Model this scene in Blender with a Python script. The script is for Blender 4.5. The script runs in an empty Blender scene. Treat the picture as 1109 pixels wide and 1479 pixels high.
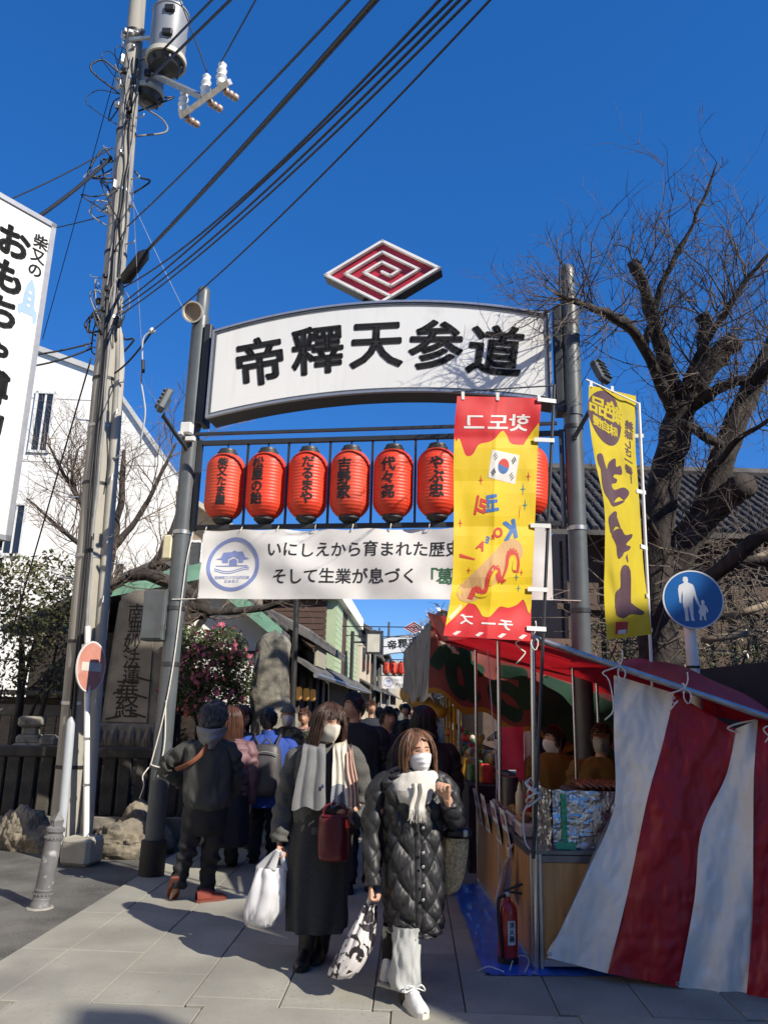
import bpy, bmesh, math, random
from mathutils import Vector, Matrix, noise, Quaternion
V = Vector
R = math.radians
scene = bpy.context.scene
COL = scene.collection

# ------------------------------------------------------------------ camera
CAM_H, PITCH, ROLL, FPX, CX, CY = 1.6, 0.2469, 0.025, 1111.0, 554.5, 739.5
cp, sp, cr, sr = math.cos(PITCH), math.sin(PITCH), math.cos(ROLL), math.sin(ROLL)
cam_d = bpy.data.cameras.new('camera')
cam = bpy.data.objects.new('camera', cam_d)
COL.objects.link(cam)
_r, _u, _f = V((1, 0, 0)), V((0, -sp, cp)), V((0, cp, sp))
_R, _U = _r * cr + _u * sr, _u * cr - _r * sr
mw = Matrix((_R, _U, -_f)).transposed().to_4x4()
mw.translation = V((0, 0, CAM_H))
cam.matrix_world = mw
cam_d.sensor_fit = 'VERTICAL'
cam_d.sensor_height = 36.0
cam_d.lens = FPX / 1479.0 * 36.0
cam_d.clip_start, cam_d.clip_end = 0.05, 2000
scene.camera = cam

# ------------------------------------------------------------------ sky, sun, exposure
SUN_A, SUN_E = R(50), R(37)         # light travels to the left of and away from the viewer
LIGHT = V((-math.sin(SUN_A) * math.cos(SUN_E), math.cos(SUN_A) * math.cos(SUN_E), -math.sin(SUN_E)))
world = bpy.data.worlds.new('World')
scene.world = world
world.use_nodes = True
wn, wl = world.node_tree.nodes, world.node_tree.links
for n_ in list(wn):
    wn.remove(n_)
sky = wn.new('ShaderNodeTexSky')
sky.sky_type = 'NISHITA'
sky.sun_disc = False
sky.sun_elevation = SUN_E
sky.sun_rotation = math.atan2(-LIGHT.x, -LIGHT.y)
sky.altitude = 2500
sky.air_density = 0.8
sky.dust_density = 0.0
sky.ozone_density = 5.0
gam = wn.new('ShaderNodeGamma')
gam.inputs[1].default_value = 0.55
hs = wn.new('ShaderNodeHueSaturation')
hs.inputs['Hue'].default_value = 0.516
hs.inputs['Saturation'].default_value = 1.69
hs.inputs['Value'].default_value = 1.65
bg = wn.new('ShaderNodeBackground')
bg.inputs['Strength'].default_value = 0.15
wo = wn.new('ShaderNodeOutputWorld')
wl.new(sky.outputs[0], gam.inputs[0])
wl.new(gam.outputs[0], hs.inputs['Color'])
wl.new(hs.outputs[0], bg.inputs[0])
wl.new(bg.outputs[0], wo.inputs[0])
sun_d = bpy.data.lights.new('sun', 'SUN')
sun_d.energy = 5.0
sun_d.angle = R(0.53)
sun_d.color = (1.0, 0.92, 0.79)
sun = bpy.data.objects.new('sun', sun_d)
COL.objects.link(sun)
sun.rotation_euler = LIGHT.to_track_quat('-Z', 'Y').to_euler()
sun.location = (10, -10, 20)
scene.view_settings.view_transform = 'Standard'
scene.view_settings.look = 'None'
scene.view_settings.exposure = 0.5
scene.view_settings.gamma = 1.0
scene.view_settings.use_curve_mapping = False
scene.cycles.max_bounces = 6
scene.cycles.transparent_max_bounces = 12
scene.cycles.use_denoising = True

# ------------------------------------------------------------------ viewing geometry (points of the place from sight lines)
def ray(px, py):
    a, b = px - CX, py - CY
    x, y = a * cr + b * sr, -a * sr + b * cr
    x /= FPX; v = y / FPX
    return V((x, cp + v * sp, sp - v * cp))
def at(px, py, Y):
    d = ray(px, py)
    return V((0, 0, CAM_H)) + d * (Y / d.y)
def G(px, py, z=0.0):
    d = ray(px, py)
    return V((0, 0, CAM_H)) + d * ((z - CAM_H) / d.z)
def lerp(a, b, t): return a + (b - a) * t
def sstep(a, b, x):
    t = max(0.0, min(1.0, (x - a) / (b - a))); return t * t * (3 - 2 * t)
def nz(x, y=0.0, z=0.0): return noise.noise(V((x, y, z)))
def interp(tab, x):
    if x <= tab[0][0]: return tab[0][1]
    for (x0, y0), (x1, y1) in zip(tab, tab[1:]):
        if x <= x1: return y0 + (y1 - y0) * (x - x0) / (x1 - x0)
    return tab[-1][1]
def crv(pts, n):
    """Catmull-Rom through pts, n samples (pts may be Vectors or tuples of any length)"""
    P = [tuple(p) for p in pts]
    P = [tuple(2 * a - b for a, b in zip(P[0], P[1]))] + P + [tuple(2 * a - b for a, b in zip(P[-1], P[-2]))]
    out = []
    m = len(P) - 3
    for k in range(n):
        s = k / (n - 1) * m
        i = min(int(s), m - 1); t = s - i
        p0, p1, p2, p3 = P[i:i + 4]
        out.append(tuple(0.5 * (2 * b + (c - a) * t + (2 * a - 5 * b + 4 * c - d) * t * t + (3 * b - a - 3 * c + d) * t ** 3)
                         for a, b, c, d in zip(p0, p1, p2, p3)))
    return out

def crvc(pts, k=3):
    """closed smooth outline, k samples per side"""
    P = list(pts); n = len(P); out = []
    for i in range(n):
        p0, p1, p2, p3 = P[i - 1], P[i], P[(i + 1) % n], P[(i + 2) % n]
        for j in range(k):
            t = j / k
            out.append(tuple(0.5 * (2 * b + (c - a) * t + (2 * a - 5 * b + 4 * c - d) * t * t + (3 * b - a - 3 * c + d) * t ** 3) for a, b, c, d in zip(p0, p1, p2, p3)))
    return out

# ------------------------------------------------------------------ materials
MATS = {}
def M(name, col, rough=0.7, var=0.12, scale=6.0, bump=0.0, bscale=60.0, metal=0.0, col2=None, spec=0.5, coat=0.0,
      trans=0.0, stretch=None, detail=6.0, sheen=0.0, lo=0.35, hi=0.65, rvar=0.0, spot=None, gum=None, streak=None, world=False, spot2=None):
    """procedural surface: two tones mixed by noise, optional fine relief; spot=(colour, scale, threshold) adds blotches"""
    if name in MATS: return MATS[name]
    m = bpy.data.materials.new(name); m.use_nodes = True
    nt = m.node_tree; N, L = nt.nodes, nt.links
    b = N['Principled BSDF']
    tc = N.new('ShaderNodeTexCoord'); src = tc.outputs['Object']
    if world: src = N.new('ShaderNodeNewGeometry').outputs['Position']
    if stretch:
        mp = N.new('ShaderNodeMapping'); mp.inputs['Scale'].default_value = stretch
        L.new(src, mp.inputs[0]); src = mp.outputs[0]
    c1 = tuple(max(0, x * (1 - var)) for x in col); c2 = col2 or tuple(min(1, x * (1 + var)) for x in col)
    tx = N.new('ShaderNodeTexNoise'); tx.inputs['Scale'].default_value = scale; tx.inputs['Detail'].default_value = detail
    L.new(src, tx.inputs['Vector'])
    rp = N.new('ShaderNodeValToRGB'); rp.color_ramp.elements[0].position = lo; rp.color_ramp.elements[1].position = hi
    rp.color_ramp.elements[0].color = (*c1, 1); rp.color_ramp.elements[1].color = (*c2, 1)
    L.new(tx.outputs[0], rp.inputs[0]); out = rp.outputs[0]
    for spot in [q for q in (spot, spot2) if q]:
        t2 = N.new('ShaderNodeTexNoise'); t2.inputs['Scale'].default_value = spot[1]; t2.inputs['Detail'].default_value = 5
        L.new(src, t2.inputs['Vector'])
        r2 = N.new('ShaderNodeValToRGB'); r2.color_ramp.elements[0].position = spot[2]; r2.color_ramp.elements[1].position = spot[2] + 0.12
        L.new(t2.outputs[0], r2.inputs[0])
        mx = N.new('ShaderNodeMix'); mx.data_type = 'RGBA'
        L.new(r2.outputs[0], mx.inputs[0]); L.new(out, mx.inputs[6]); mx.inputs[7].default_value = (*spot[0], 1)
        out = mx.outputs[2]
    if gum:               # scattered dark flecks: (colour, scale, radius)
        vo = N.new('ShaderNodeTexVoronoi'); vo.inputs['Scale'].default_value = gum[1]; vo.inputs['Randomness'].default_value = 1.0
        L.new(src, vo.inputs['Vector'])
        lt = N.new('ShaderNodeMath'); lt.operation = 'LESS_THAN'; lt.inputs[1].default_value = gum[2]; L.new(vo.outputs['Distance'], lt.inputs[0])
        t3 = N.new('ShaderNodeMath'); t3.operation = 'MULTIPLY'; t3.inputs[1].default_value = 0.75; L.new(lt.outputs[0], t3.inputs[0])
        mx = N.new('ShaderNodeMix'); mx.data_type = 'RGBA'
        L.new(t3.outputs[0], mx.inputs[0]); L.new(out, mx.inputs[6]); mx.inputs[7].default_value = (*gum[0], 1); out = mx.outputs[2]
    if streak:            # long run-down dirt: (colour, amount)
        ms_ = N.new('ShaderNodeMapping'); ms_.inputs['Scale'].default_value = (9, 9, .5); L.new(tc.outputs['Object'], ms_.inputs[0])
        t4 = N.new('ShaderNodeTexNoise'); t4.inputs['Scale'].default_value = 1.6; t4.inputs['Detail'].default_value = 4; L.new(ms_.outputs[0], t4.inputs['Vector'])
        r4 = N.new('ShaderNodeMapRange'); r4.inputs[1].default_value = .52; r4.inputs[2].default_value = .78; r4.inputs[4].default_value = streak[1]; L.new(t4.outputs[0], r4.inputs[0])
        mx = N.new('ShaderNodeMix'); mx.data_type = 'RGBA'
        L.new(r4.outputs[0], mx.inputs[0]); L.new(out, mx.inputs[6]); mx.inputs[7].default_value = (*streak[0], 1); out = mx.outputs[2]
    L.new(out, b.inputs['Base Color'])
    b.inputs['Roughness'].default_value = rough; b.inputs['Metallic'].default_value = metal
    b.inputs['Specular IOR Level'].default_value = spec; b.inputs['Coat Weight'].default_value = coat
    b.inputs['Sheen Weight'].default_value = sheen
    if rvar:
        mr = N.new('ShaderNodeMapRange'); mr.inputs[3].default_value = rough - rvar; mr.inputs[4].default_value = rough + rvar
        L.new(tx.outputs[0], mr.inputs[0]); L.new(mr.outputs[0], b.inputs['Roughness'])
    if bump:
        tb = N.new('ShaderNodeTexNoise'); tb.inputs['Scale'].default_value = bscale; tb.inputs['Detail'].default_value = 4
        L.new(src, tb.inputs['Vector'])
        bp = N.new('ShaderNodeBump'); bp.inputs['Strength'].default_value = bump; bp.inputs['Distance'].default_value = 0.01
        L.new(tb.outputs[0], bp.inputs['Height']); L.new(bp.outputs[0], b.inputs['Normal'])
    if trans:            # thin cloth that lets light through
        tl = N.new('ShaderNodeBsdfTranslucent'); L.new(out, tl.inputs[0])
        ms = N.new('ShaderNodeMixShader'); ms.inputs[0].default_value = trans
        L.new(b.outputs[0], ms.inputs[1]); L.new(tl.outputs[0], ms.inputs[2])
        L.new(ms.outputs[0], N['Material Output'].inputs[0])
    MATS[name] = m
    return m

# ------------------------------------------------------------------ mesh building
ORG = {}            # world origin of every root Empty
def origin(o):
    while o.parent: o = o.parent
    return ORG.get(o.name, V((0, 0, 0)))
class MB:
    def __init__(s): s.v, s.f, s.m = [], [], []
    def add(s, vs, fs, mi=0):
        k = len(s.v); s.v += [tuple(p) for p in vs]
        s.f += [tuple(i + k for i in f) for f in fs]; s.m += [mi] * len(fs)
        return s
    def box(s, c, size, rz=0.0, mi=0, rot=None, bev=0.0):
        hx, hy, hz = size[0] / 2, size[1] / 2, size[2] / 2
        q = rot if rot is not None else Matrix.Rotation(rz, 3, 'Z')
        if bev:
            b = min(bev, hx * .9, hy * .9, hz * .9)
            vs, idx = [], {}
            for sx in (-1, 1):
                for sy in (-1, 1):
                    for sz in (-1, 1):
                        for ax in range(3):
                            p = [sx * (hx - b), sy * (hy - b), sz * (hz - b)]
                            p[ax] = (sx * hx, sy * hy, sz * hz)[ax]
                            idx[(sx, sy, sz, ax)] = len(vs); vs.append(V(c) + q @ V(p))
            fs = []
            for ax in range(3):
                o1, o2 = [k for k in range(3) if k != ax]
                for sg in (-1, 1):
                    def key(a, b_):
                        t = [0, 0, 0]; t[ax] = sg; t[o1] = a; t[o2] = b_; return (*t, ax)
                    q4 = [idx[key(-1, -1)], idx[key(1, -1)], idx[key(1, 1)], idx[key(-1, 1)]]
                    fs.append(q4 if (sg > 0) == (ax != 1) else q4[::-1])
                for a in (-1, 1):
                    for b_ in (-1, 1):
                        t0 = [0, 0, 0]; t0[o1] = a; t0[o2] = b_; t0[ax] = -1
                        t1 = list(t0); t1[ax] = 1
                        fs.append([idx[(*t0, o1)], idx[(*t1, o1)], idx[(*t1, o2)], idx[(*t0, o2)]])
            for sx in (-1, 1):
                for sy in (-1, 1):
                    for sz in (-1, 1): fs.append([idx[(sx, sy, sz, k)] for k in range(3)])
            return s.add(vs, fs, mi)
        vs = [V(c) + q @ V((x, y, z)) for z in (-hz, hz) for y in (-hy, hy) for x in (-hx, hx)]
        return s.add(vs, [(0, 2, 3, 1), (4, 5, 7, 6), (0, 1, 5, 4), (2, 6, 7, 3), (0, 4, 6, 2), (1, 3, 7, 5)], mi)
    def tube(s, path, r, n=8, caps=True, mi=0, disp=None, ell=1.0, up=None):
        path = [V(p) for p in path]; m = len(path)
        rr = r if isinstance(r, (list, tuple)) else [r] * m
        if len(rr) != m: rr = [interp([(i / (len(rr) - 1), x) for i, x in enumerate(rr)], k / (m - 1)) for k in range(m)]
        T = [(path[min(i + 1, m - 1)] - path[max(i - 1, 0)]).normalized() for i in range(m)]
        a = V(up) if up is not None else (V((0, 0, 1)) if abs(T[0].z) < 0.9 else V((1, 0, 0)))
        nrm = (a - T[0] * a.dot(T[0])).normalized()
        vs, fs = [], []
        for i in range(m):
            if i:
                nrm = (nrm - T[i] * nrm.dot(T[i]))
                nrm = nrm.normalized() if nrm.length > 1e-6 else T[i].orthogonal().normalized()
            bn = T[i].cross(nrm)
            for j in range(n):
                an = 2 * math.pi * j / n
                k = rr[i] + (disp(j / n, i / (m - 1)) if disp else 0.0)
                vs.append(path[i] + nrm * (math.cos(an) * k) + bn * (math.sin(an) * k * ell))
        for i in range(m - 1):
            for j in range(n):
                fs.append((i * n + j, i * n + (j + 1) % n, (i + 1) * n + (j + 1) % n, (i + 1) * n + j))
        if caps:
            fs.append(tuple(range(n))[::-1]); fs.append(tuple((m - 1) * n + j for j in range(n)))
        return s.add(vs, fs, mi)
    def cyl(s, a, b, r, n=12, mi=0, r2=None): return s.tube([a, b], [r, r if r2 is None else r2], n, mi=mi)
    def lathe(s, prof, c=(0, 0, 0), n=24, axis=None, mi=0, caps=True):
        ax = V(axis).normalized() if axis is not None else V((0, 0, 1))
        e1 = ax.orthogonal().normalized() if axis is not None else V((1, 0, 0)); e2 = ax.cross(e1)
        vs, fs = [], []
        for (r, z) in prof:
            for j in range(n):
                an = 2 * math.pi * j / n
                vs.append(V(c) + ax * z + e1 * (r * math.cos(an)) + e2 * (r * math.sin(an)))
        for i in range(len(prof) - 1):
            for j in range(n):
                fs.append((i * n + j, i * n + (j + 1) % n, (i + 1) * n + (j + 1) % n, (i + 1) * n + j))
        if caps:
            fs.append(tuple(range(n))[::-1]); fs.append(tuple((len(prof) - 1) * n + j for j in range(n)))
        return s.add(vs, fs, mi)
    def grid(s, fn, nu, nv, mi=0, closeu=False):
        """fn(u,v) -> point, u,v in 0..1; mi may be a function of (u,v)"""
        vs = [fn(i / nu, j / nv) for j in range(nv + 1) for i in range(nu + (0 if closeu else 1))]
        w = nu if closeu else nu + 1
        k = len(s.v); s.v += [tuple(p) for p in vs]
        for j in range(nv):
            for i in range(nu):
                a, b = j * w + i, j * w + (i + 1) % w
                s.f.append((k + a, k + b, k + b + w, k + a + w))
                s.m.append(mi((i + .5) / nu, (j + .5) / nv) if callable(mi) else mi)
        return s
    def prism(s, poly, fn, d0, d1, mi=0):
        """poly: 2-D outline, fn(x,y,d) -> point, extruded from depth d0 to d1"""
        n = len(poly)
        vs = [fn(x, y, d0) for x, y in poly] + [fn(x, y, d1) for x, y in poly]
        fs = [tuple(range(n)), tuple(range(n, 2 * n))[::-1]] + [(i, (i + 1) % n + 0, n + (i + 1) % n, n + i) for i in range(n)]
        return s.add(vs, fs, mi)
    def ball(s, c, r, nu=12, nv=8, mi=0, disp=None, rot=None):
        rx, ry, rz = r if isinstance(r, (tuple, list)) else (r, r, r)
        vs, fs = [], []
        for j in range(nv + 1):
            th = math.pi * j / nv
            for i in range(nu):
                ph = 2 * math.pi * i / nu
                d = V((math.sin(th) * math.cos(ph), math.sin(th) * math.sin(ph), math.cos(th)))
                k = 1 + (disp(d) if disp else 0)
                p = V((d.x * rx * k, d.y * ry * k, d.z * rz * k))
                vs.append(V(c) + (rot @ p if rot is not None else p))
        for j in range(nv):
            for i in range(nu):
                a, b = j * nu + i, j * nu + (i + 1) % nu
                fs.append((a, a + nu, b + nu, b))
        return s.add(vs, fs, mi)
    def mesh(s, name, mats, off=V((0, 0, 0)), smooth=False, weld=False):
        me = bpy.data.meshes.new(name)
        me.from_pydata([(p[0] - off[0], p[1] - off[1], p[2] - off[2]) for p in s.v], [], s.f)
        for m in (mats if isinstance(mats, (list, tuple)) else [mats]): me.materials.append(m)
        if any(s.m): me.polygons.foreach_set('material_index', s.m)
        bm = bmesh.new(); bm.from_mesh(me)
        if weld: bmesh.ops.remove_doubles(bm, verts=bm.verts, dist=1e-5)
        bmesh.ops.recalc_face_normals(bm, faces=bm.faces)
        bm.to_mesh(me); bm.free()
        if smooth:
            me.polygons.foreach_set('use_smooth', [True] * len(me.polygons))
            if smooth != 'all':
                me.set_sharp_from_angle(angle=R(smooth if not isinstance(smooth, bool) else 40))
        me.update()
        return me
    def build(s, name, mats, parent=None, smooth=False, weld=False, label=None, off=None):
        o = V(off) if off is not None else (origin(parent) if parent else V((0, 0, 0)))
        ob = bpy.data.objects.new(name, s.mesh(name, mats, o, smooth, weld))
        COL.objects.link(ob)
        if parent: ob.parent = parent
        elif off is not None: ob.location = o
        if label: ob['label'] = label
        return ob
def thing(name, label, cat, loc=(0, 0, 0), group=None):
    o = bpy.data.objects.new(name, None); COL.objects.link(o)
    o.location = loc; o.empty_display_size = 0.1
    ORG[o.name] = V(loc)
    return tag(o, label, cat, group)
def tag(o, label, cat, group=None):
    o['label'] = label; o['category'] = cat
    if group: o['group'] = group
    return o
def struct(o): o['kind'] = 'structure'; return o
def stuff(o): o['kind'] = 'stuff'; return o
def copy_tree(o, parent=None):
    c = o.copy(); COL.objects.link(c); c.parent = parent
    for ch in list(o.children): copy_tree(ch, c)
    return c

# ------------------------------------------------------------------ lettering (glyph outlines as flat faces, laid onto a surface)
_txt = bpy.data.curves.new('glyphs', 'FONT')
_txto = bpy.data.objects.new('glyphs', _txt); COL.objects.link(_txto)
_cache = {}
def _raw(ch, bold):
    _txt.body = ch; _txt.offset = bold; _txt.resolution_u = 3
    bpy.context.view_layer.update()
    me = bpy.data.meshes.new_from_object(_txto.evaluated_get(bpy.context.evaluated_depsgraph_get()))
    vs = [(v.co.x, v.co.y) for v in me.vertices]; fs = [tuple(p.vertices) for p in me.polygons]
    bpy.data.meshes.remove(me)
    return vs, fs
_ref = _raw('国', 0)[0]
_RX = (min(p[0] for p in _ref) + max(p[0] for p in _ref)) / 2; _RY = (min(p[1] for p in _ref) + max(p[1] for p in _ref)) / 2
_RS = (max(p[1] for p in _ref) - min(p[1] for p in _ref)) / 0.94
def glyph(ch, bold=0.0):
    """one glyph about its em-box centre, em = 1; bold adds a round-ended stroke along every outline edge"""
    if (ch, bold) not in _cache:
        vs, fs = _raw(ch, 0.0)
        if ord(ch) < 0x2000:
            cx = (min(p[0] for p in vs) + max(p[0] for p in vs)) / 2
        else: cx = _RX
        vs = [((x - cx) / _RS, (y - _RY) / _RS) for x, y in vs]; fs = list(fs)
        if bold > 0:
            cnt = {}
            for f in fs:
                for i in range(len(f)):
                    e = tuple(sorted((f[i], f[i - 1]))); cnt[e] = cnt.get(e, 0) + 1
            for (i, j), k in list(cnt.items()):
                if k != 1: continue
                (x0, y0), (x1, y1) = vs[i], vs[j]
                dx, dy = x1 - x0, y1 - y0; l = math.hypot(dx, dy)
                if l < 1e-6: continue
                dx, dy = dx / l * bold, dy / l * bold; n = len(vs)
                vs += [(x0 - dy, y0 + dx), (x0 - dx * .7 - dy * .7, y0 - dy * .7 + dx * .7), (x0 - dx, y0 - dy), (x0 - dx * .7 + dy * .7, y0 - dy * .7 - dx * .7), (x0 + dy, y0 - dx),
                       (x1 + dy, y1 - dx), (x1 + dx * .7 + dy * .7, y1 + dy * .7 - dx * .7), (x1 + dx, y1 + dy), (x1 + dx * .7 - dy * .7, y1 + dy * .7 + dx * .7), (x1 - dy, y1 + dx)]
                fs.append(tuple(range(n, n + 10)))
        _cache[(ch, bold)] = (vs, fs)
    return _cache[(ch, bold)]
def letter(mb, ch, x, y, size, fn, rot=0.0, bold=0.0, mirror=False, mi=0, cut=None, sx=1.0, shear=0.0):
    """lay glyph ch centred at (x,y) on surface fn(u,v)->point; cut=(step) slices it so that it follows a curved surface"""
    vs, fs = glyph(ch, bold)
    c, s = math.cos(rot), math.sin(rot)
    P = []
    for a, b in vs:
        a = (a + shear * b) * sx
        if mirror: a = -a
        a, b = a * size, b * size
        P.append((x + a * c - b * s, y + a * s + b * c))
    if cut:
        bm = bmesh.new(); bv = [bm.verts.new((p[0], p[1], 0)) for p in P]
        for f in fs:
            try: bm.faces.new([bv[i] for i in f])
            except ValueError: pass
        for ax in (0, 1):
            lo, hi = min(p[ax] for p in P), max(p[ax] for p in P)
            k = math.ceil(lo / cut)
            while k * cut < hi:
                co = V((0, 0, 0)); co[ax] = k * cut; no = V((0, 0, 0)); no[ax] = 1
                bmesh.ops.bisect_plane(bm, geom=bm.verts[:] + bm.edges[:] + bm.faces[:], plane_co=co, plane_no=no); k += 1
        bm.verts.index_update()
        P = [(v.co.x, v.co.y) for v in bm.verts]; fs = [tuple(v.index for v in f.verts) for f in bm.faces]
        bm.free()
    mb.add([fn(a, b) for a, b in P], fs, mi)
def shape2d(mb, poly, fn, mi=0, cut=0.05):
    """a flat printed shape on surface fn, sliced so that it follows it"""
    bm = bmesh.new(); bv = [bm.verts.new((p[0], p[1], 0)) for p in poly]
    f = bm.faces.new(bv); bmesh.ops.triangulate(bm, faces=[f])
    for ax in (0, 1):
        lo, hi = min(p[ax] for p in poly), max(p[ax] for p in poly)
        k = math.ceil(lo / cut)
        while k * cut < hi:
            co = V((0, 0, 0)); co[ax] = k * cut; no = V((0, 0, 0)); no[ax] = 1
            bmesh.ops.bisect_plane(bm, geom=bm.verts[:] + bm.edges[:] + bm.faces[:], plane_co=co, plane_no=no); k += 1
    bm.verts.index_update()
    mb.add([fn(v.co.x, v.co.y) for v in bm.verts], [tuple(v.index for v in g.verts) for g in bm.faces], mi); bm.free()
# ------------------------------------------------------------------ common surfaces
asphalt = M('asphalt', (0.10, 0.098, 0.09), 0.9, 0.35, 2.0, 0.7, 160, gum=((.2, .195, .18), 60, .25), spot=((0.15, 0.145, 0.13), 1.2, 0.55))
stone_slab = M('paving stone', (0.262, 0.256, 0.22), 0.85, 0.2, 1.4, 0.3, 120, world=True, spot2=((.19, .185, .165), .75, .55), gum=((.12, .115, .10), 5.0, .045), spot=((0.255, 0.24, 0.195), 35, 0.56))
stone_slab2 = M('paving stone darker', (0.225, 0.22, 0.19), 0.85, 0.2, 1.7, 0.3, 120, world=True, spot2=((.17, .166, .15), .75, .55), gum=((.11, .105, .09), 5.0, .045), spot=((0.33, 0.31, 0.25), 35, 0.58))
stone_slab3 = M('paving stone warm', (0.275, 0.265, 0.222), 0.85, 0.18, 1.2, 0.3, 120, world=True, spot2=((.20, .19, .165), .75, .55), gum=((.12, .115, .10), 5.0, .045), spot=((0.27, 0.25, 0.20), 30, 0.55))
joint_m = M('joint mortar', (0.07, 0.068, 0.064), 0.95, 0.2, 20)
steel_grey = M('grey painted steel', (0.085, 0.098, 0.108), 0.42, 0.12, 5, 0.05, 40, streak=((.05, .048, .045), .6), spot=((0.06, 0.07, 0.075), 7, 0.6))
steel_dark = M('dark painted steel', (0.03, 0.033, 0.037), 0.45, 0.1, 6)
black_m = M('black rubber', (0.012, 0.012, 0.013), 0.55, 0.2, 8)
ink = M('black ink', (0.010, 0.011, 0.014), 0.8, 0.05, 5)
white_panel = M('white sign panel', (0.77, 0.775, 0.75), 0.35, 0.03, 1.3, spot=((0.68, 0.68, 0.65), 2.5, 0.62), streak=((.58, .57, .53), .35))
white_paint = M('white paint', (0.74, 0.74, 0.72), 0.45, 0.06, 6, spot=((0.55, 0.52, 0.46), 9, 0.66))
galv = M('galvanised steel', (0.42, 0.43, 0.44), 0.38, 0.15, 14, metal=0.8)
chrome = M('bright steel tube', (0.55, 0.56, 0.58), 0.25, 0.06, 9, metal=1.0)
rope_m = M('white cord', (0.66, 0.64, 0.58), 0.9, 0.1, 40, 0.3, 200)
concrete = M('pole concrete', (0.33, 0.31, 0.265), 0.85, 0.1, 2.5, 0.15, 60, stretch=(1, 1, .25), spot=((0.24, 0.22, 0.19), 5, 0.6), streak=((.16, .15, .13), .6))
bark = M('bark', (0.038, 0.031, 0.027), 0.95, 0.5, 9, 1.0, 35, stretch=(1, 1, .5), spot=((0.10, 0.095, 0.075), 5, 0.62))
twig_m = M('twig bark', (0.10, 0.08, 0.066), 0.9, 0.3, 12)
stone_dark = M('weathered dark stone', (0.17, 0.158, 0.135), 0.92, 0.3, 4, 0.5, 45, spot=((0.19, 0.18, 0.15), 8, 0.6))
stone_pale = M('pale rough stone', (0.26, 0.245, 0.20), 0.95, 0.3, 3.5, 0.8, 28, spot=((0.13, 0.125, 0.10), 5, 0.55))
rock_m = M('rough rock', (0.19, 0.165, 0.125), 0.95, 0.35, 5, 0.9, 30, spot=((0.08, 0.075, 0.065), 6, 0.57))
wood_dark = M('dark weathered timber', (0.035, 0.026, 0.021), 0.8, 0.35, 5, 0.25, 30, stretch=(1, 1, 8))
wood_brown = M('brown boards', (0.085, 0.055, 0.038), 0.75, 0.25, 5, 0.2, 30, stretch=(8, 8, 1))
tile_dark = M('dark roof tile', (0.058, 0.053, 0.05), 0.75, 0.4, 4, 0.3, 30, spot=((0.10, 0.09, 0.075), 2.5, 0.6))
tile_m = M('grey roof tile', (0.10, 0.095, 0.09), 0.7, 0.3, 4, 0.3, 30, spot=((0.16, 0.14, 0.12), 3, 0.58))
stucco_white = M('white stucco', (0.86, 0.85, 0.80), 0.9, 0.05, 1.2, 0.2, 90, spot=((0.72, 0.70, 0.65), 1.6, 0.62), streak=((.6, .58, .53), .4))
stucco_cream = M('cream stucco', (0.56, 0.49, 0.38), 0.9, 0.06, 1.5, 0.2, 80)
copper_green = M('patina copper', (0.16, 0.33, 0.24), 0.7, 0.2, 3, 0.1, 30, spot=((0.08, 0.15, 0.11), 4, 0.6))
glass_dark = M('window glass', (0.02, 0.025, 0.03), 0.08, 0.1, 2, spec=0.8)
leaf_dark = M('evergreen leaf', (0.055, 0.07, 0.026), 0.4, 0.4, 1.5, col2=(0.12, 0.13, 0.055))
leaf_dark2 = M('old leaf', (0.075, 0.065, 0.03), 0.6, 0.4, 1.5, col2=(0.13, 0.10, 0.05))
leaf_mid = M('camellia leaf', (0.05, 0.075, 0.028), 0.32, 0.4, 2.5, col2=(0.12, 0.15, 0.055))
petal = M('pink petal', (0.55, 0.10, 0.17), 0.7, 0.2, 4, col2=(0.66, 0.24, 0.28))

# ------------------------------------------------------------------ ground and paving
gm = MB(); gm.grid(lambda u, v: V((lerp(-150, 150, u), lerp(-60, 400, v), 0.0)), 6, 8)
struct(gm.build('ground', asphalt))
AX = 0.044                                  # the street runs slightly to the right of straight ahead
def S(s, t, z=0.0): return V((s + AX * t, t, z))
pm = MB(); pm.grid(lambda u, v: S(lerp(-2.52, 3.6, u), lerp(1.0, 90, v), 0.006), 2, 10)
pave = struct(pm.build('pavement', joint_m))
rnd = random.Random(4)
EDGE_W, COLW, GAP = 0.32, 0.5, 0.007
def slab_mesh(w, l, nm):
    out = []
    for mt in (stone_slab, stone_slab2, stone_slab3):
        b = MB(); b.box((0, 0, 0.012), (w - GAP, l - GAP, 0.024), bev=0.004); out.append(b.mesh(nm, mt))
    return out
SA = math.atan(AX)
def slab(meshes, s, t, k=None):
    o = bpy.data.objects.new('paving_slab', meshes[k if k is not None else rnd.choice((0, 0, 0, 1, 2))]); COL.objects.link(o)
    o.parent = pave; o.location = S(s, t, 0.004 + rnd.uniform(-.0012, .0012)); o.rotation_euler = (rnd.uniform(-.0015, .0015), rnd.uniform(-.0015, .0015), -SA + rnd.uniform(-.001, .001))
edge_me = slab_mesh(EDGE_W, 0.9, 'kerb_slab'); mid_me = slab_mesh(COLW, 1.0, 'paving_slab'); row_me = slab_mesh(1.0, .42, 'threshold_slab')
T0 = 4.62
n_slab = 0
t = T0 + .45
while t < 17: slab(edge_me, -2.36, t); t += .9; n_slab += 1
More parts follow.
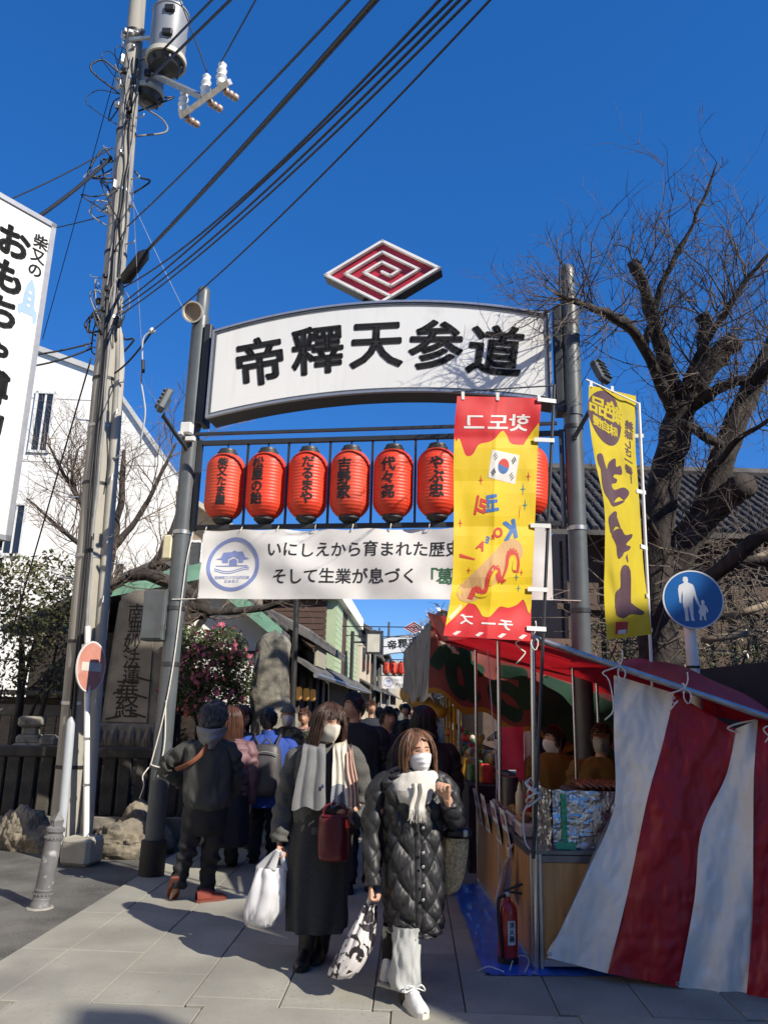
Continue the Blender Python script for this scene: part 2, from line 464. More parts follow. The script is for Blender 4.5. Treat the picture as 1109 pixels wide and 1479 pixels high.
for c in range(10):
    s0 = -2.2 + COLW * (c + .5)
    t = T0 + .5 - (0.5 if c % 2 else 0.0) + .12 * (c % 3 - 1)
    if t - .5 > T0 + 1e-3: t -= 1.0
    while t < 26:
        if t + .5 < T0 + .03: t += 1.0; continue
        if t - .5 < T0 - 1e-3:                # cut slab at the threshold row
            L_ = t + .5 - T0
            b = MB(); b.box((0, 0, .012), (COLW - GAP, L_ - GAP, .024), bev=.004)
            o = bpy.data.objects.new('paving_slab', b.mesh('cut_slab', stone_slab)); COL.objects.link(o); o.parent = pave
            o.location = S(s0, T0 + L_ / 2, .004); o.rotation_euler = (0, 0, -SA)
        else: slab(mid_me, s0, t)
        t += 1.0; n_slab += 1
for c in range(7): slab(row_me, -2.6 + 1.0 * c, T0 - .21)
for r_ in range(3):
    for c in range(7): slab(row_me, -2.9 + 1.0 * c + .5 * (r_ % 2), T0 - .63 - .42 * r_)
bm_ = MB(); bm_.grid(lambda u, v: S(lerp(-2.2, 2.8, u), lerp(26.2, 90, v), .028), 1, 6); struct(bm_.build('far_paving', stone_slab2))

# ------------------------------------------------------------------ the gate over the street
GO = V((-2.0737, 7.7627, 0)); GUv = V((3.9151, -0.6238, 0)); GW = GUv.length; GUv.normalize(); GN = V((GUv.y, -GUv.x, 0))
def gw(u, z, off=0.0): return GO + GUv * u + GN * off + V((0, 0, z))
GRZ = math.atan2(GUv.y, GUv.x)
gate = thing('street_gate', 'grey steel gate with arched white sign over the shopping street', 'gate', GO)
for side, u in ((0, 0.0), (1, GW)):
    b = MB()
    n = 28
    b.lathe([(.088, 0.0), (.088, 4.35), (.088, 5.72), (.086, 5.73), (.072, 5.75), (.072, 6.02), (.068, 6.06), (.05, 6.09), (.02, 6.105)], gw(u, 0), n)
    p = b.build('pole', steel_grey, gate, smooth=True)
    b = MB(); b.lathe([(.118, 0), (.118, .30), (.112, .305), (.09, .31)], gw(u, 0.025), n); b.build('base_sleeve', black_m, p, smooth=True)
    for zc in (3.28, 2.5, 4.30, 1.95):
        b = MB(); b.lathe([(.089, -.02), (.096, -.02), (.096, .02), (.089, .02)], gw(u, zc), 20, caps=False); b.build('clamp_band', steel_dark if zc != 3.28 else galv, p, smooth=True)
    # box-section plate between pole and the arched sign, wide pole jacket
    b = MB(); sg = 1 if side == 0 else -1
    b.box(gw(u + sg * .125, 5.02, 0.0), (.08, .20, 1.15), GRZ, bev=.008); b.build('mounting_plate', steel_dark, gate)
    b = MB(); b.lathe([(.09, 4.42), (.098, 4.42), (.098, 5.6), (.09, 5.6)], gw(u, 0), n); b.build('pole_jacket', steel_grey, p, smooth=True)
    b = MB(); b.box(gw(u + sg * .118, 3.79, 0), (.045, .06, .98), GRZ); b.build('frame_post', steel_dark, gate)

def arc_z(u, zl, za, zr):
    # parabola-like arc through both corners and the crown
    t = (u - .2) / (3.77 - .2)
    return lerp(zl, zr, t) + (za - (zl + zr) / 2) * 4 * t * (1 - t)
U0, U1 = .215, 3.765
ztop = lambda u: arc_z(u, 5.47, 5.715, 5.47)
zbot = lambda u: arc_z(u, 4.47, 4.69, 4.52)
F0, F1 = .16, -.14
b = MB()
NU = 36
outl = [(lerp(U0, U1, i / NU), ztop(lerp(U0, U1, i / NU))) for i in range(NU + 1)]
outl2 = [(lerp(U0, U1, i / NU), zbot(lerp(U0, U1, i / NU))) for i in range(NU + 1)]
def band(b, d0, d1, fn_hi, fn_lo, mi=0):
    vs, fs = [], []
    for i in range(NU + 1):
        u = lerp(U0, U1, i / NU)
        for d in (d0, d1):
            vs.append(gw(u, fn_hi(u), d)); vs.append(gw(u, fn_lo(u), d))
    for i in range(NU):
        a = 4 * i
        for p_, q in ((0, 1), (3, 2), (2, 0), (1, 3)): fs.append((a + p_, a + q, a + q + 4, a + p_ + 4))
    fs += [(0, 1, 3, 2), (4 * NU, 4 * NU + 2, 4 * NU + 3, 4 * NU + 1)]
    b.add(vs, fs, mi)
band(b, F0 - .03, F1, lambda u: ztop(u), lambda u: zbot(u))
board = b.build('sign_board', steel_dark, gate, smooth=30)
b = MB()                                    # aluminium rim, standing proud round the face
alu = M('brushed aluminium', (0.50, 0.50, 0.50), 0.35, 0.06, 20, metal=0.7)
rim = [(u, z) for u, z in outl] + [(u, z) for u, z in outl2[::-1]]
def ins(d):
    k = []
    for i in range(NU + 1):
        u = lerp(U0 + d, U1 - d, i / NU); k.append((u, ztop(u) - d))
    for i in range(NU + 1):
        u = lerp(U1 - d, U0 + d, i / NU); k.append((u, zbot(u) + d))
    return k
def ring(b, o, i_, d0, d1, mi=0):
    n = len(o); vs = []
    for a, c in zip(o, i_): vs += [gw(*a, d0), gw(*a, d1), gw(*c, d1), gw(*c, d0)]
    fs = []
    for k in range(n):
        p0, p1 = 4 * k, 4 * ((k + 1) % n)
        for j in range(4): fs.append((p0 + j, p0 + (j + 1) % 4, p1 + (j + 1) % 4, p1 + j))
    b.add(vs, fs, mi)
ring(b, ins(-.002), ins(.022), F0 - .03, F0 + .012)
b.build('rim', alu, board, smooth=25)
b = MB(); ring(b, ins(.024), ins(.045), F0 - .028, F0 + .002); b.build('inner_rim', steel_grey, board, smooth=25)
b = MB()
vs, fs = [], []
for i in range(NU + 1):
    u = lerp(U0 + .03, U1 - .03, i / NU); vs += [gw(u, ztop(u) - .03, F0 - .012), gw(u, zbot(u) + .03, F0 - .012)]
for i in range(NU): fs.append((2 * i, 2 * i + 1, 2 * i + 3, 2 * i + 2))
b.add(vs, fs); b.build('sign_face', white_panel, board)
for ch, u, z, rot in (('帝', .76, 5.085, 8), ('釋', 1.38, 5.185, 4), ('天', 2.0, 5.225, 0), ('参', 2.615, 5.18, -3), ('道', 3.215, 5.085, -8)):
    b = MB(); letter(b, ch, u, z, .53, lambda a, c: gw(a, c, F0 - .007), R(rot), bold=.031); b.build('character', ink, board)
# diamond emblem with square spiral
EC = (2.02, 6.125); HW, HH = .64, .385
def em(p, q, d): return gw(EC[0] + p * HW, EC[1] + q * HH, d)
red_en = M('red enamel', (0.40, 0.025, 0.045), 0.4, 0.12, 3)
b = MB(); b.prism([(-1, 0), (0, 1), (1, 0), (0, -1)], lambda x, y, d: em(x, y, d), .02, -.12); emb = b.build('emblem', steel_dark, gate)
b = MB(); b.add([em(-.97, 0, .026), em(0, .97, .026), em(.97, 0, .026), em(0, -.97, .026)], [(0, 1, 2, 3)]); b.build('enamel_face', red_en, emb)
def dq(a, c): return ((a + c) / 2, (a - c) / 2)          # square axes -> diamond axes
def rib(path, w, nm):
    b = MB()
    for (a0, c0), (a1, c1) in zip(path, path[1:]):
        lo_a, hi_a, lo_c, hi_c = min(a0, a1) - w, max(a0, a1) + w, min(c0, c1) - w, max(c0, c1) + w
        P = [dq(lo_a, lo_c), dq(hi_a, lo_c), dq(hi_a, hi_c), dq(lo_a, hi_c)]
        b.prism(P, lambda x, y, d: em(x, y, d), .03, .075)
    b.build(nm, white_paint, emb)
o_ = .955; rib([(-o_, -o_), (o_, -o_), (o_, o_), (-o_, o_), (-o_, -o_)], .042, 'border')
k_ = [(-.62, .955), (-.62, -.62), (.62, -.62), (.62, .62), (-.30, .62), (-.30, -.30), (.30, -.30), (.30, .30), (.0, .30), (.0, .02)]
rib(k_, .035, 'spiral_rib')
for i, u in enumerate((1.82, 2.22)):
    b = MB(); b.cyl(gw(u, 5.66, -.05), gw(u, 5.9, -.05), .022, 8); b.build('emblem_stay', steel_dark, gate)
# lantern frame
b = MB()
for z in (4.25, 3.335): b.box(gw(GW / 2, z, 0), (GW - .25, .05, .045), GRZ)
b.box(gw(GW / 2, 4.25, .28), (GW - .35, .03, .03), GRZ)
lf = b.build('lantern_frame', steel_dark, gate)
LU = [.425 + .4405 * i for i in range(8)]
for i in range(9):
    u = .205 + .4405 * i
    if i in (0, 8): continue
    b = MB(); b.box(gw(u, 3.79, 0), (.022, .022, .88), GRZ); b.build('frame_bar', steel_dark, lf)
# floodlights on arms, loudspeaker, camera bracket, boxes, small lamp (bolted to the poles)
def floodlight(u, tip, aim, nm='floodlight'):
    a0 = gw(u, 4.15, .09); b = MB(); tip = V(tip)
    b.tube([a0, a0 + V((0, 0, .02)), lerp(a0, tip, .5), tip], .022, 8); arm = b.build('floodlight_arm', steel_dark, gate, smooth=True)
    q = V(aim).to_track_quat('Y', 'Z').to_matrix()
    b = MB(); c = tip + V((0, 0, .16)); b.box(c, (.16, .07, .24), rot=q, bev=.015)
    for k in range(5): b.box(c - q @ V((0, .045, -.09 + .045 * k)), (.13, .03, .008), rot=q)
    fl = b.build(nm, steel_grey, gate)
    b = MB(); b.box(c + q @ V((0, .037, .02)), (.13, .004, .17), rot=q); b.build('lamp_glass', glass_dark, fl)
    b = MB(); b.tube([tip + q @ V((-.085, 0, 0)), tip + V((0, 0, -.01)), tip + q @ V((.085, 0, 0)), tip + q @ V((.085, 0, .16))], .009, 6); b.build('bracket', steel_dark, fl)
floodlight(0, at(236, 600, 7.3), (.75, .35, -.3)); floodlight(GW, at(868, 560, 6.75), (-.6, .6, -.35))
b = MB(); c = gw(-.03, 5.72, .13); ax = (gw(0.02, 0, 1) - gw(0, 0, 0) + V((0, 0, -.35))).normalized()
b.lathe([(.04, -.16), (.07, -.14), (.085, -.05), (.11, .03), (.118, .05), (.118, .065), (.10, .065), (.095, .03), (.05, 0), (.0, -.01)], c, 24, ax)
sp_ = b.build('loudspeaker', M('cream plastic', (0.52, 0.50, 0.44), .5, .08, 8), gate, smooth=True)
b = MB(); b.lathe([(.0, .02), (.093, .035)], c, 20, ax, caps=False); b.build('horn_mesh', M('speaker mesh', (.26, .2, .14), .8, .2, 90), sp_)
b = MB(); b.tube([gw(-.06, 5.6, .1), gw(-.02, 5.68, .12), gw(.06, 5.72, .12)], .012, 6); b.build('speaker_bracket', steel_dark, sp_)
b = MB(); b.box(gw(.0, 4.38, .11), (.12, .1, .12), GRZ, bev=.01); b.box(gw(-.04, 4.31, .12), (.04, .14, .03), GRZ); b.box(gw(.05, 4.26, .12), (.1, .05, .05), GRZ, bev=.005); b.build('bracket_box', white_paint, gate)
b = MB(); b.box(gw(-.17, 2.42, .04), (.24, .17, .50), GRZ, bev=.01); cb = b.build('control_box', steel_grey, gate)
b = MB(); b.box(gw(-.17, 2.42, .132), (.215, .012, .46), GRZ, bev=.004); b.build('box_door', steel_grey, cb)
b = MB(); b.box(gw(-.055, 2.3, .05), (.03, .05, .03), GRZ); b.build('hinge', galv, cb)
b = MB(); b.box(gw(-.055, 2.55, .05), (.03, .05, .03), GRZ); b.build('hinge', galv, cb)
b = MB(); b.box(gw(-.12, 3.12, .02), (.11, .1, .26), GRZ, bev=.02); b.build('junction_box', M('aged cream plastic', (0.6, 0.55, 0.36), .5, .08, 8), gate)
# cord tied round the pole, led down from the frame
b = MB()
pts = [gw(.13, 3.3, .02), gw(.1, 3.0, .05), gw(.085, 2.6, .06), gw(.07, 2.0, .08), gw(.03, 1.5, .1), gw(-.06, 1.05, .08), gw(-.085, .98, .06)]
b.tube(crv(pts, 30), .006, 6)
cord = b.build('tied_cord', rope_m, gate, smooth=True)
b = MB(); b.tube([gw(.1 * math.cos(a / 20 * 2 * math.pi), .99 - .02 * math.cos(a / 20 * 2 * math.pi), .1 * math.sin(a / 20 * 2 * math.pi)) for a in range(21)], .007, 6, caps=False)
b.tube(crv([gw(-.09, .98, .07), gw(-.13, .9, .1), gw(-.1, .82, .12), gw(-.14, .7, .1)], 10), .006, 6); b.build('cord_loop', rope_m, cord, smooth=True)
b = MB(); b.tube(crv([gw(.03, 1.6, .095), gw(.06, 1.2, .1), gw(.02, .9, .1)], 8), .006, 5); b.build('cord_end', rope_m, cord, smooth=True)

# ------------------------------------------------------------------ lanterns hung in the frame
lan_red = M('red lantern vinyl', (0.84, 0.07, 0.03), 0.45, 0.05, 3, trans=0.2)
lan_red2 = M('faded lantern vinyl', (0.78, 0.085, 0.04), 0.5, 0.08, 4, trans=0.2, streak=((.6, .1, .06), .4))
lan_cap = M('lantern cap', (0.035, 0.035, 0.037), 0.5, 0.1, 5)
words_ = ['柴又たま屋', '松屋の飴', 'だるまや', '吉野家', '代々㐂', 'やぶ忠', '川千家', '高木屋']
ordn = ['first', 'second', 'third', 'fourth', 'fifth', 'sixth', 'seventh', 'eighth']
def lan_r(z):          # half-height .335 body
    t = abs(z) / .335
    return .2 * (1 - max(0, (t - .55) / .45) ** 2.2 * .42)
for i, u in enumerate(LU):
    c = gw(u, 3.765, 0); tw = random.Random(i).uniform(-.25, .25)
    t_ = thing('paper_lantern', f'{ordn[i]} red lantern from the left gate pole, black lettering down its front', 'lantern', c, 'red lanterns hung in the gate frame')
    b = MB(); prof = [(.10, -.335)]
    NR = 20
    for k in range(NR * 4 + 1):
        z = -.332 + .664 * k / (NR * 4)
        prof.append((lan_r(z) + .0045 * abs(math.sin(math.pi * k / 4)) - .002, z))
    prof.append((.10, .335)); b.lathe(prof, c, 40); b.build('lantern_body', lan_red if i % 3 else lan_red2, t_, smooth='all')
    b = MB(); b.lathe([(.02, .33), (.105, .33), (.105, .365), (.09, .375), (.085, .4), (.02, .4)], c, 24); cpo = b.build('top_cap', lan_cap, t_, smooth=True)
    b = MB(); b.tube([c + V((0, 0, .4)), c + V((0, 0, .47))], .008, 6); b.build('hook', steel_dark, cpo)
    b = MB(); b.lathe([(.105, -.33), (.105, -.36), (.09, -.375), (.06, -.4), (.012, -.405), (.012, -.43)], c, 24); b.build('bottom_cap', lan_cap, t_, smooth=True)
    w = words_[i]; n = len(w); b = MB()
    pitch_ = min(.14, .50 / n)
    for k, ch in enumerate(w):
        def fn(x, y, c=c, tw=tw):
            r = lan_r(y) + .0045; a = x / r + tw
            return c + GN * (math.cos(a) * r) + GUv * (math.sin(a) * r) + V((0, 0, y))
        letter(b, ch, 0, pitch_ * ((n - 1) / 2 - k) + .01, pitch_ * 1.0, fn, bold=.035, cut=.045)
    b.build('lettering', ink, t_)

# ------------------------------------------------------------------ white banner under the lanterns
ban_cloth = M('banner vinyl', (0.78, 0.77, 0.74), 0.4, 0.03, 3, 0.05, 8, trans=.12)
bt = thing('street_banner', 'white printed banner with round blue emblem, tied under the lanterns', 'banner', gw(1.95, 2.59, .05))
def banf(u, z, off=0.0):
    a = (u - .2) / 3.55; v = (z - 2.6) / .7
    w = .014 * math.sin(a * 23 + v * 3) + .035 * nz(u * 1.7 + z, z * 2.2) + .022 * nz(u * 4 - z * 3, z * 3 + u * 2) - .02 * math.exp(-((a - .04) * 12 + (v - 1)) ** 2 * 3)
    sag = -.012 * math.sin(a * math.pi * 8) ** 2 * v
    return gw(u, z + sag, .05 + w + off)
b = MB(); b.grid(lambda a, v: banf(lerp(.25, 3.72, a), lerp(2.595, 3.295, v)), 160, 36); b.build('cloth', ban_cloth, bt, smooth='all')
for l, (s_, u0, z0, sz, cols) in enumerate((('いにしえから育まれた歴史と文化', .94, 3.09, .152, 0), ('そして生業が息づく', 1.0, 2.82, .152, 0))):
    b = MB(); x = u0 + sz / 2
    for ch in s_:
        letter(b, ch, x, z0, sz, lambda a, c: banf(a, c, .003), cut=.05, bold=.012); x += sz * 1.065
    b.build('printed_line', ink, bt)
b = MB(); x = 1.0 + sz * 9.75
for ch in '「葛飾柴又」': letter(b, ch, x + sz / 2, 2.82, sz * 1.05, lambda a, c: banf(a, c, .003), cut=.05, bold=.016); x += sz
b.build('printed_place_name', M('green ink', (.03, .13, .06), .5, .05, 4), bt)
blue_ink = M('faded blue ink', (.20, .25, .50), .5, .12, 6)
EMC = (.585, 2.945)
b = MB(); fnb = lambda a, c: banf(EMC[0] + a, EMC[1] + c, .003)
n = 48
for k in range(n):
    a0, a1 = 2 * math.pi * k / n, 2 * math.pi * (k + 1) / n
    b.add([fnb(.275 * math.cos(a0), .275 * math.sin(a0)), fnb(.275 * math.cos(a1), .275 * math.sin(a1)), fnb(.238 * math.cos(a1), .238 * math.sin(a1)), fnb(.238 * math.cos(a0), .238 * math.sin(a0))], [(0, 1, 2, 3)])
shape2d(b, [(-.19, .06), (-.14, .075), (-.115, .13), (-.03, .13), (0, .145), (.03, .13), (.09, .13), (.12, .075), (.17, .06), (.1, .05), (.1, .02), (.05, .02), (.05, .055), (0, .085), (-.06, .055), (-.06, .02), (-.12, .02), (-.12, .05)], fnb)
shape2d(b, [(-.045, -.005), (.035, -.005), (.035, .045), (0, .065), (-.045, .045)], fnb)
shape2d(b, [(-.18, -.018), (.15, -.018), (.15, -.008), (-.18, -.008)], fnb)
for ph in (0, 1):
    for k in range(14):
        x0, x1 = -.19 + .36 * k / 14, -.19 + .36 * (k + 1) / 14
        y = lambda x: -.045 - ph * .02 - .022 * math.sin((x + .19) / .36 * 5.2 - .4)
        b.add([fnb(x0, y(x0)), fnb(x1, y(x1)), fnb(x1, y(x1) - .008), fnb(x0, y(x0) - .008)], [(0, 1, 2, 3)])
for k, ch in enumerate('葛飾柴又の文化的景観'): letter(b, ch, -.16 + .036 * k, -.135, .036, fnb)
for k, ch in enumerate('葛飾柴又'): letter(b, ch, -.06 + .04 * k, -.175, .032, fnb)
b.build('round_emblem', blue_ink, bt)
for k in range(10):
    u = .27 + .38 * k; b = MB(); b.tube(crv([banf(u, 3.28, .01), gw(u + .01, 3.315, .06), gw(u + .01, 3.345, .035), gw(u, 3.31, .02)], 8), .005, 5); b.build('tie', rope_m, bt)
for u in (.26, 3.71):
    b = MB(); b.tube(crv([banf(u, 2.62, .005), gw(u, 2.6, .02), gw(0 if u < 1 else GW, 2.58, .1)], 8), .005, 5); b.build('corner_tie', rope_m, bt)
# ------------------------------------------------------------------ utility pole, transformers, fittings
UB, UT = V((-3.20, 8.57, 0)), V((-3.635, 8.62, 12.6))
def up(z): return lerp(UB, UT, z / 12.6)
def ur(z): return lerp(.165, .10, z / 12.6)
def uz(px, py): return at(px, py, 8.6).z
pole_t = thing('utility_pole', 'tall concrete utility pole hung with cables, transformers and step bolts', 'utility pole', UB)
b = MB(); b.tube([up(z) for z in [0, 1, 2, 4, 6, 8, 10, 12.6]], [ur(z) for z in [0, 1, 2, 4, 6, 8, 10, 12.6]], 24); b.build('pole', concrete, pole_t, smooth=True)
def upf(z, ang, r=0.0):                 # point on the pole's skin; ang 0 = towards the viewer, + = to the right
    return up(z) + V((math.sin(ang), -math.cos(ang), 0)) * (ur(z) + r)
rnd = random.Random(11)
for k, z in enumerate([.9, 1.55, 2.2, 3.15, 4.0, 4.7, 5.3, 6.1, 7.0, 7.9, 8.8, 9.6, 10.4]):
    b = MB(); b.lathe([(ur(z) + .001, -.018), (ur(z) + .008, -.018), (ur(z) + .008, .018), (ur(z) + .001, .018)], up(z), 20, caps=False)
    b.build('steel_band', galv if k % 2 else black_m, pole_t, smooth=True)
for k in range(16):
    z = 2.9 + .47 * k; a = 1.2 if k % 2 else -1.35
    p0 = upf(z, a, -.01); d = V((math.sin(a), -math.cos(a), 0))
    b = MB(); b.tube([p0, p0 + d * .15, p0 + d * .155 + V((0, 0, .03))], .009, 6); b.build('step_bolt', galv, pole_t)
cable_m = M('cable sheath', (0.014, 0.014, 0.016), 0.5, 0.2, 8)
cable_g = M('grey cable', (0.22, 0.22, 0.22), 0.6, 0.15, 8)
duct_m = M('pale conduit', (0.36, 0.39, 0.42), 0.5, 0.06, 6)
def pole_cable(a0, a1, z0, z1, r, m, nm='riser_cable', wob=.04, lift=.004):
    n = 40; ph = rnd.uniform(0, 9)
    b = MB(); b.tube([upf(lerp(z0, z1, k / n), lerp(a0, a1, k / n) + wob * math.sin(k * .37 + ph) + wob * .6 * math.sin(k * .9 + ph), r + lift * (.5 + .5 * math.sin(k * .5 + ph))) for k in range(n + 1)], r, 6)
    return b.build(nm, m, pole_t, smooth='all')
for k in range(5): pole_cable(.06 + .10 * k, .02 + .1 * k, .0 if k < 3 else 2.2, 6.4 + .5 * (k % 3), rnd.choice((.012, .015, .02)), cable_m if k not in (4,) else cable_g)
for k in range(4): pole_cable(-.1 + .35 * k, .1 + .3 * k, 6.2, 9.9, rnd.choice((.010, .013, .016)), cable_m if k % 3 else cable_g, wob=.10, lift=.012)
b = MB(); b.tube([up(z) + V((o_, -.02, 0)) for z, o_ in ((0, .215), (1.5, .205), (3, .195), (4.5, .185), (5.5, .17), (5.9, .12), (6.15, .05))], [.066, .064, .062, .060, .058, .055, .05], 18); b.build('riser_duct', M('pale duct concrete', (.38, .365, .32), .8, .1, 3, .1, 60, streak=((.2, .19, .17), .5)), pole_t, smooth=True)
for k_, z_ in enumerate((1.6, 2.7, 3.35, 4.1, 4.9)):
    p_ = up(z_) + V((.25 - .008 * z_, -.06, 0)); MB().tube([p_, p_ + V((.0, -.05, 0)), p_ + V((0, -.055, -.07))], .008, 6).build('step_bolt', galv, pole_t)
b = MB(); b.tube([upf(z, .12, .03) for z in (0.05, .7, 1.34, 1.38, 1.41)], [.045, .045, .045, .036, .012], 14); b.build('conduit', duct_m, pole_t, smooth=True)
# messy loops and clamps in three clusters
def loops(zc, n, spread, size, seed, nm, m):
    r_ = random.Random(seed)
    for k in range(n):
        z = zc + r_.uniform(-spread, spread); a = r_.uniform(-2.2, 2.2); c = upf(z, a, .02); d = V((math.sin(a), -math.cos(a), 0))
        L_ = size * r_.uniform(.5, 1.3)
        pts = [c, c + d * L_ * .7 + V((0, 0, r_.uniform(-.15, .12))), c + d * L_ + V((r_.uniform(-.1, .1), 0, r_.uniform(-.35, -.05))), upf(z - r_.uniform(.2, .5), a + r_.uniform(-.4, .4), .015)]
        b = MB(); b.tube(crv(pts, 14), r_.choice((.006, .009, .013)), 5); b.build(nm, m if k % 4 else cable_g, pole_t, smooth='all')
loops(9.35, 11, .5, .36, 3, 'jumper_loop', cable_m); loops(8.1, 10, .4, .22, 4, 'jumper_loop', cable_m); loops(6.25, 14, .3, .09, 5, 'tied_slack', cable_m)
for k in range(22):
    z = rnd.uniform(7.6, 10.4); a = rnd.uniform(-1.6, 1.6); c = upf(z, a, .03)
    b = MB(); b.box(c, (rnd.uniform(.03, .08), rnd.uniform(.04, .09), rnd.uniform(.03, .12)), rnd.uniform(0, 3), bev=.006); b.build('clamp', rnd.choice((galv, galv, black_m)), pole_t)
for k in range(10):
    z = rnd.uniform(6.0, 6.65); a = rnd.uniform(-1.2, 1.2)
    b = MB(); b.box(upf(z, a, .02), (.05, .05, rnd.uniform(.04, .1)), rnd.uniform(0, 3), bev=.006); b.build('clamp', black_m, pole_t)
# black splice closure where the thick cable leaves
sc0, sc1 = up(6.55) + V((.16, -.12, 0)), at(213, 362, 8.3)
b = MB(); b.tube([sc0, lerp(sc0, sc1, .12), lerp(sc0, sc1, .85), sc1], [.03, .075, .075, .03], 12); b.build('splice_closure', black_m, pole_t, smooth=True)
# transformers
tr_grey = M('transformer paint', (0.24, 0.255, 0.275), 0.45, 0.08, 5, spot=((.19, .2, .215), 6, .6))
def transformer(c, r, hgt):
    b = MB(); b.lathe([(r * .92, 0), (r, .03), (r, hgt * .93), (r * 1.05, hgt * .94), (r * 1.05, hgt * .97), (r * .9, hgt), (r * .3, hgt * 1.05)], c, 32)
    t_ = b.build('transformer', tr_grey, pole_t, smooth=True)
    b = MB(); b.lathe([(r * 1.0, -.02), (r * 1.12, -.02), (r * 1.12, .05), (r * 1.0, .05)], c, 32, caps=False); b.build('base_ring', M('ring paint', (.5, .47, .38), .5, .1, 6), t_, smooth=True)
    b = MB(); b.lathe([(r * .98, -.015), (r * .75, -.10), (r * .25, -.12)], c, 24)
    for k in range(6):
        a = k * math.pi / 3; b.box(V(c) + V((math.cos(a) * r * .6, math.sin(a) * r * .6, -.05)), (r * .7, .02, .08), a)
    b.build('underside', steel_dark, t_)
    for zf in (.3, .78):
        b = MB(); b.box(V(c) + V((.06, -r - .01, hgt * zf)), (.13, .06, .1), bev=.012); b.build('lug', black_m, t_)
    b = MB(); b.tube([V(c) + V((-r * .8, 0, hgt * .5)), V(c) + V((-r - .3, .05, hgt * .5))], .03, 8); b.build('bracket', galv, t_)
    b = MB(); b.lathe([(.03, 0), (.045, .02), (.03, .04), (.045, .06), (.03, .08), (.045, .1), (.02, .13)], V(c) + V((r * .5, -r * .3, hgt)), 12); b.build('bushing', white_paint, t_, smooth=True)
tc = at(240, 90, 8.45); transformer(tc, .235, .80)
transformer(at(214, 138, 8.75), .19, .6)
b = MB(); q0, q1 = up(uz(205, 60)), at(300, 150, 8.1); b.tube([at(222, 108, 8.5), at(292, 140, 8.2)], .045, 4); b.build('arm_brace', galv, pole_t)
c0, c1 = at(262, 168, 8.4), at(332, 118, 7.75)
b = MB(); b.tube([c0, c1], .045, 4); arm = b.build('crossarm', galv, pole_t)
for k, t in enumerate((.02, .5, .82)):
    c = lerp(c0, c1, t)
    b = MB(); b.lathe([(.02, 0), (.05, .02), (.06, .06), (.045, .09), (.07, .13), (.045, .17), (.065, .22), (.04, .27), (.055, .31), (.02, .35)], c + V((0, 0, .03)), 14); b.build('insulator', white_paint, arm, smooth=True)
    d = V((.6, .35, -.15)).normalized()
    b = MB(); b.lathe([(.02, 0), (.05, .02), (.05, .05), (.03, .06), (.05, .08), (.05, .11), (.03, .12), (.05, .14), (.045, .18), (.02, .2)], c + d * .04, 12, d); b.build('strain_insulator', M('brown insulator', (.4, .3, .24), .3, .1, 7), arm, smooth=True)
# ------------------------------------------------------------------ overhead cables
def wire(p0, p1, r, sag, label, name='overhead_cable', m=None, n=28, grp='overhead cables in the blue sky'):
    pts = [lerp(V(p0), V(p1), k / n) + V((0, 0, -sag * 4 * (k / n) * (1 - k / n))) for k in range(n + 1)]
    b = MB(); b.tube(pts, r, 6); o = b.build(name, m or cable_m, smooth='all', off=pts[0]); return tag(o, label, 'cable', grp)
Yf = 3.2
wire(sc1, at(590, -55, Yf), .020, .03, 'thick black cable rising right from the black splice on the utility pole')
wire(up(7.35) + V((.15, -.1, 0)), at(560, -60, Yf), .009, .05, 'thin cable rising right just above the thickest cable')
wire(up(6.5) + V((.17, -.1, .0)), at(690, -60, Yf), .009, .22, 'slack twisted cable first below the thickest cable', )
wire(up(6.28) + V((.17, -.1, .0)), at(712, -60, Yf), .009, .10, 'upper of the close pair of black cables rising right from the utility pole')
wire(up(6.22) + V((.17, -.1, .0)), at(720, -58, Yf), .009, .16, 'lower of the close pair of black cables rising right from the utility pole')
wire(up(6.12) + V((.17, -.12, .0)), at(730, -52, Yf), .008, .15, 'single black cable running under the close pair towards the upper right')
wire(at(220, 478, 8.1), at(752, -48, Yf), .007, .12, 'lowest thin cable from the small white insulator to the upper right')
wire(up(5.35) + V((.15, -.12, 0)), at(220, 478, 8.1), .011, .06, 'short twisted service cable between utility pole and small white insulator')
wire(at(212, 118, 8.3), at(345, -12, 6.4), .016, .0, 'thick cable passing in front of the grey transformer, lower of two')
wire(at(236, 72, 8.2), at(318, -12, 6.8), .014, .0, 'thick cable passing in front of the grey transformer, upper of two')
wire(at(320, 89, 7.86), at(376, -12, 6.6), .009, .0, 'thin cable rising from the crossarm insulators to the top edge')
wire(at(299, 104, 8.05), at(255, -12, 7.6), .008, -.02, 'short jumper wire between transformer top and crossarm insulator')
wire(up(8.35) + V((-.13, -.1, 0)), at(-40, 372, 6.2), .024, .1, 'thick cable falling left from the utility pole behind the tall white sign')
wire(up(8.5) + V((-.13, -.1, 0)), at(-60, 318, 6.6), .008, .06, 'thin cable falling left just above the thick one behind the white sign')
wire(up(7.5) + V((-.13, -.1, 0)), at(-60, 352, 9.6), .007, .05, 'thin cable with small clamp left of the utility pole under the thick one')
wire(up(5.75) + V((-.15, -.1, 0)), at(-40, 512, 8.0), .012, .08, 'upper of two black cables leaving the utility pole left at tie height')
wire(up(5.68) + V((-.15, -.1, 0)), at(-40, 528, 8.0), .012, .12, 'lower of two black cables leaving the utility pole left at tie height')
wire(up(5.55) + V((-.15, -.1, 0)), at(20, 905, 10.2), .010, .0, 'black guy wire slanting down left in front of the white building')
wire(at(196, 0, 8.8), at(62, 490, 9.4), .006, .03, 'thin wire slanting down left beside the top of the utility pole')
wire(up(8.6) + V((.1, -.08, 0)), at(205, 500, 8.0), .0025, .05, 'very thin pale wire hanging beside the utility pole', m=cable_g)
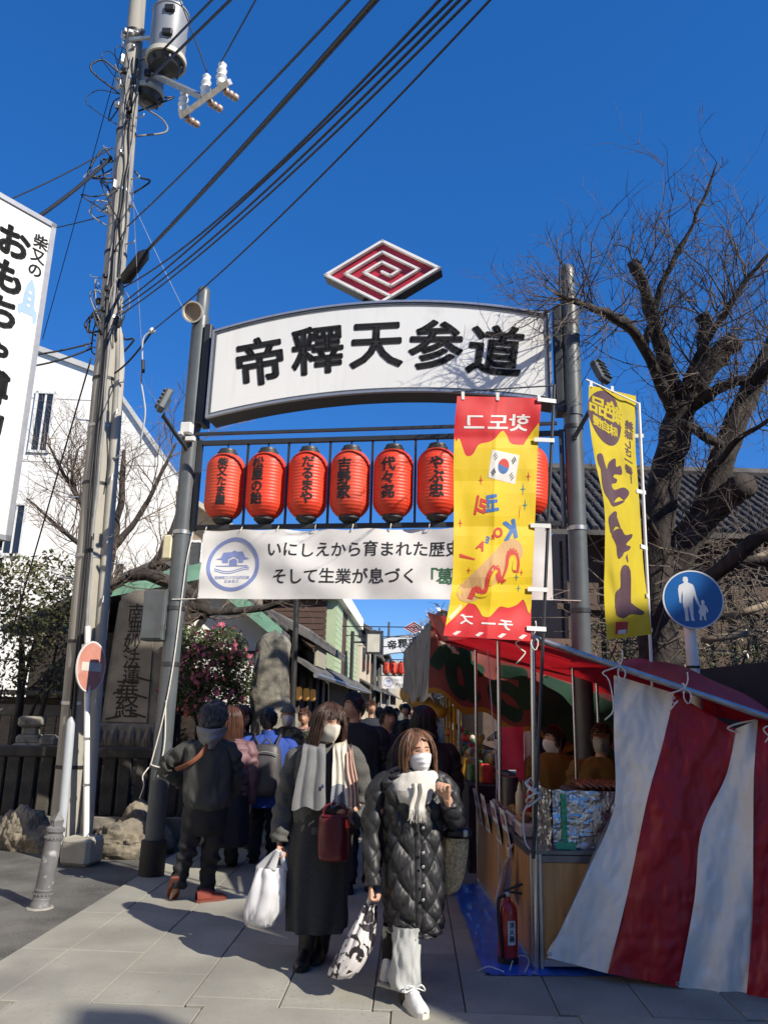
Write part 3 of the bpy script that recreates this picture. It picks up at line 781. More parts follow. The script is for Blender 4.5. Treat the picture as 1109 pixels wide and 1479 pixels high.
wire(up(7.9) + V((.1, -.08, 0)), at(268, 452, 7.75), .003, .02, 'thin pale drop wire from the utility pole to the left gate pole', m=duct_m)
ins_t = thing('drop_wire_insulator', 'small white insulator and hanging drop wire right of the utility pole', 'insulator', at(220, 478, 8.1))
b = MB(); c = at(220, 478, 8.1); b.lathe([(.012, -.03), (.035, -.02), (.02, 0), (.035, .02), (.012, .03)], c, 12, (1, 0, -1)); b.build('insulator_body', white_paint, ins_t, smooth=True)
b = MB(); b.tube(crv([c, at(207, 490, 8.1), at(206, 530, 8.1), at(204, 548, 8.1), at(208, 575, 8.1), at(210, 600, 8.1), at(203, 640, 8.1)], 24), .010, 6); b.build('drop_wire', duct_m, ins_t, smooth='all')
b = MB(); b.tube([at(207, 520, 8.09), at(207, 538, 8.09)], .02, 8); b.build('drop_clamp', black_m, ins_t)

# ------------------------------------------------------------------ tall white sign at the left edge
def solve_Y(px, py, z):
    d = ray(px, py); return d.y * (z - CAM_H) / d.z
TR_ = at(81, 325, 5.0); zt = TR_.z; zb_ = at(15, 782, 5.0).z
P_l = V((0, 0, CAM_H)) + ray(0, 279) * ((zt - CAM_H) / ray(0, 279).z)
du = (V((TR_.x, TR_.y, 0)) - V((P_l.x, P_l.y, 0))).normalized(); dn = V((du.y, -du.x, 0))
TS = V((TR_.x, TR_.y, 0))
def tw_(a, z, o=0.0): return TS - du * a + V((0, 0, z)) + dn * o           # a = distance left of the right edge
SW = 1.1
ts = thing('vertical_signboard', 'tall white illuminated sign with large black lettering beside the left edge', 'sign', TS - du * (SW / 2) + V((0, 0, zb_)))
rz_ = math.atan2(du.y, du.x)
b = MB(); b.box(tw_(SW / 2, (zt + zb_) / 2, -.14), (SW, .26, zt - zb_), rz_, bev=.012); b.build('sign_case', white_paint, ts)
b = MB(); b.box(tw_(SW / 2, (zt + zb_) / 2, -.004), (SW - .07, .012, zt - zb_ - .07), rz_); b.build('sign_face', white_panel, ts)
b = MB()
for a, z, w, hh in ((SW / 2, zt - .018, SW, .036), (SW / 2, zb_ + .018, SW, .036), (.018, (zt + zb_) / 2, .036, zt - zb_), (SW - .018, (zt + zb_) / 2, .036, zt - zb_)): b.box(tw_(a, z, .0), (w, .03, hh), rz_)
b.build('edge_trim', alu, ts)
b = MB(); b.box(tw_(SW / 2, zb_ - .03, -.14), (SW * .96, .2, .06), rz_); b.box(tw_(SW - .1, zb_ - 1.25, -.14), (.14, .14, 2.6), rz_); b.build('support_post', steel_dark, ts)
fs_ = lambda a, z: tw_(-a, z, .004)
b = MB()
for k, ch in enumerate('柴又の'): letter(b, ch, -.092 - .006 * k, zt - .20 - .115 * k, .105, fs_, bold=.03)
b.build('small_lettering', ink, ts)
for k, ch in enumerate('おもちゃ博物館'):
    b = MB(); letter(b, ch, -.285, zt - .31 - .268 * k, .235 if ch != 'ゃ' else .21, fs_, bold=.05); b.build('character', ink, ts)
b = MB(); rk = [(0, .2), (.035, .13), (.05, .05), (.05, -.03), (.085, -.08), (.085, -.15), (.06, -.17), (.05, -.11), (-.05, -.11), (-.06, -.14), (-.085, -.1), (-.085, -.06), (-.05, -.03), (-.05, .05), (-.035, .13)]
shape2d(b, [(x * .85 - .115, y * .9 + zt - .68) for x, y in rk], fs_); b.build('rocket_print', M('pale blue print', (.30, .43, .72), .5, .06, 6), ts)
for k in range(3):
    b = MB(); b.add([tw_(.115 + .012 * math.cos(a * math.pi / 6), zt - .615 - .05 * k + .012 * math.sin(a * math.pi / 6), .0065) for a in range(12)], [tuple(range(12))]); b.build('porthole_print', white_panel, ts)

# ------------------------------------------------------------------ no-entry sign, bollard
nb = G(117, 1248)
nt_ = thing('no_entry_sign', 'faded red no-entry sign on a white post in a concrete foot', 'road sign', nb)
b = MB(); b.box(nb + V((0, 0, .13)), (.32, .30, .26), R(-12), bev=.035); b.build('concrete_foot', M('foot concrete', (.36, .34, .28), .9, .12, 4, .3, 40), nt_)
pt = at(127, 905, nb.y); b = MB(); b.tube([nb + V((.03, 0, .2)), V((pt.x, nb.y, 2.35))], .03, 12); b.build('post', white_paint, nt_, smooth=True)
aim = V((.975, -.22, 0)).normalized(); pz_ = at(124, 963, nb.y).z; pc = lerp(nb + V((.03, 0, .2)), V((pt.x, nb.y, 2.35)), (pz_ - .2) / 2.15) + aim * .042; side_ = V((-aim.y, aim.x, 0))
b = MB(); b.lathe([(.265, -.006), (.27, 0), (.265, .006)], pc, 40, aim); plate = b.build('plate', M('sign back grey', (.3, .3, .3), .5, .1, 5), nt_)
fade = M('faded sign red', (.53, .23, .17), .6, .12, 4, spot=((.58, .34, .27), 5, .55))
def disc(c, r0, r1, off, m, nm, par, n=40):
    b = MB(); vs = []; e2 = aim.cross(V((0, 0, 1))).normalized()
    for k in range(n):
        a = 2 * math.pi * k / n; d = e2 * math.cos(a) + V((0, 0, math.sin(a))); vs += [c + d * r0 + aim * off, c + d * r1 + aim * off]
    b.add(vs, [(2 * k, 2 * k + 1, (2 * k + 3) % (2 * n), (2 * k + 2) % (2 * n)) for k in range(n)]); return b.build(nm, m, par)
disc(pc, .001, .25, .0075, fade, 'red_face', plate); disc(pc, .25, .264, .008, white_paint, 'white_rim', plate)
e2 = aim.cross(V((0, 0, 1))).normalized(); b = MB(); b.add([pc + e2 * x + V((0, 0, z)) + aim * .0095 for x, z in ((-.18, -.045), (.18, -.045), (.18, .045), (-.18, .045))], [(0, 1, 2, 3)]); b.build('white_bar', M('aged white bar', (.6, .58, .5), .6, .08, 6), plate)
for z in (.75, 1.2):
    b = MB(); b.lathe([(.031, -.012), (.036, -.012), (.036, .012), (.031, .012)], lerp(nb + V((.03, 0, .2)), V((pt.x, nb.y, 2.35)), (z - .2) / 2.15), 12, caps=False); b.build('strap', galv, nt_)

bb = G(58, 1312)
bl = thing('bollard', 'worn grey metal bollard with pointed cap on the asphalt edge', 'bollard', bb)
bol_m = M('worn bollard paint', (.135, .135, .14), .5, .2, 6, .2, 50, spot=((.42, .42, .42), 14, .6))
tip_ = V((.055, .02, .70)); axb = tip_.normalized()
b = MB(); b.lathe([(r_b * .84, z_b) for r_b, z_b in ((.09, 0), (.09, .04), (.084, .05), (.084, .075), (.08, .08), (.08, .125), (.084, .13), (.084, .14), (.078, .145), (.074, .5), (.082, .505), (.082, .535), (.072, .54), (.072, .56), (.085, .565), (.085, .59), (.06, .6), (.05, .605))], bb, 28, axb); b.build('shaft', bol_m, bl, smooth=30)
b = MB(); c = bb + axb * .60; b.add([c + V((x, y, 0)) for x, y in ((-.05, 0), (0, -.05), (.05, 0), (0, .05))] + [c + V((x, y, .05)) + axb * 0 for x, y in ((-.057, 0), (0, -.057), (.057, 0), (0, .057))] + [bb + tip_ + V((0, 0, .015))], [(0, 1, 2, 3), (0, 1, 5, 4), (1, 2, 6, 5), (2, 3, 7, 6), (3, 0, 4, 7), (4, 5, 8), (5, 6, 8), (6, 7, 8), (7, 4, 8)]); b.build('cap', bol_m, bl)
for zz in (.107, .52):
    for k in range(16):
        a = 2 * math.pi * k / 16; e1 = axb.orthogonal().normalized(); e3 = axb.cross(e1)
        b = MB(); b.ball(bb + axb * zz + (e1 * math.cos(a) + e3 * math.sin(a)) * (.069 if zz > .3 else .068), .009, 6, 4); b.build('stud', bol_m, bl, smooth=True)
b = MB(); b.lathe([(.105, .003), (.1, .01), (.08, .014)], bb, 24); b.build('mortar_ring', M('mortar', (.26, .25, .23), .9, .2, 9), bl)

# ------------------------------------------------------------------ stone balustrade, rocks, monuments
def rock(c, r, seed, label, name='garden_rock', m=None, flat=1.0):
    r_ = random.Random(seed); ox = r_.uniform(0, 50)
    def dp(d):
        q = d * 1.3 + V((ox, 0, 0))
        k = .30 * noise.noise(q) + .16 * abs(noise.noise(q * 2.7)) + .07 * abs(noise.noise(q * 7)) + .025 * noise.noise(q * 19)
        return k
    b = MB(); b.ball(V(c) + V((0, 0, r[2] * .72)), r, 60, 40, disp=dp)
    b.v = [(x, y, max(z, c[2] - .02)) for x, y, z in b.v]
    return tag(b.build(name, m or rock_m, smooth=22, off=V(c)), label, 'rock', 'rocks along the stone balustrade')
rock(G(168, 1240) + V((.05, .12, 0)), (.34, .22, .20), 1, 'low flat-topped rock right behind the concrete sign foot')
rock(G(150, 1215) + V((0, .25, 0.02)), (.28, .22, .34), 2, 'upright rock standing just behind the low flat rock')
rock(at(40, 1182, 9.0) * V((1, 1, 0)), (.22, .2, .24), 3, 'dark rock left of the utility pole before the balustrade')
rock(at(20, 1185, 9.1) * V((1, 1, 0)), (.16, .16, .2), 4, 'small pale rock at far left before the balustrade')
rock(at(62, 1192, 8.9) * V((1, 1, 0)), (.2, .16, .14), 5, 'low rock against the foot of the utility pole')
rock(at(205, 1175, 9.3) * V((1, 1, 0)), (.26, .2, .26), 6, 'shaded rock between balustrade and left gate pole')
rock(at(228, 1190, 9.0) * V((1, 1, 0)), (.2, .18, .16), 7, 'small shaded rock behind the foot of the left gate pole')
rock(at(2, 1120, 10.1) * V((1, 1, 0)) + V((0, 0, .3)), (.35, .3, .3), 8, 'round pale rock behind the balustrade at the left edge')
fence_a, fence_b = V((-5.2, 9.35, 0)), V((-1.9, 9.75, 0))
fd = (fence_b - fence_a).normalized(); fz = math.atan2(fd.y, fd.x); FL = (fence_b - fence_a).length
fe = thing('stone_balustrade', 'low dark stone balustrade with close upright posts behind the rocks', 'fence', fence_a)
b = MB(); b.box(lerp(fence_a, fence_b, .5) + V((0, 0, .14)), (FL, .26, .28), fz, bev=.01); b.build('plinth', stone_dark, fe)
fence_shade_m = M('shade-darkened stone', (.05, .046, .04), .9, .35, 5, .5, 45, spot=((.10, .095, .08), 7, .62))  # separate stone, its colour darkened for the shade on the fence
b = MB(); b.box(lerp(fence_a, fence_b, .5) + V((0, 0, .985)), (FL, .2, .12), fz, bev=.015); b.build('top_rail', fence_shade_m, fe)
k = 0; x = .08
base_post = None
while x < FL:
    o = bpy.data.objects.new('post', base_post.data) if base_post else None
    p = fence_a + fd * x
    if o is None:
        b = MB(); b.box(V((0, 0, .61)), (.142, .15, .66), 0, bev=.012); base_post = bpy.data.objects.new('post', b.mesh('post', fence_shade_m)); o = base_post
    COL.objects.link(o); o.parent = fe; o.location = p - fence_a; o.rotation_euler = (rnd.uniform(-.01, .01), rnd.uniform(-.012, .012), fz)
    x += .18
# big inscribed stone
mb_ = at(192, 1046, 10.6); MZ0 = mb_.z
def mon(a, z, o=0.0): return mb_ + V((.985, -.17, 0)) * a + V((.17, .985, 0)) * (-o) + V((0, 0, z))
mo = thing('inscribed_stone', 'tall dark inscribed stone slab on a carved lotus base behind the balustrade', 'monument', mb_ * V((1, 1, 0)))
Hm = at(205, 853, 10.6).z - MZ0
mrz = math.atan2(-.17, .985)
b = MB(); outl_m = [(-.38, 0), (-.36, .6), (-.335, 1.2), (-.31, Hm - .18), (-.26, Hm - .1), (-.12, Hm - .02), (.06, Hm), (.22, Hm - .03), (.33, Hm - .13), (.37, Hm - .3), (.40, 1.0), (.42, .5), (.44, 0)]
b.prism(outl_m, lambda x, y, d: mon(x, y, d), .13, -.16); b.build('slab', stone_dark, mo)
b = MB(); b.prism([(-.33, .03), (-.285, Hm - .2), (.23, Hm - .2), (.27, .03)], lambda x, y, d: mon(x, y, d), .132, .15); b.build('inscribed_face', M('polished dark stone', (.20, .18, .15), .6, .25, 4, .2, 50), mo)
chs = '南無妙法蓮華経'; b = MB()
carve = M('carved groove', (.035, .03, .027), .9, .2, 20)
for k, ch in enumerate(chs): letter(b, ch, -.03 + .02 * math.sin(k * 2.1), Hm - .33 - .205 * k, .25 if k < 5 else .29, lambda a, c: mon(a, c, .154), sx=.95 + .14 * (k > 4), bold=.006)
for s_, x0, z0, ln in ((1, .05, .16, .2), (-1, -.1, .12, .22), (-1, -.1, .45, .15), (1, .06, .62, .22), (1, .05, .4, .2)):
    b.add([mon(x0, z0, .1545), mon(x0 + s_ * ln, z0 - .05, .1545), mon(x0 + s_ * ln * .95, z0 - .075, .1545), mon(x0, z0 - .03, .1545)], [(0, 1, 2, 3)])
b.build('inscription', carve, mo)
for k in range(9):                     # lotus petals
    x = -.44 + .11 * k; w = .085
    b = MB()
    def pet(u, v, x=x, w=w, k=k):
        a = (u - .5) * 2; hh = .26 * math.sqrt(max(0, 1 - a * a * .96)); bulge = .07 * (1 - a * a) * math.sin(math.pi * min(1, v * .9 + .1))
        return mon(x * 1.06 + a * w * (1.1 - .25 * v), -.27 + hh * v, .2 + bulge + .012 * math.sin(a * 14) * (1 - v) + .03 * (k % 2))
    b.grid(pet, 14, 8); b.build('lotus_petal', stone_dark, mo, smooth='all')
b = MB(); b.box(mon(.02, -.14, .02), (.98, .42, .30), mrz, bev=.03); b.build('lotus_block', stone_dark, mo)
b = MB(); b.box(mon(.05, -.40, .05), (1.12, .56, .2), mrz, bev=.07); b.build('rounded_course', rock_m, mo)
b = MB(); b.box(mon(.06, -.62, .06), (1.4, .7, .22), mrz, bev=.02); b.build('stone_step', stone_pale, mo)
b = MB(); b.box(mon(.06, -.73 - (MZ0 - .73) / 2, .0), (1.6, .9, MZ0 - .73), mrz, bev=.02); b.build('foundation', stone_dark, mo)
# rough natural stone further right
rb = at(392, 1062, 10.9) * V((1, 1, 0)); rt = at(392, 912, 10.9).z
st = thing('rough_standing_stone', 'tall rough pale standing stone beside the camellia bush', 'monument', rb)
def rs(u, v):
    a = u * 2 * math.pi; z = v * rt
    w = interp([(0, .34), (.3, .33), (.55, .32), (.61, .27), (.85, .25), (.93, .225), (.975, .16), (1, .04)], v); sh = interp([(0, .04), (.55, .05), (.65, -.06), (1, -.05)], v)
    k = 1 + .16 * nz(math.cos(a) * 1.5, math.sin(a) * 1.5, z * 1.6) + .1 * nz(math.cos(a) * 4, math.sin(a) * 4, z * 3.5)
    return rb + V((sh + math.cos(a) * w * k, math.sin(a) * w * .55 * k, z + .05 * nz(math.cos(a), z * 2) * v))
b = MB(); b.grid(rs, 56, 60, closeu=True); b.build('stone_body', stone_pale, st, smooth='all')
b = MB(); b.ball(rb + V((.24, -.05, rt * .28)), (.2, .18, rt * .33), 20, 16, disp=lambda d: .2 * noise.noise(d * 2 + V((3, 1, 7)))); b.build('side_stone', stone_pale, st, smooth='all')
# small stone lantern on the left
sl = at(42, 1084, 10.3); slb = sl * V((1, 1, 0))
t_ = thing('small_stone_lantern', 'small stacked stone lantern behind the balustrade left of the utility pole', 'stone lantern', slb)
for nm, z, sz in (('base_stone', sl.z - .35, (.36, .34, .9)), ('shaft_stone', sl.z + .14, (.3, .28, .12)), ('light_box', sl.z + .24, (.2, .2, .12)), ('cap_stone', sl.z + .36, (.3, .28, .13))):
    b = MB(); b.box(V((slb.x, slb.y, z)), sz, .2, bev=.03); b.build(nm, stone_pale, t_)
b = MB(); b.box(V((slb.x + .24, slb.y, sl.z + .12)), (.24, .24, .16), .3, bev=.05); b.build('side_stone', stone_pale, t_)
# ------------------------------------------------------------------ buildings left
def poly_house(name, label, outline, org, xdir, depth, m, par=None):
    """outline in (x,z) on a vertical plane through org along xdir, extruded away from the viewer"""
    xd = V(xdir).normalized(); yd = V((-xd.y, xd.x, 0))
    t_ = thing(name, label, 'building', org)
    f = lambda x, z, d=0.0: V(org) + xd * x + yd * d + V((0, 0, z))
    b = MB(); b.prism(outline, lambda x, y, d: f(x, y, d), 0, depth); b.build('wall', m, t_)
    return t_, f
def window(f, par, x, z, w, h, m=None, bars=1, fr=None):
    fr = fr or white_paint
    b = MB()
    for a, c, ww, hh in ((x, z + h / 2, w + .08, .06), (x, z - h / 2, w + .08, .06), (x - w / 2, z, .06, h + .06), (x + w / 2, z, .06, h + .06)):
        b.prism([(a - ww / 2, c - hh / 2), (a + ww / 2, c - hh / 2), (a + ww / 2, c + hh / 2), (a - ww / 2, c + hh / 2)], f, -.05, .02)
    for k in range(bars):
        xx = x - w / 2 + w * (k + 1) / (bars + 1); b.prism([(xx - .02, z - h / 2), (xx + .02, z - h / 2), (xx + .02, z + h / 2), (xx - .02, z + h / 2)], f, -.03, .02)
    wo_ = b.build('window_frame', fr, par)
    b = MB(); b.prism([(x - w / 2, z - h / 2), (x + w / 2, z - h / 2), (x + w / 2, z + h / 2), (x - w / 2, z + h / 2)], f, -.012, .01); b.build('window_pane', m or glass_dark, wo_)
WO = V((-12.5, 17.2, 0))
wh, wf = poly_house('white_building', 'large plain white building with sloping roof edge behind the utility pole', [(0, 0), (7.1, 0), (7.1, 7.3), (5.62, 9.25), (3.4, 10.0), (0, 11.3)], WO, (1, .05, 0), 7, stucco_white)
rim_w = M('parapet metal', (.5, .5, .48), .5, .08, 4)
for (x0, z0), (x1, z1) in (((7.1, 7.3), (5.62, 9.25)), ((5.62, 9.25), (3.4, 10.0)), ((3.4, 10.0), (0, 11.3))):
    b = MB(); b.prism([(x0, z0), (x0, z0 + .14), (x1, z1 + .14), (x1, z1)], wf, -.08, 7.05); b.build('parapet_cap', rim_w, wh)
for z in (8.6, 7.0, 4.2):
    b = MB(); b.prism([(0, z), (7.1 if z < 7.2 else 5.9, z), (7.1 if z < 7.2 else 5.9, z + .02), (0, z + .02)], wf, -.008, .01); b.build('panel_joint', M('joint grey', (.4, .39, .37), .9, .05, 4), wh)  # joint lines in a plain darker grey
for x, z, w, h in ((4.28, 8.0, .42, 1.5), (3.98, 5.35, .42, 1.2), (3.72, 4.3, .3, .8), (1.4, 7.75, .6, 1.3), (6.35, 4.2, .5, .9), (1.2, 5.2, .6, 1.2)): window(wf, wh, x, z, w, h)
# boundary wall with boards
bwl = thing('boundary_wall', 'low black timber boundary wall with flat coping behind the balustrade', 'wall', V((-6, 11.4, 0)))
b = MB(); b.box(V((-5.6, 11.5, .8)), (6.2, .12, 1.6), bev=.01); b.build('wall_core', wood_dark, bwl)
b = MB(); b.box(V((-5.6, 11.45, 1.66)), (6.4, .42, .07), bev=.01); b.build('coping', tile_m, bwl)
grey_board = M('silvered boards', (.17, .15, .13), .85, .25, 6, .2, 30, stretch=(1, 1, 8))
for k in range(14):
    b = MB(); b.box(V((-6.6 + .16 * k, 11.425, .75)), (.15, .03, 1.2), bev=.005); b.build('board', grey_board, bwl)
b = MB(); b.box(V((-5.6, 11.42, 1.42)), (2.4, .05, .16), bev=.01); b.build('rail', M('grey rail', (.12, .12, .12), .8, .1, 5), bwl)
# gabled white house with green copper roof edges
gc = at(300, 832, 12.8)
GOh = V((gc.x, 12.8, 0)); ezL, ezR = at(165, 858, 12.8), at(410, 922, 12.8)
gh, gf = poly_house('gabled_house', 'white gabled house with green copper roof edges behind the camellia', [(-1.4, 0), (ezR.x - gc.x - .12, 0), (ezR.x - gc.x - .12, ezR.z - .02), (0, gc.z), (-1.4, ezL.z + .05)], GOh, (1, 0, 0), 6, stucco_white)
for nm, pts in (('roof_slope', ((0, gc.z), (ezR.x - gc.x, ezR.z))), ('roof_slope', ((0, gc.z), (ezL.x - gc.x, ezL.z)))):
    (x0, z0), (x1, z1) = pts
    b = MB(); b.prism([(x0, z0), (x1, z1), (x1, z1 + .12), (x0, z0 + .16)], gf, -.3, 6.2); rf = b.build(nm, tile_m, gh)
    b = MB(); b.prism([(x0, z0 - .10), (x1, z1 - .10), (x1, z1 + .13), (x0, z0 + .17)], gf, -.34, -.305); b.build('copper_edge', copper_green, rf)
    n = 9
    for k in range(n):
        xx, zz = lerp(x0, x1, (k + .5) / n), lerp(z0, z1, (k + .5) / n)
        b = MB(); b.tube([gf(xx, zz + .17, -.2), gf(xx, zz + .17, 6.1)], .045, 8); b.build('roof_tile_row', tile_m, rf)
b = MB(); b.prism([(-1.42, 2.35), (ezR.x - gc.x - .1, 2.35), (ezR.x - gc.x - .1, 2.42), (-1.42, 2.42)], gf, -.06, .02); b.build('belt_board', wood_brown, gh)
window(gf, gh, -.5, 1.7, .9, .7, bars=2, fr=wood_brown)
# small tan roofed house behind the left gate pole
tg = at(232, 715, 20.0); th, tf = poly_house('tan_gabled_house', 'tan house gable seen between white building and left gate pole', [(-1.2, 0), (2.6, 0), (2.6, tg.z - 1.3), (0.0, tg.z + .35), (-1.2, tg.z - .7)], V((tg.x, 20, 0)), (1, 0, 0), 5, M('tan boards', (.24, .19, .14), .85, .2, 4, .2, 30, stretch=(1, 1, 6)))
b = MB(); b.prism([(0, tg.z + .35), (2.8, tg.z - 1.42), (2.8, tg.z - 1.3), (0, tg.z + .5)], tf, -.4, 5); b.build('roof_slope', M('pale roof edge', (.45, .42, .33), .7, .1, 5), th)
window(tf, th, .9, tg.z - 1.6, .7, .7)

# ------------------------------------------------------------------ shops along the left of the street
def row_house(name, label, s_f, t0, t1, ztop, depth, m, roof=True, eave=None, low=None, front_m=None):
    t_ = thing(name, label, 'building', S(s_f, t0))
    b = MB(); sd = -1 if s_f < 0 else 1
    q = [S(s_f, t0), S(s_f, t1), S(s_f + sd * depth, t1), S(s_f + sd * depth, t0)]
    b.add([p + V((0, 0, 0)) for p in q] + [p + V((0, 0, ztop)) for p in q], [(0, 1, 2, 3), (4, 5, 6, 7), (0, 1, 5, 4), (1, 2, 6, 5), (2, 3, 7, 6), (3, 0, 4, 7)])
    b.build('wall', m, t_)
    if roof:
        zr = ztop + depth * .28
        b = MB(); o = .45
        for sgn in (0, 1):
            pa = s_f - sd * o if sgn == 0 else s_f + sd * (depth + o); pm_ = s_f + sd * depth / 2; ze = ztop - .05
            vs = [S(pa, t0 - .3, ze), S(pa, t1 + .3, ze), S(pm_, t1 + .3, zr), S(pm_, t0 - .3, zr)]
            b.add(vs + [v + V((0, 0, .1)) for v in vs], [(0, 1, 2, 3), (4, 5, 6, 7), (0, 1, 5, 4), (1, 2, 6, 5), (2, 3, 7, 6), (3, 0, 4, 7)])
        rf = b.build('roof', tile_m, t_)
        k = t0 - .2
        while k < t1 + .25:
            b = MB(); b.tube([S(s_f - sd * o, k, ztop + .06), S(s_f + sd * depth / 2, k, zr + .11)], .06, 6); b.build('roof_tile_row', tile_m, rf); k += .33
    if low:
        z0, out = low
        b = MB(); vs = [S(s_f, t0, z0 + .35), S(s_f, t1, z0 + .35), S(s_f - sd * out, t1, z0), S(s_f - sd * out, t0, z0)]
        b.add(vs + [v + V((0, 0, .07)) for v in vs], [(0, 1, 2, 3), (4, 5, 6, 7), (0, 1, 5, 4), (1, 2, 6, 5), (2, 3, 7, 6), (3, 0, 4, 7)]); ea = b.build('lower_eave', tile_m, t_)
        b = MB(); b.tube([S(s_f - sd * out * 1.02, t0, z0 - .02), S(s_f - sd * out * 1.02, t1, z0 - .02)], .05, 8); b.build('gutter', galv, ea)
    return t_
shop1 = row_house('timber_shop', 'dark timber shop with tiled eaves left of the street beyond the gate', -2.3, 13.9, 20.4, 2.75, 4.5, wood_dark, low=(2.12, .55))
for k in range(5):
    b = MB(); b.box(S(-2.28, 14.2 + 1.25 * k, 1.2), (.1, .12, 2.1), -SA, bev=.01); b.build('pillar', wood_brown, shop1)
for k in range(5):
    b = MB(); b.box(S(-2.28, 14.8 + 1.2 * k, 1.9), (.03, .85, .5), -SA); b.build('shop_curtain', M('noren', (.05, .035, .06), .8, .3, 5) if k % 2 else M('noren2', (.16, .13, .09), .8, .2, 5), shop1)
b = MB(); b.box(S(-1.95, 16.2, 2.55), (.06, 1.6, .45), -SA, bev=.01); b.build('name_board', M('pale board', (.33, .31, .24), .8, .1, 6), shop1)
lamp_warm = bpy.data.materials.new('warm lamp'); lamp_warm.use_nodes = True
lamp_warm.node_tree.nodes['Principled BSDF'].inputs['Emission Color'].default_value = (1, .55, .15, 1); lamp_warm.node_tree.nodes['Principled BSDF'].inputs['Emission Strength'].default_value = .08; lamp_warm.node_tree.nodes['Principled BSDF'].inputs['Base Color'].default_value = (.3, .15, .04, 1)
for k in range(3):
    b = MB(); b.lathe([(.03, -.12), (.06, -.09), (.06, .09), (.03, .12)], S(-2.1, 14.4 + 1.0 * k, 1.78), 14); b.build('lit_paper_lamp', lamp_warm, shop1, smooth=True)
bp_ = at(428, 868, 9.9); bq = at(425, 1045, 9.9)
o = MB().cyl(V((bq.x, 9.9, 0)), V((bp_.x, 9.9, bp_.z + .25)), .035, 8).build('flag_post', steel_dark, off=V((bq.x, 9.9, 0)), smooth=True); tag(o, 'thin black steel post standing before the dark timber shop', 'post')
sid_b = M('brown siding', (.085, .05, .037), .7, .15, 5, stretch=(1, 1, 6)); sid_g = M('green siding', (.40, .49, .31), .6, .06, 4)
shop2 = row_house('siding_building', 'brown and pale green sided building with white roof edge on the left', -2.3, 22.3, 31, 4.55, 4.2, sid_b, roof=False)
for k, (ta, tb, mm) in enumerate(((22.32, 24.2, sid_g), (26.0, 31.02, sid_g))):
    for j in range(26):
        b = MB() if j == 0 else b
        b.box(S(-2.285, (ta + tb) / 2, .1 + .17 * (j + .5)), (.035, tb - ta, .155), -SA)
    stuff(b.build('green_cladding', mm, shop2))
b = MB()
for j in range(26): b.box(S(-4.6, 22.29, .1 + .17 * (j + .5)), (4.1, .03, .15), -SA)
stuff(b.build('brown_cladding', sid_b, shop2))
b = MB(); b.box(S(-2.5, 22.27, 2.3), (.42, .05, 4.5), -SA); b.build('corner_panel', sid_g, shop2)
b = MB(); vs = [S(-2.1, 22.0, 4.55), S(-2.1, 31.3, 4.55), S(-6.7, 31.3, 4.55), S(-6.7, 22.0, 4.55)]; b.add(vs + [v + V((0, 0, .42)) for v in vs], [(0, 1, 2, 3), (4, 5, 6, 7), (0, 1, 5, 4), (1, 2, 6, 5), (2, 3, 7, 6), (3, 0, 4, 7)]); b.build('roof_edge', stucco_white, shop2)
shop2b = row_house('low_timber_shop', 'low dark shop front under long eaves before the green sided building', -2.25, 20.6, 31.5, 2.3, 3.0, wood_dark, roof=False, low=(2.1, .5))
shop3 = row_house('cream_house', 'cream two-storey house with tiled roof further along the left side', -2.3, 33, 41, 4.7, 4.5, stucco_cream, low=(2.3, .6))
hf = lambda x, z, d=0.0: S(-2.3 + d * 0, 33, 0) + V((x, -.0 + d, z))
for k in range(2):
    b = MB(); b.box(S(-2.27, 35 + 3 * k, 3.6), (.06, 1.3, 1.0), -SA); w_ = b.build('window_frame', steel_dark, shop3)
    b = MB(); b.box(S(-2.235, 35 + 3 * k, 3.6), (.02, 1.1, .85), -SA); b.build('window_pane', glass_dark, w_)
b = MB(); b.box(S(-3.4, 32.97, 3.5), (1.0, .06, .9), -SA); w_ = b.build('window_frame', steel_dark, shop3)
row_house('brown_house', 'brown house with tiled roof far down the left side', -2.2, 42, 52, 4.1, 4.5, wood_brown, low=(2.3, .6))
row_house('grey_house', 'pale grey house at the far end of the left side', -2.2, 53, 70, 5.0, 5, M('grey stucco', (.4, .39, .37), .9, .05, 3), low=(2.4, .6))
row_house('far_right_house', 'dark tiled house far down the right side', 2.6, 30, 52, 4.0, 5, wood_brown, low=(2.3, .7))
row_house('far_right_shop', 'pale shop at the far end of the right side', 2.6, 53, 72, 4.6, 5, stucco_cream, low=(2.3, .7))
row_house('end_building', 'pale building closing the far end of the street', -6, 96, 104, 7, -14, stucco_cream, roof=False)
row_house('far_left_house', 'grey house far behind the second gate on the left', -2.2, 72, 95, 5.2, 5, M('grey stucco', (.4, .39, .37)), low=(2.4, .6))
row_house('far_end_right_house', 'brown house far behind the second gate on the right', 2.6, 73, 95, 4.8, 5, wood_brown, low=(2.4, .6))
# unseen houses added for the light: left bounces warm sun, rear blocks blue sky
for nm, lb, c, sz in (('light_bounce_house', 'unseen cream house added left of the viewer to bounce warm light', (-9.5, 0, 4), (3, 19, 8)), ('sky_block_house', 'unseen cream house added behind the viewer to block blue sky', (-1, -12, 3.8), (13, 5, 7.6))):
    t_ = thing(nm, lb, 'building', V((c[0], c[1], 0))); b = MB(); b.box(c, sz); b.build('wall', M('warm cream stucco', (.66, .58, .45), .9, .05, 1.5), t_)
    b = MB(); b.box((c[0], c[1], sz[2] + .15), (sz[0] + .6, sz[1] + .6, .3)); b.build('roof', tile_m, t_)
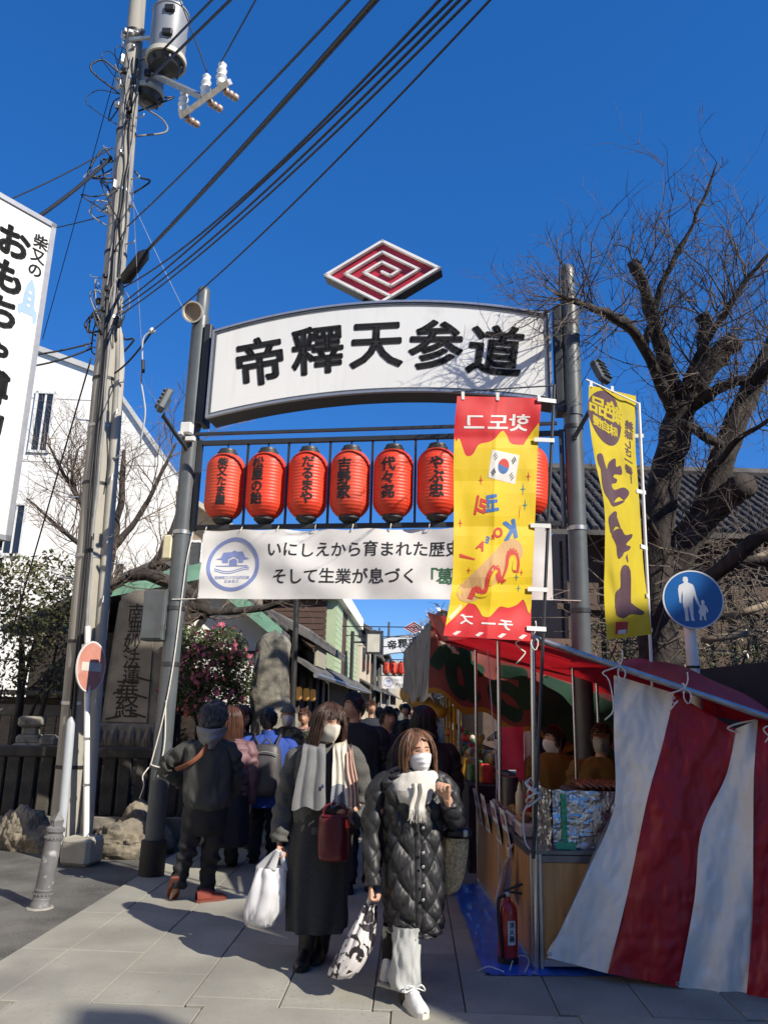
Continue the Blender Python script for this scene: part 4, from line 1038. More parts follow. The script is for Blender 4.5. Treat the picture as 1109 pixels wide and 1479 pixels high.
# square street lamp on post
lp = S(-2.05, 25.5); zt_ = at(517, 912, lp.y).z
t_ = thing('square_street_lamp', 'square street lamp on an arm from a black post down the street', 'street lamp', lp)
b = MB(); b.cyl(lp, lp + V((0, 0, zt_)), .06, 10); b.build('post', steel_dark, t_, smooth=True)
b = MB(); b.cyl(lp + V((0, 0, zt_ - .35)), lp + V((.75, 0, zt_ - .35)), .03, 8); b.build('arm', steel_dark, t_)
cL = lp + V((.72, 0, zt_ - .35))
b = MB()
for x in (-.26, .26): b.box(cL + V((x, 0, 0)), (.05, .4, .75))
for z in (-.34, .34): b.box(cL + V((0, 0, z)), (.5, .4, .05))
b.build('lamp_frame', steel_dark, t_)
b = MB(); b.box(cL, (.46, .3, .62)); b.build('lamp_glass', M('lamp glass', (.52, .5, .43), .4, .08, 4), t_)
# second gate and far poles
def far_copy(o, off_rot, loc0, loc1):
    c = copy_tree(o); d = o.location - loc0; d = Matrix.Rotation(off_rot, 3, 'Z') @ d
    c.location = loc1 + d; c.rotation_euler.z = off_rot; return c
g2loc = S(-2.1, 46); rz2 = -GRZ - SA
g2 = far_copy(gate, rz2, GO, g2loc); g2['label'] = 'distant second gate with white arched sign far down the street'
lans = [o for o in bpy.data.objects if o.name.startswith('paper_lantern') and o.parent is None]
for k, l in enumerate(sorted(lans, key=lambda o: o.name)[:4]):
    c = far_copy(l, rz2, GO, g2loc); c['label'] = f'tiny {ordn[k]} red lantern from the left pole of the distant gate'; c['group'] = 'lanterns of the distant gate'
c = far_copy(bt, rz2, GO, g2loc); c['label'] = 'tiny white banner hanging in the distant second gate'
for k, (s_, t, h_, l) in enumerate(((-1.95, 38, 5.2, 'slim grey lamp post left of the distant gate'), (-1.9, 56, 7.5, 'distant utility pole beyond the second gate'), (2.3, 44, 7.0, 'distant utility pole right of the second gate'))):
    o = MB().tube([S(s_, t), S(s_, t, h_)], [.11, .08], 10).build('far_pole', steel_grey, off=S(s_, t), smooth=True); tag(o, l, 'pole', 'far poles')
for k, (py, Y) in enumerate(((905, 24), (913, 26), (919, 30), (928, 33), (934, 36))):
    wire(at(440, py - 1 + k % 2, Y), at(690, py + 2 + 3 * (k % 2), Y), .016 if k < 2 else .012, .0 + .1 * (k % 2), f'{ordn[k]} thin cable from the top crossing the far end of the street', name='far_cable', n=8, grp='cables across the far street')

# ------------------------------------------------------------------ house with tiled roof behind the cherry tree (right)
hr = at(1000, 692, 14.0)
rh = thing('tiled_roof_house', 'low dark house with grey tiled roof behind the cherry tree', 'building', V((6, 13, 0)))
ridge_z, eave_z, eY, rY = at(960, 690, 15.5).z, at(960, 775, 12.4).z, 12.4, 15.5
x0, x1 = 2.55, 12.5
wz = lerp(eave_z, ridge_z, .6 / 3.1) - .03; b = MB(); b.box(V(((x0 + x1) / 2 + .3, 15.0, wz / 2)), (x1 - x0 - .6, 4.0, wz)); b.build('wall', wood_brown, rh)
b = MB(); vs = [V((x0, eY, eave_z)), V((x1, eY, eave_z)), V((x1, rY, ridge_z)), V((x0, rY, ridge_z))]; b.add(vs + [v + V((0, 0, .08)) for v in vs], [(0, 1, 2, 3), (4, 5, 6, 7), (0, 1, 5, 4), (1, 2, 6, 5), (2, 3, 7, 6), (3, 0, 4, 7)]); rf = b.build('roof', tile_dark, rh)
nr = 58; prot = None
for k in range(nr):
    xx = lerp(x0 + .1, x1 - .1, k / (nr - 1)); b = MB()
    if prot is None:
        n = 12; pts, rad = [], []
        for j in range(n):
            for e in (0, 1):
                f_ = (j + e * .98) / n; pts.append(V((0, lerp(eY, rY, f_), lerp(eave_z, ridge_z, f_) + .10))); rad.append(.058 if e == 0 else .042)
        b.tube(pts, rad, 8); prot = b.mesh('roof_tile_row', tile_dark, V((0, 0, 0)), True)
    o = bpy.data.objects.new('roof_tile_row', prot); COL.objects.link(o); o.parent = rf; o.location = V((xx, 0, rnd.uniform(-.008, .008))) - ORG[rh.name]
b = MB(); b.tube([V((x0, rY, ridge_z + .12)), V((x1, rY, ridge_z + .12))], .14, 8); b.build('ridge_tile', tile_dark, rf, smooth=True)
for k in range(26):
    b = MB(); b.box(V((x0 + .5 + .36 * k, 12.97, eave_z / 2)), (.05, .06, eave_z), bev=.01); b.build('batten', wood_dark, rh)
for z in (2.2, 3.3):
    b = MB(); b.box(V(((x0 + x1) / 2, 12.95, z)), (x1 - x0 - .8, .08, .1)); b.build('rail', wood_brown, rh)
b = MB(); b.tube([V((3.2, 12.85, 0)), V((3.2, 12.85, eave_z))], .05, 8); b.build('downpipe', M('pinkish pipe', (.3, .2, .17), .6, .1, 6), rh)
b = MB(); b.box(V((2.9, 12.3, 1.35)), (1.0, .06, 2.7)); b.build('board_panel', M('red brown boards', (.13, .08, .065), .8, .2, 5, .2, 30, stretch=(6, 1, 1)), rh)

# ------------------------------------------------------------------ unseen house on the sunny side, its roofline shaped to shade the stalls
hx = V((math.sin(SUN_A), -math.cos(SUN_A), 0)); sx_ = V((math.cos(SUN_A), math.sin(SUN_A), 0)); A0 = 9.0; tE = math.tan(SUN_E)
def shz(zs): return zs + A0 * tE
sb = thing('shade_house', 'unseen house behind the viewer, roof stepped to shade the stalls', 'building', hx * A0 + sx_ * 9)
b = MB(); SIL = [(3.70, 0), (3.70, shz(1.9)), (4.0, shz(3.0)), (4.2, shz(3.75)), (5.0, shz(3.95)), (6.2, shz(4.0)), (6.2, shz(4.15)), (14, shz(4.6)), (14, 0)]
b.prism(SIL, lambda x, y, d: sx_ * x + hx * (A0 + d) + V((0, 0, y)), 0, 5); b.build('wall', stucco_cream, sb)
b = MB(); b.prism([(2.15, 0), (2.15, shz(2.8)), (2.5, shz(3.15)), (2.75, shz(2.9)), (2.75, 0)], lambda x, y, d: sx_ * x + hx * (A0 + d) + V((0, 0, y)), 0, 1.2); b.build('shadow_block', stucco_cream, sb)  # unseen block added to cast the small shadow at lower left
for x in (4.6, 6.5, 8.5, 10.5):
    for z in (2.2, 5.2, 8.0): window(lambda a, c, d=0.0: sx_ * a + hx * (A0 - d) + V((0, 0, c)), sb, x, z, 1.0, 1.2) if z < shz(3.5) - 1 else None
# ------------------------------------------------------------------ trees
def twigs(mb, base_pts, seed, n1, l1, depth, up=.5, r0=.012, spread=1.0, droop=0.0, bias=None):
    """grow fine branches from points on limbs; base_pts: list of (point, direction)"""
    r_ = random.Random(seed)
    def grow(p, d, L_, r, lev):
        n = 6 if lev == 0 else 5
        pts = [p]; dd = d.normalized()
        for k in range(n):
            dd = (dd + V((r_.gauss(0, .16), r_.gauss(0, .16), r_.gauss(0, .14) + up * .10 - droop * .1))).normalized()
            pts.append(pts[-1] + dd * (L_ / n))
        mb.tube(pts, [r, r * .3], 4 if r > .008 else 3, caps=False)
        if lev < depth:
            for k in range(r_.randint(4, 6) if lev == 0 else r_.randint(2, 4)):
                i = r_.randint(1, n); t = (pts[i] - pts[i - 1]).normalized()
                o = t.orthogonal().normalized(); o = Quaternion(t, r_.uniform(0, 6.283)) @ o
                grow(pts[i], t * .75 + o * r_.uniform(.5, .95), L_ * r_.uniform(.35, .6), max(r * .55, .0022), lev + 1)
    for k in range(n1):
        p, t = r_.choice(base_pts); o = t.orthogonal().normalized(); o = Quaternion(t, r_.uniform(0, 6.283)) @ o
        d = t * .5 + o * spread + V((0, 0, up)) + (bias or V((0, 0, 0)))
        grow(p, d, l1 * r_.uniform(.5, 1.25), r0 * r_.uniform(.6, 1.2), 0)
def limb(mb, pts, rads, n=26, seed=0, nseg=12, knots=True):
    P = crv([(*p, r) for p, r in zip(pts, rads)], n)
    path = [V(q[:3]) + V((nz(i * .35, seed) * .03, nz(i * .35, seed + 9) * .03, 0)) for i, q in enumerate(P)]
    def dp(u, v):
        a = u * 6.283; r = rads[0]
        return .20 * r * nz(math.cos(a) * 1.6 + seed, math.sin(a) * 1.6, v * 9) + .10 * r * nz(math.cos(a) * 5, math.sin(a) * 5, v * 25 + seed)
    mb.tube(path, [q[3] for q in P], nseg, disp=dp if knots else None)
    return [(path[i], (path[min(i + 1, n - 1)] - path[i - 1]).normalized()) for i in range(1, n)]
cb_ = V((3.15, 8.4, 0))
ch = thing('cherry_tree', 'large leafless cherry tree with pruned stubs behind the right gate pole', 'tree', cb_)
b = MB(); pts_all = []
def PX(*l): return [at(x, y, Y) for x, y, Y in l]
tb = at(950, 930, 8.4)
pts_all += limb(b, [cb_, V((tb.x, 8.4, tb.z))] + PX((945, 830, 8.4), (955, 720, 8.35), (975, 620, 8.3), (990, 570, 8.25)), [.26, .22, .19, .17, .16, .14], 40, 1, 16)
pts_all += limb(b, PX((955, 880, 8.45), (985, 790, 8.4), (1020, 740, 8.3), (1050, 640, 8.2), (1085, 560, 8.1), (1135, 470, 8.0)), [.17, .17, .16, .14, .13, .11], 36, 2, 16)
L1 = limb(b, PX((985, 580, 8.25), (965, 540, 8.0), (945, 470, 7.7), (930, 415, 7.5), (912, 378, 7.35)), [.11, .085, .075, .06, .065], 26, 3)
L2 = limb(b, PX((975, 600, 8.25), (950, 545, 7.9), (915, 480, 7.4), (880, 455, 7.0), (845, 440, 6.7), (800, 425, 6.5)), [.085, .065, .055, .045, .03, .012], 26, 4)
L3 = limb(b, PX((985, 585, 8.25), (1010, 550, 8.1), (1040, 510, 8.0), (1062, 492, 7.9)), [.13, .12, .115, .11], 22, 5)
L4 = limb(b, PX((1030, 535, 8.05), (1015, 500, 8.0), (1018, 470, 8.0), (1015, 455, 8.0)), [.08, .07, .075, .085], 14, 6)
L5 = limb(b, PX((1000, 585, 8.2), (1040, 560, 7.9), (1075, 548, 7.7)), [.08, .06, .05], 14, 7)
L6 = limb(b, PX((1050, 650, 8.2), (1010, 625, 8.0), (985, 610, 7.8)), [.06, .05, .045], 12, 8)
L7 = limb(b, PX((1085, 560, 8.1), (1120, 520, 7.6), (1150, 500, 7.2)), [.08, .07, .06], 12, 9)
L8 = limb(b, PX((985, 580, 8.25), (1000, 530, 7.9), (1060, 430, 7.5), (1130, 340, 7.2)), [.06, .045, .03, .018], 22, 10)
L9 = limb(b, PX((930, 500, 7.7), (960, 400, 7.5), (1000, 325, 7.3), (1036, 235, 7.1)), [.045, .032, .02, .006], 26, 11)
L10 = limb(b, PX((1020, 745, 8.3), (1060, 710, 8.0), (1075, 700, 7.8)), [.15, .14, .13], 12, 12)
L11 = limb(b, PX((950, 780, 8.3), (905, 700, 7.6), (885, 640, 7.2)), [.04, .025, .01], 14, 13)
L12 = limb(b, PX((1010, 700, 8.1), (1060, 640, 7.5), (1120, 600, 7.0)), [.05, .03, .015], 14, 14)
L13 = limb(b, PX((960, 860, 8.3), (1030, 830, 7.8), (1090, 780, 7.4), (1140, 760, 7.2)), [.09, .08, .07, .06], 16, 15)
L14 = limb(b, PX((1000, 840, 8.3), (1060, 815, 8.0), (1120, 810, 7.8)), [.07, .06, .06], 12, 16)
b.build('trunk', bark, ch, smooth='all')
b = MB()
twigs(b, L2, 1, 34, .8, 2, .35, .009, 1.0); twigs(b, L1, 2, 22, .9, 2, .45, .009); twigs(b, L9, 3, 24, .48, 2, .3, .007, .9)
twigs(b, L8, 4, 30, .95, 2, .4, .010); twigs(b, L3 + L4, 5, 22, .85, 2, .7, .010); twigs(b, L5 + L7, 6, 26, .9, 2, .4, .010)
twigs(b, L6 + L12, 7, 24, .7, 2, .2, .009); twigs(b, pts_all, 8, 32, .8, 2, .2, .010); twigs(b, L11 + L13 + L14, 9, 36, .7, 2, .1, .008, 1.0, .4)
twigs(b, L2[-8:], 12, 14, .6, 2, .2, .007, 1.1, 0, V((-.5, 0, 0)))
b.build('crown', twig_m, ch)
# second small bare tree left, in front of the white building
def bare_tree(base, name, label, top_pts, seed, n1, l1, r0=.06):
    t_ = thing(name, label, 'tree', base); b = MB(); allp = []
    for k, (pts, rad) in enumerate(top_pts): allp += limb(b, pts, rad, 22, seed + k, 10)
    b.build('trunk', bark, t_, smooth='all')
    b = MB(); twigs(b, allp[len(allp) // 8:], seed, n1, l1, 2, .55, .011); b.build('crown', M('pale twigs', (.15, .115, .09), .9, .3, 9), t_)
    return t_
Yt = 12.2
b0 = at(150, 860, Yt); base = V((b0.x, Yt, 0))
bare_tree(base, 'bare_tree', 'bare spreading tree in front of the white building left of the gate', [([base, b0] + PX((165, 780, Yt), (175, 720, Yt), (180, 650, Yt)), [.12, .1, .07, .05, .03]),
    (PX((160, 800, Yt), (120, 730, Yt), (90, 680, Yt), (70, 640, Yt)), [.06, .045, .03, .015]), (PX((165, 790, Yt), (205, 740, Yt), (235, 680, Yt), (255, 640, Yt)), [.06, .04, .03, .015]),
    (PX((120, 735, Yt), (105, 690, Yt), (112, 650, Yt)), [.03, .025, .012]), (PX((160, 820, Yt), (95, 770, Yt), (40, 720, Yt)), [.05, .035, .015])], 31, 95, 1.15)
Yt = 11.2
b0 = at(235, 880, Yt); base = V((at(262, 980, Yt).x, Yt, 0))
bare_tree(base, 'leaning_bare_tree', 'leaning bare tree with thick cut limb above the inscribed stone', [([base, at(262, 900, Yt)] + PX((300, 880, Yt), (262, 850, Yt), (215, 830, Yt), (188, 832, Yt)), [.1, .1, .09, .09, .1, .1]),
    (PX((262, 900, Yt), (300, 885, Yt), (370, 880, Yt), (430, 862, Yt)), [.08, .06, .05, .03]), (PX((150, 870, Yt), (160, 850, Yt), (185, 835, Yt)), [.05, .06, .06]),
    (PX((210, 832, Yt), (250, 760, Yt), (262, 690, Yt)), [.05, .03, .012]), (PX((300, 885, Yt), (262, 940, Yt)), [.05, .03])], 57, 46, .8)
# ------------------------------------------------------------------ leafy plants: many small folded leaves through the crown's volume
def leaves(mb, pts_fn, n, seed, size, mi_fn=None, tilt=.8):
    r_ = random.Random(seed)
    for k in range(n):
        c, rad = pts_fn(r_)
        L_ = size * r_.uniform(.6, 1.35); w = L_ * .42
        d = V((r_.gauss(0, 1), r_.gauss(0, 1), r_.gauss(0, tilt))).normalized(); s_ = d.orthogonal().normalized(); s_ = Quaternion(d, r_.uniform(0, 6.283)) @ s_; u_ = d.cross(s_)
        mb.add([c - d * L_ * .5, c + s_ * w * .5 + u_ * w * .18, c + d * L_ * .5, c - s_ * w * .5 + u_ * w * .18], [(0, 1, 2), (0, 2, 3)], mi_fn(r_, c) if mi_fn else 0)
def clumps(cs):
    tot = sum(c[1][0] * c[1][2] for c in cs); 
    def f(r_):
        x = r_.uniform(0, tot)
        for c, rad in cs:
            x -= rad[0] * rad[2]
            if x <= 0: break
        d = V((r_.gauss(0, 1), r_.gauss(0, 1), r_.gauss(0, 1))).normalized() * r_.uniform(.35, 1) ** .6
        return V(c) + V((d.x * rad[0], d.y * rad[1], d.z * rad[2])), rad
    return f
def bush(name, label, cat, base, cl, n, seed, size, mats, mi_fn, stem_top, flower=None):
    t_ = thing(name, label, cat, base); b = MB(); r_ = random.Random(seed)
    for k in range(7):
        c, rad = r_.choice(cl); mid = lerp(V(base), V(c), .5) + V((r_.uniform(-.15, .15), r_.uniform(-.1, .1), .1))
        b.tube(crv([V(base) + V((r_.uniform(-.06, .06), 0, 0)), mid, V(c)], 10), [stem_top, .01], 6)
    b.build('trunk', bark, t_, smooth='all')
    b = MB(); leaves(b, clumps(cl), n, seed, size, mi_fn); b.build('crown', mats, t_)
    if flower:
        fn_, fm, cnt = flower
        f_ = clumps(cl); blist = []
        for k in range(cnt):
            c, rad = f_(r_); ctr = min(cl, key=lambda q: (V(q[0]) - c).length)
            o = V(ctr[0]); dd = (c - o); dd = V((dd.x / rad[0], dd.y / rad[1], dd.z / rad[2])); dd.y = -abs(dd.y); dd = dd.normalized()
            c = o + V((dd.x * rad[0], dd.y * rad[1], dd.z * rad[2])) * 1.02
            if blist: 
                ob = bpy.data.objects.new('blossom', r_.choice(blist)); COL.objects.link(ob); ob.parent = t_; ob.location = c - ORG[t_.name]; ob.rotation_euler = (r_.uniform(0, 6), r_.uniform(0, 6), r_.uniform(0, 6)); ob.scale = (r_.uniform(.5, 1.0),) * 3
            else:
                for q in range(3):
                    b = MB()
                    for p in range(7):
                        a = p * .9 + q; d = V((math.cos(a), math.sin(a), .35)); s_ = V((-math.sin(a), math.cos(a), 0))
                        b.add([V((0, 0, 0)), d * .03 + s_ * .018, d * .045 + V((0, 0, .012)), d * .03 - s_ * .018], [(0, 1, 2), (0, 2, 3)])
                    blist.append(b.mesh('blossom', fm))
    return t_
Yb = 10.6
mix3 = lambda r_, c: 1 if r_.random() < .3 else 0
ec = [(at(30, 850, Yb), (.75, .5, .5)), (at(75, 830, Yb), (.45, .45, .35)), (at(10, 930, Yb), (.6, .5, .4)), (at(55, 905, Yb), (.6, .5, .45)), (at(90, 900, Yb), (.35, .4, .5)), (at(-20, 850, Yb), (.5, .5, .5)), (at(70, 975, Yb), (.5, .4, .3)), (at(5, 990, Yb), (.3, .4, .2))]
bush('evergreen_tree', 'small dark evergreen tree left of the utility pole before the white building', 'tree', V((at(30, 1000, Yb).x, Yb, 0)), ec, 4000, 5, .08, [leaf_dark, leaf_dark2], mix3, .06)
Yc = 10.4
cc = [(at(300, 960, Yc), (.42, .4, .4)), (at(275, 930, Yc), (.3, .3, .25)), (at(325, 935, Yc), (.3, .35, .3)), (at(345, 975, Yc), (.22, .3, .35)), (at(270, 990, Yc), (.35, .35, .3)), (at(310, 1005, Yc), (.5, .4, .35))]
bush('camellia_bush', 'dense camellia bush covered in pink blossoms beside the rough stone', 'bush', V((at(300, 1040, Yc).x, Yc, 0)), cc, 12500, 6, .052, [leaf_mid, leaf_dark2], lambda r_, c: 1 if r_.random() < .15 else 0, .04, (None, petal, 210))
Yk = 10.6
hc = [(at(1050, 960, Yk), (.8, .5, .4)), (at(1090, 900, Yk), (.5, .5, .5)), (at(960, 950, Yk), (.6, .5, .4)), (at(880, 940, Yk), (.6, .5, .5)), (at(1100, 990, Yk), (.6, .5, .4)), (at(900, 1000, Yk), (.9, .4, .5))]
bush('garden_hedge', 'dark garden shrubs behind the food stall beneath the cherry tree', 'shrub', V((at(1000, 1040, Yk).x, Yk, 0)), hc, 5000, 8, .07, [leaf_dark, leaf_dark2], mix3, .05)
# heap of cut branches under the cherry tree
t_ = ch
r_ = random.Random(77)
b = MB()
for k in range(300):
    p = at(r_.uniform(870, 1120), r_.uniform(770, 960), r_.uniform(8.0, 10.0)); d = V((r_.gauss(0, 1), r_.gauss(0, .4), r_.gauss(0, .6))).normalized(); L_ = r_.uniform(.3, 1.1)
    q = p + d * L_; mid = lerp(p, q, .5) + V((r_.gauss(0, .06), 0, r_.gauss(0, .06)))
    b.tube(crv([p, mid, q], 6), [r_.choice((.006, .008, .011)), .003], 3, caps=False)
stuff(b.build('hanging_twigs', twig_m, t_))
pale_cut = M('pale cut wood', (.26, .21, .15), .9, .3, 8, .4, 40)
for k, (a, c, Y, r) in enumerate((((1050, 892), (1125, 868), 8.6, .045), ((1015, 925), (1080, 915), 8.3, .04), ((985, 850), (1020, 870), 8.8, .05), ((880, 820), (940, 870), 8.6, .03), ((1060, 820), (1125, 790), 9.0, .04))):
    b = MB(); b.tube([at(*a, Y), at(*c, Y)], [r, r * .8], 9); b.build('cut_limb', pale_cut, t_, smooth='all')
# ------------------------------------------------------------------ food stall on the right
ply = M('varnished plywood', (.50, .25, .085), .45, .18, 3, .05, 40, stretch=(7, 7, .6), coat=.15)
ply2 = M('plywood side', (.46, .22, .075), .45, .2, 3, .05, 40, stretch=(7, 7, .6), coat=.15)
counter_steel = M('counter top steel', (.16, .16, .17), .35, .15, 6, metal=.6)
awn_red = M('red tarpaulin', (.46, .012, .02), .42, .12, 3, .3, 9, trans=.35)
PB = V((1.02, 5.34, 0)); CT = .70
fs = thing('food_stall', 'red-roofed food stall with plywood counter at the right of the street', 'stall', PB)
Bk = V((.96, 7.75, 0)); Fr = V((2.75, 5.42, 0))
def rodp(a, b_, r, nm, m=chrome, par=None, n=10):
    o = MB().cyl(a, b_, r, n).build(nm, m, par or fs, smooth=True); return o
pipeL, pipeR = V((1.04, 5.34, 2.09)), V((2.62, 4.97, 1.53))
rodp(PB, V((1.045, 5.34, 2.10)), .019, 'post'); rodp(V((.99, 6.55, 0)), V((.99, 6.55, 2.3)), .016, 'post'); rodp(V((.96, 7.75, 0)), V((.94, 7.75, 2.5)), .016, 'post')
rodp(V((2.75, 5.5, 0)), V((2.75, 5.45, 1.7)), .019, 'post'); rodp(V((1.9, 6.9, 0)), V((1.9, 6.9, 2.1)), .014, 'post'); rodp(V((1.62, 6.6, .7)), V((1.62, 6.6, 2.1)), .012, 'post'); rodp(V((2.75, 7.75, 0)), V((2.75, 7.75, 1.75)), .016, 'post')
rodp(pipeL + V((-.03, 0, .0)), pipeR, .021, 'ridge_pipe', galv)
# counter: two plywood sides with steel corner trims, steel top
def panel(a, b_, z0, z1, m, nm, par=fs, th=.012, bev=.003):
    a, b_ = V(a), V(b_); d = (b_ - a); rz = math.atan2(d.y, d.x); b = MB(); b.box(lerp(a, b_, .5) + V((0, 0, (z0 + z1) / 2)), (d.length, th, z1 - z0), rz, bev=bev); return b.build(nm, m, par)
for k in range(2): panel(lerp(PB, Bk, k / 2 + .012), lerp(PB, Bk, (k + 1) / 2 - .004), .07, CT - .035, ply2, 'side_panel')
for k in range(2): panel(lerp(PB, Fr, k / 2 + .015), lerp(PB, Fr, (k + 1) / 2 - .004), .09, CT - .05, ply, 'front_panel')
panel(lerp(PB, Fr, .012), Fr, .05, .09, alu, 'kick_rail', th=.03); panel(lerp(PB, Fr, .012), Fr, CT - .05, CT - .005, counter_steel, 'front_rail', th=.03); panel(lerp(PB, Bk, .012), Bk, CT - .035, CT - .003, counter_steel, 'side_rail', th=.026); panel(lerp(PB, Bk, .012), Bk, .03, .07, alu, 'kick_rail', th=.026)
for d in (V((.035, -.012, 0)), V((-.01, .03, 0))): rodp(PB + d + V((0, 0, .03)), PB + d + V((0, 0, CT)), .012, 'corner_trim', alu, n=6)
for k in (1,):
    c = lerp(PB, Bk, .5); rodp(c + V((-.014, 0, .04)), c + V((-.014, 0, CT)), .010, 'joint_strip', alu, n=6)
b = MB(); q = [V((1.0, 5.32, CT)), V((2.8, 5.40, CT)), V((2.8, 6.1, CT)), V((1.55, 6.1, CT)), V((1.53, 7.8, CT)), V((.94, 7.8, CT))]
b.add(q + [p + V((0, 0, .022)) for p in q], [(0, 1, 2, 3, 4, 5), (6, 7, 8, 9, 10, 11)] + [(i, (i + 1) % 6, (i + 1) % 6 + 6, i + 6) for i in range(6)]); b.build('counter_top', counter_steel, fs)
panel((1.6, 6.15, 0), (1.6, 7.7, 0), 0, CT - .01, wood_dark, 'back_panel'); panel((1.6, 6.12, 0), (2.75, 6.15, 0), 0, CT - .01, wood_dark, 'back_panel')
# awning: tilted red sheet, bulging between the poles
aA, aB, aC, aD = pipeL + V((-.06, -.02, .0)), pipeR + V((0, 0, 0)), at(935, 1022, 7.9), at(636, 926, 7.95)
aD2 = at(622, 884, 7.95)
def awn(u, v):
    p = lerp(lerp(aA, aB, u), lerp(aD, aC, u), v)
    return p + V((0, 0, .05 * math.sin(math.pi * u) * math.sin(math.pi * min(1, v * 1.6)) * (1 - .4 * v) + .20 * sstep(.3, .75, u) * math.sin(math.pi * min(1, v * 1.7 + .02)) * (1 - sstep(.93, 1.0, u)) + .05 * nz(u * 3.3, v * 3) * math.sin(math.pi * v) + .018 * nz(u * 9, v * 7 + 4)))
b = MB(); b.grid(awn, 60, 50); b.build('awning', awn_red, fs, smooth='all')
b = MB()           # turned-down hem over the street edge of the awning
b.grid(lambda u, v: lerp(lerp(aA, aD, u), lerp(aA, aD2, u), v) + V((-.015 - .03 * v, 0, .03 * math.sin(u * 9) * math.sin(math.pi * v))), 60, 8); b.build('awning_hem', awn_red, fs, smooth='all')
panel((2.95, 5.2, 0), (2.95, 8.1, 0), 0, 2.0, M('navy shade sheet', (.012, .012, .02), .8, .3, 4), 'shade_sheet')  # dark sheets added behind the stall to make its interior look shaded
panel((1.62, 8.15, 0), (2.95, 8.1, 0), 0, 2.0, M('navy shade sheet', (.012, .012, .02), .8, .3, 4), 'shade_sheet')
# printed side cloth hanging under the far edge of the awning (pink-red with big green strokes, wavy yellow hem)
pc_red = M('printed cloth red', (.20, .05, .045), .8, .15, 5, trans=.15); pc_grn = M('printed green', (.008, .05, .028), .8, .15, 5, trans=.15); pc_yel = M('printed yellow', (.36, .18, .02), .8, .1, 5, trans=.2); pc_wht = M('printed pale', (.62, .50, .44), .8, .1, 5, trans=.25)
def pcl(u, v, o=0.0):
    a = at(lerp(622, 925, u), lerp(905, 1016, u), 8.02); w = at(lerp(618, 900, u), lerp(1002, 1118, u), 8.02)
    hem = .05 * math.sin(u * 26) * (1 - v) ** 3
    p = lerp(w, a, v); return p + V((0, -.04 * math.sin(u * 14 + v) - .03 * nz(u * 7, v * 3) - o, hem))
b = MB(); b.grid(lambda u, v: pcl(u, v), 90, 24, mi=lambda u, v: 1 if v < .10 else 0); pcloth = b.build('printed_valance', [pc_red, pc_yel], fs, smooth='all')
b = MB(); r_ = random.Random(5)
for ch_, u in (('か', .14), ('ら', .40), ('揚', .66), ('げ', .9)):
    letter(b, ch_, u, .52, .24, lambda x, y: pcl(x, .5 + (y - .52) * 3.0, .004), bold=.085, mirror=True, cut=.04, sx=1.0)
b.build('printed_strokes', pc_grn, pcloth)
b = MB()
for k in range(5): shape2d(b, [(.02 + .03 * k, .9 - .05 * k), (.05 + .03 * k, .93 - .05 * k), (.09 + .03 * k, .8 - .05 * k), (.07 + .03 * k, .74 - .05 * k)], lambda x, y: pcl(x, y, .002))
b.build('printed_highlights', pc_wht, pcloth)
# ropes tied on the pipe, cord coil on the corner post
def knot(p, seed, nm='rope_tie', drop=.25):
    r_ = random.Random(seed); b = MB(); p = V(p)
    b.tube([p + V((0, math.cos(a / 6 * math.pi) * .028, math.sin(a / 6 * math.pi) * .028)) for a in range(13)], .006, 5)
    b.tube(crv([p + V((0, -.03, 0)), p + V((-.05, -.05, -.02)), p + V((-.12, -.04, -.05)), p + V((-.08, -.05, -.1)), p + V((-.06, -.05, -drop)), p + V((-.12, -.05, -drop - .07))], 16), .005, 5)
    b.tube(crv([p + V((0, -.03, .0)), p + V((.02, -.04, .05)), p + V((.015, -.05, .1))], 6), .005, 5)
    b.tube(crv([p + V((0, -.03, 0)), p + V((.03, -.05, -.04)), p + V((.01, -.05, -.1)), p + V((-.02, -.05, -.06)), p + V((0, -.03, 0))], 10), .005, 5)
    return b.build(nm, rope_m, fs, smooth='all')
for k, t in enumerate((.0, .345, .59, .93)): knot(lerp(pipeL, pipeR, t), k, drop=(.12, .28, .08, .06)[k])
b = MB()
for k in range(6):
    z = 1.02 + .022 * k; rr = .042 + .006 * math.sin(k * 2.1)
    b.tube([PB + V((math.cos(a / 8 * math.pi) * rr, -.02 + math.sin(a / 8 * math.pi) * rr, z + .035 * math.cos(a / 8 * math.pi + k) )) for a in range(17)], .006, 5)
b.tube(crv([PB + V((-.04, -.03, 1.0)), PB + V((-.07, -.03, .93)), PB + V((-.06, -.03, .78)), PB + V((-.03, -.03, .73))], 10), .006, 5); b.build('cord_coil', rope_m, fs, smooth='all')
for a_, b2 in (((1.0, 6.55, 2.25), (1.02, 7.0, .75)), ((.97, 7.2, 2.4), (.99, 6.6, .8))):
    o = MB().tube([V(a_), V(b2)], .005, 5).build('guy_cord', M('blue white cord', (.4, .42, .6), .8, .2, 60), fs)
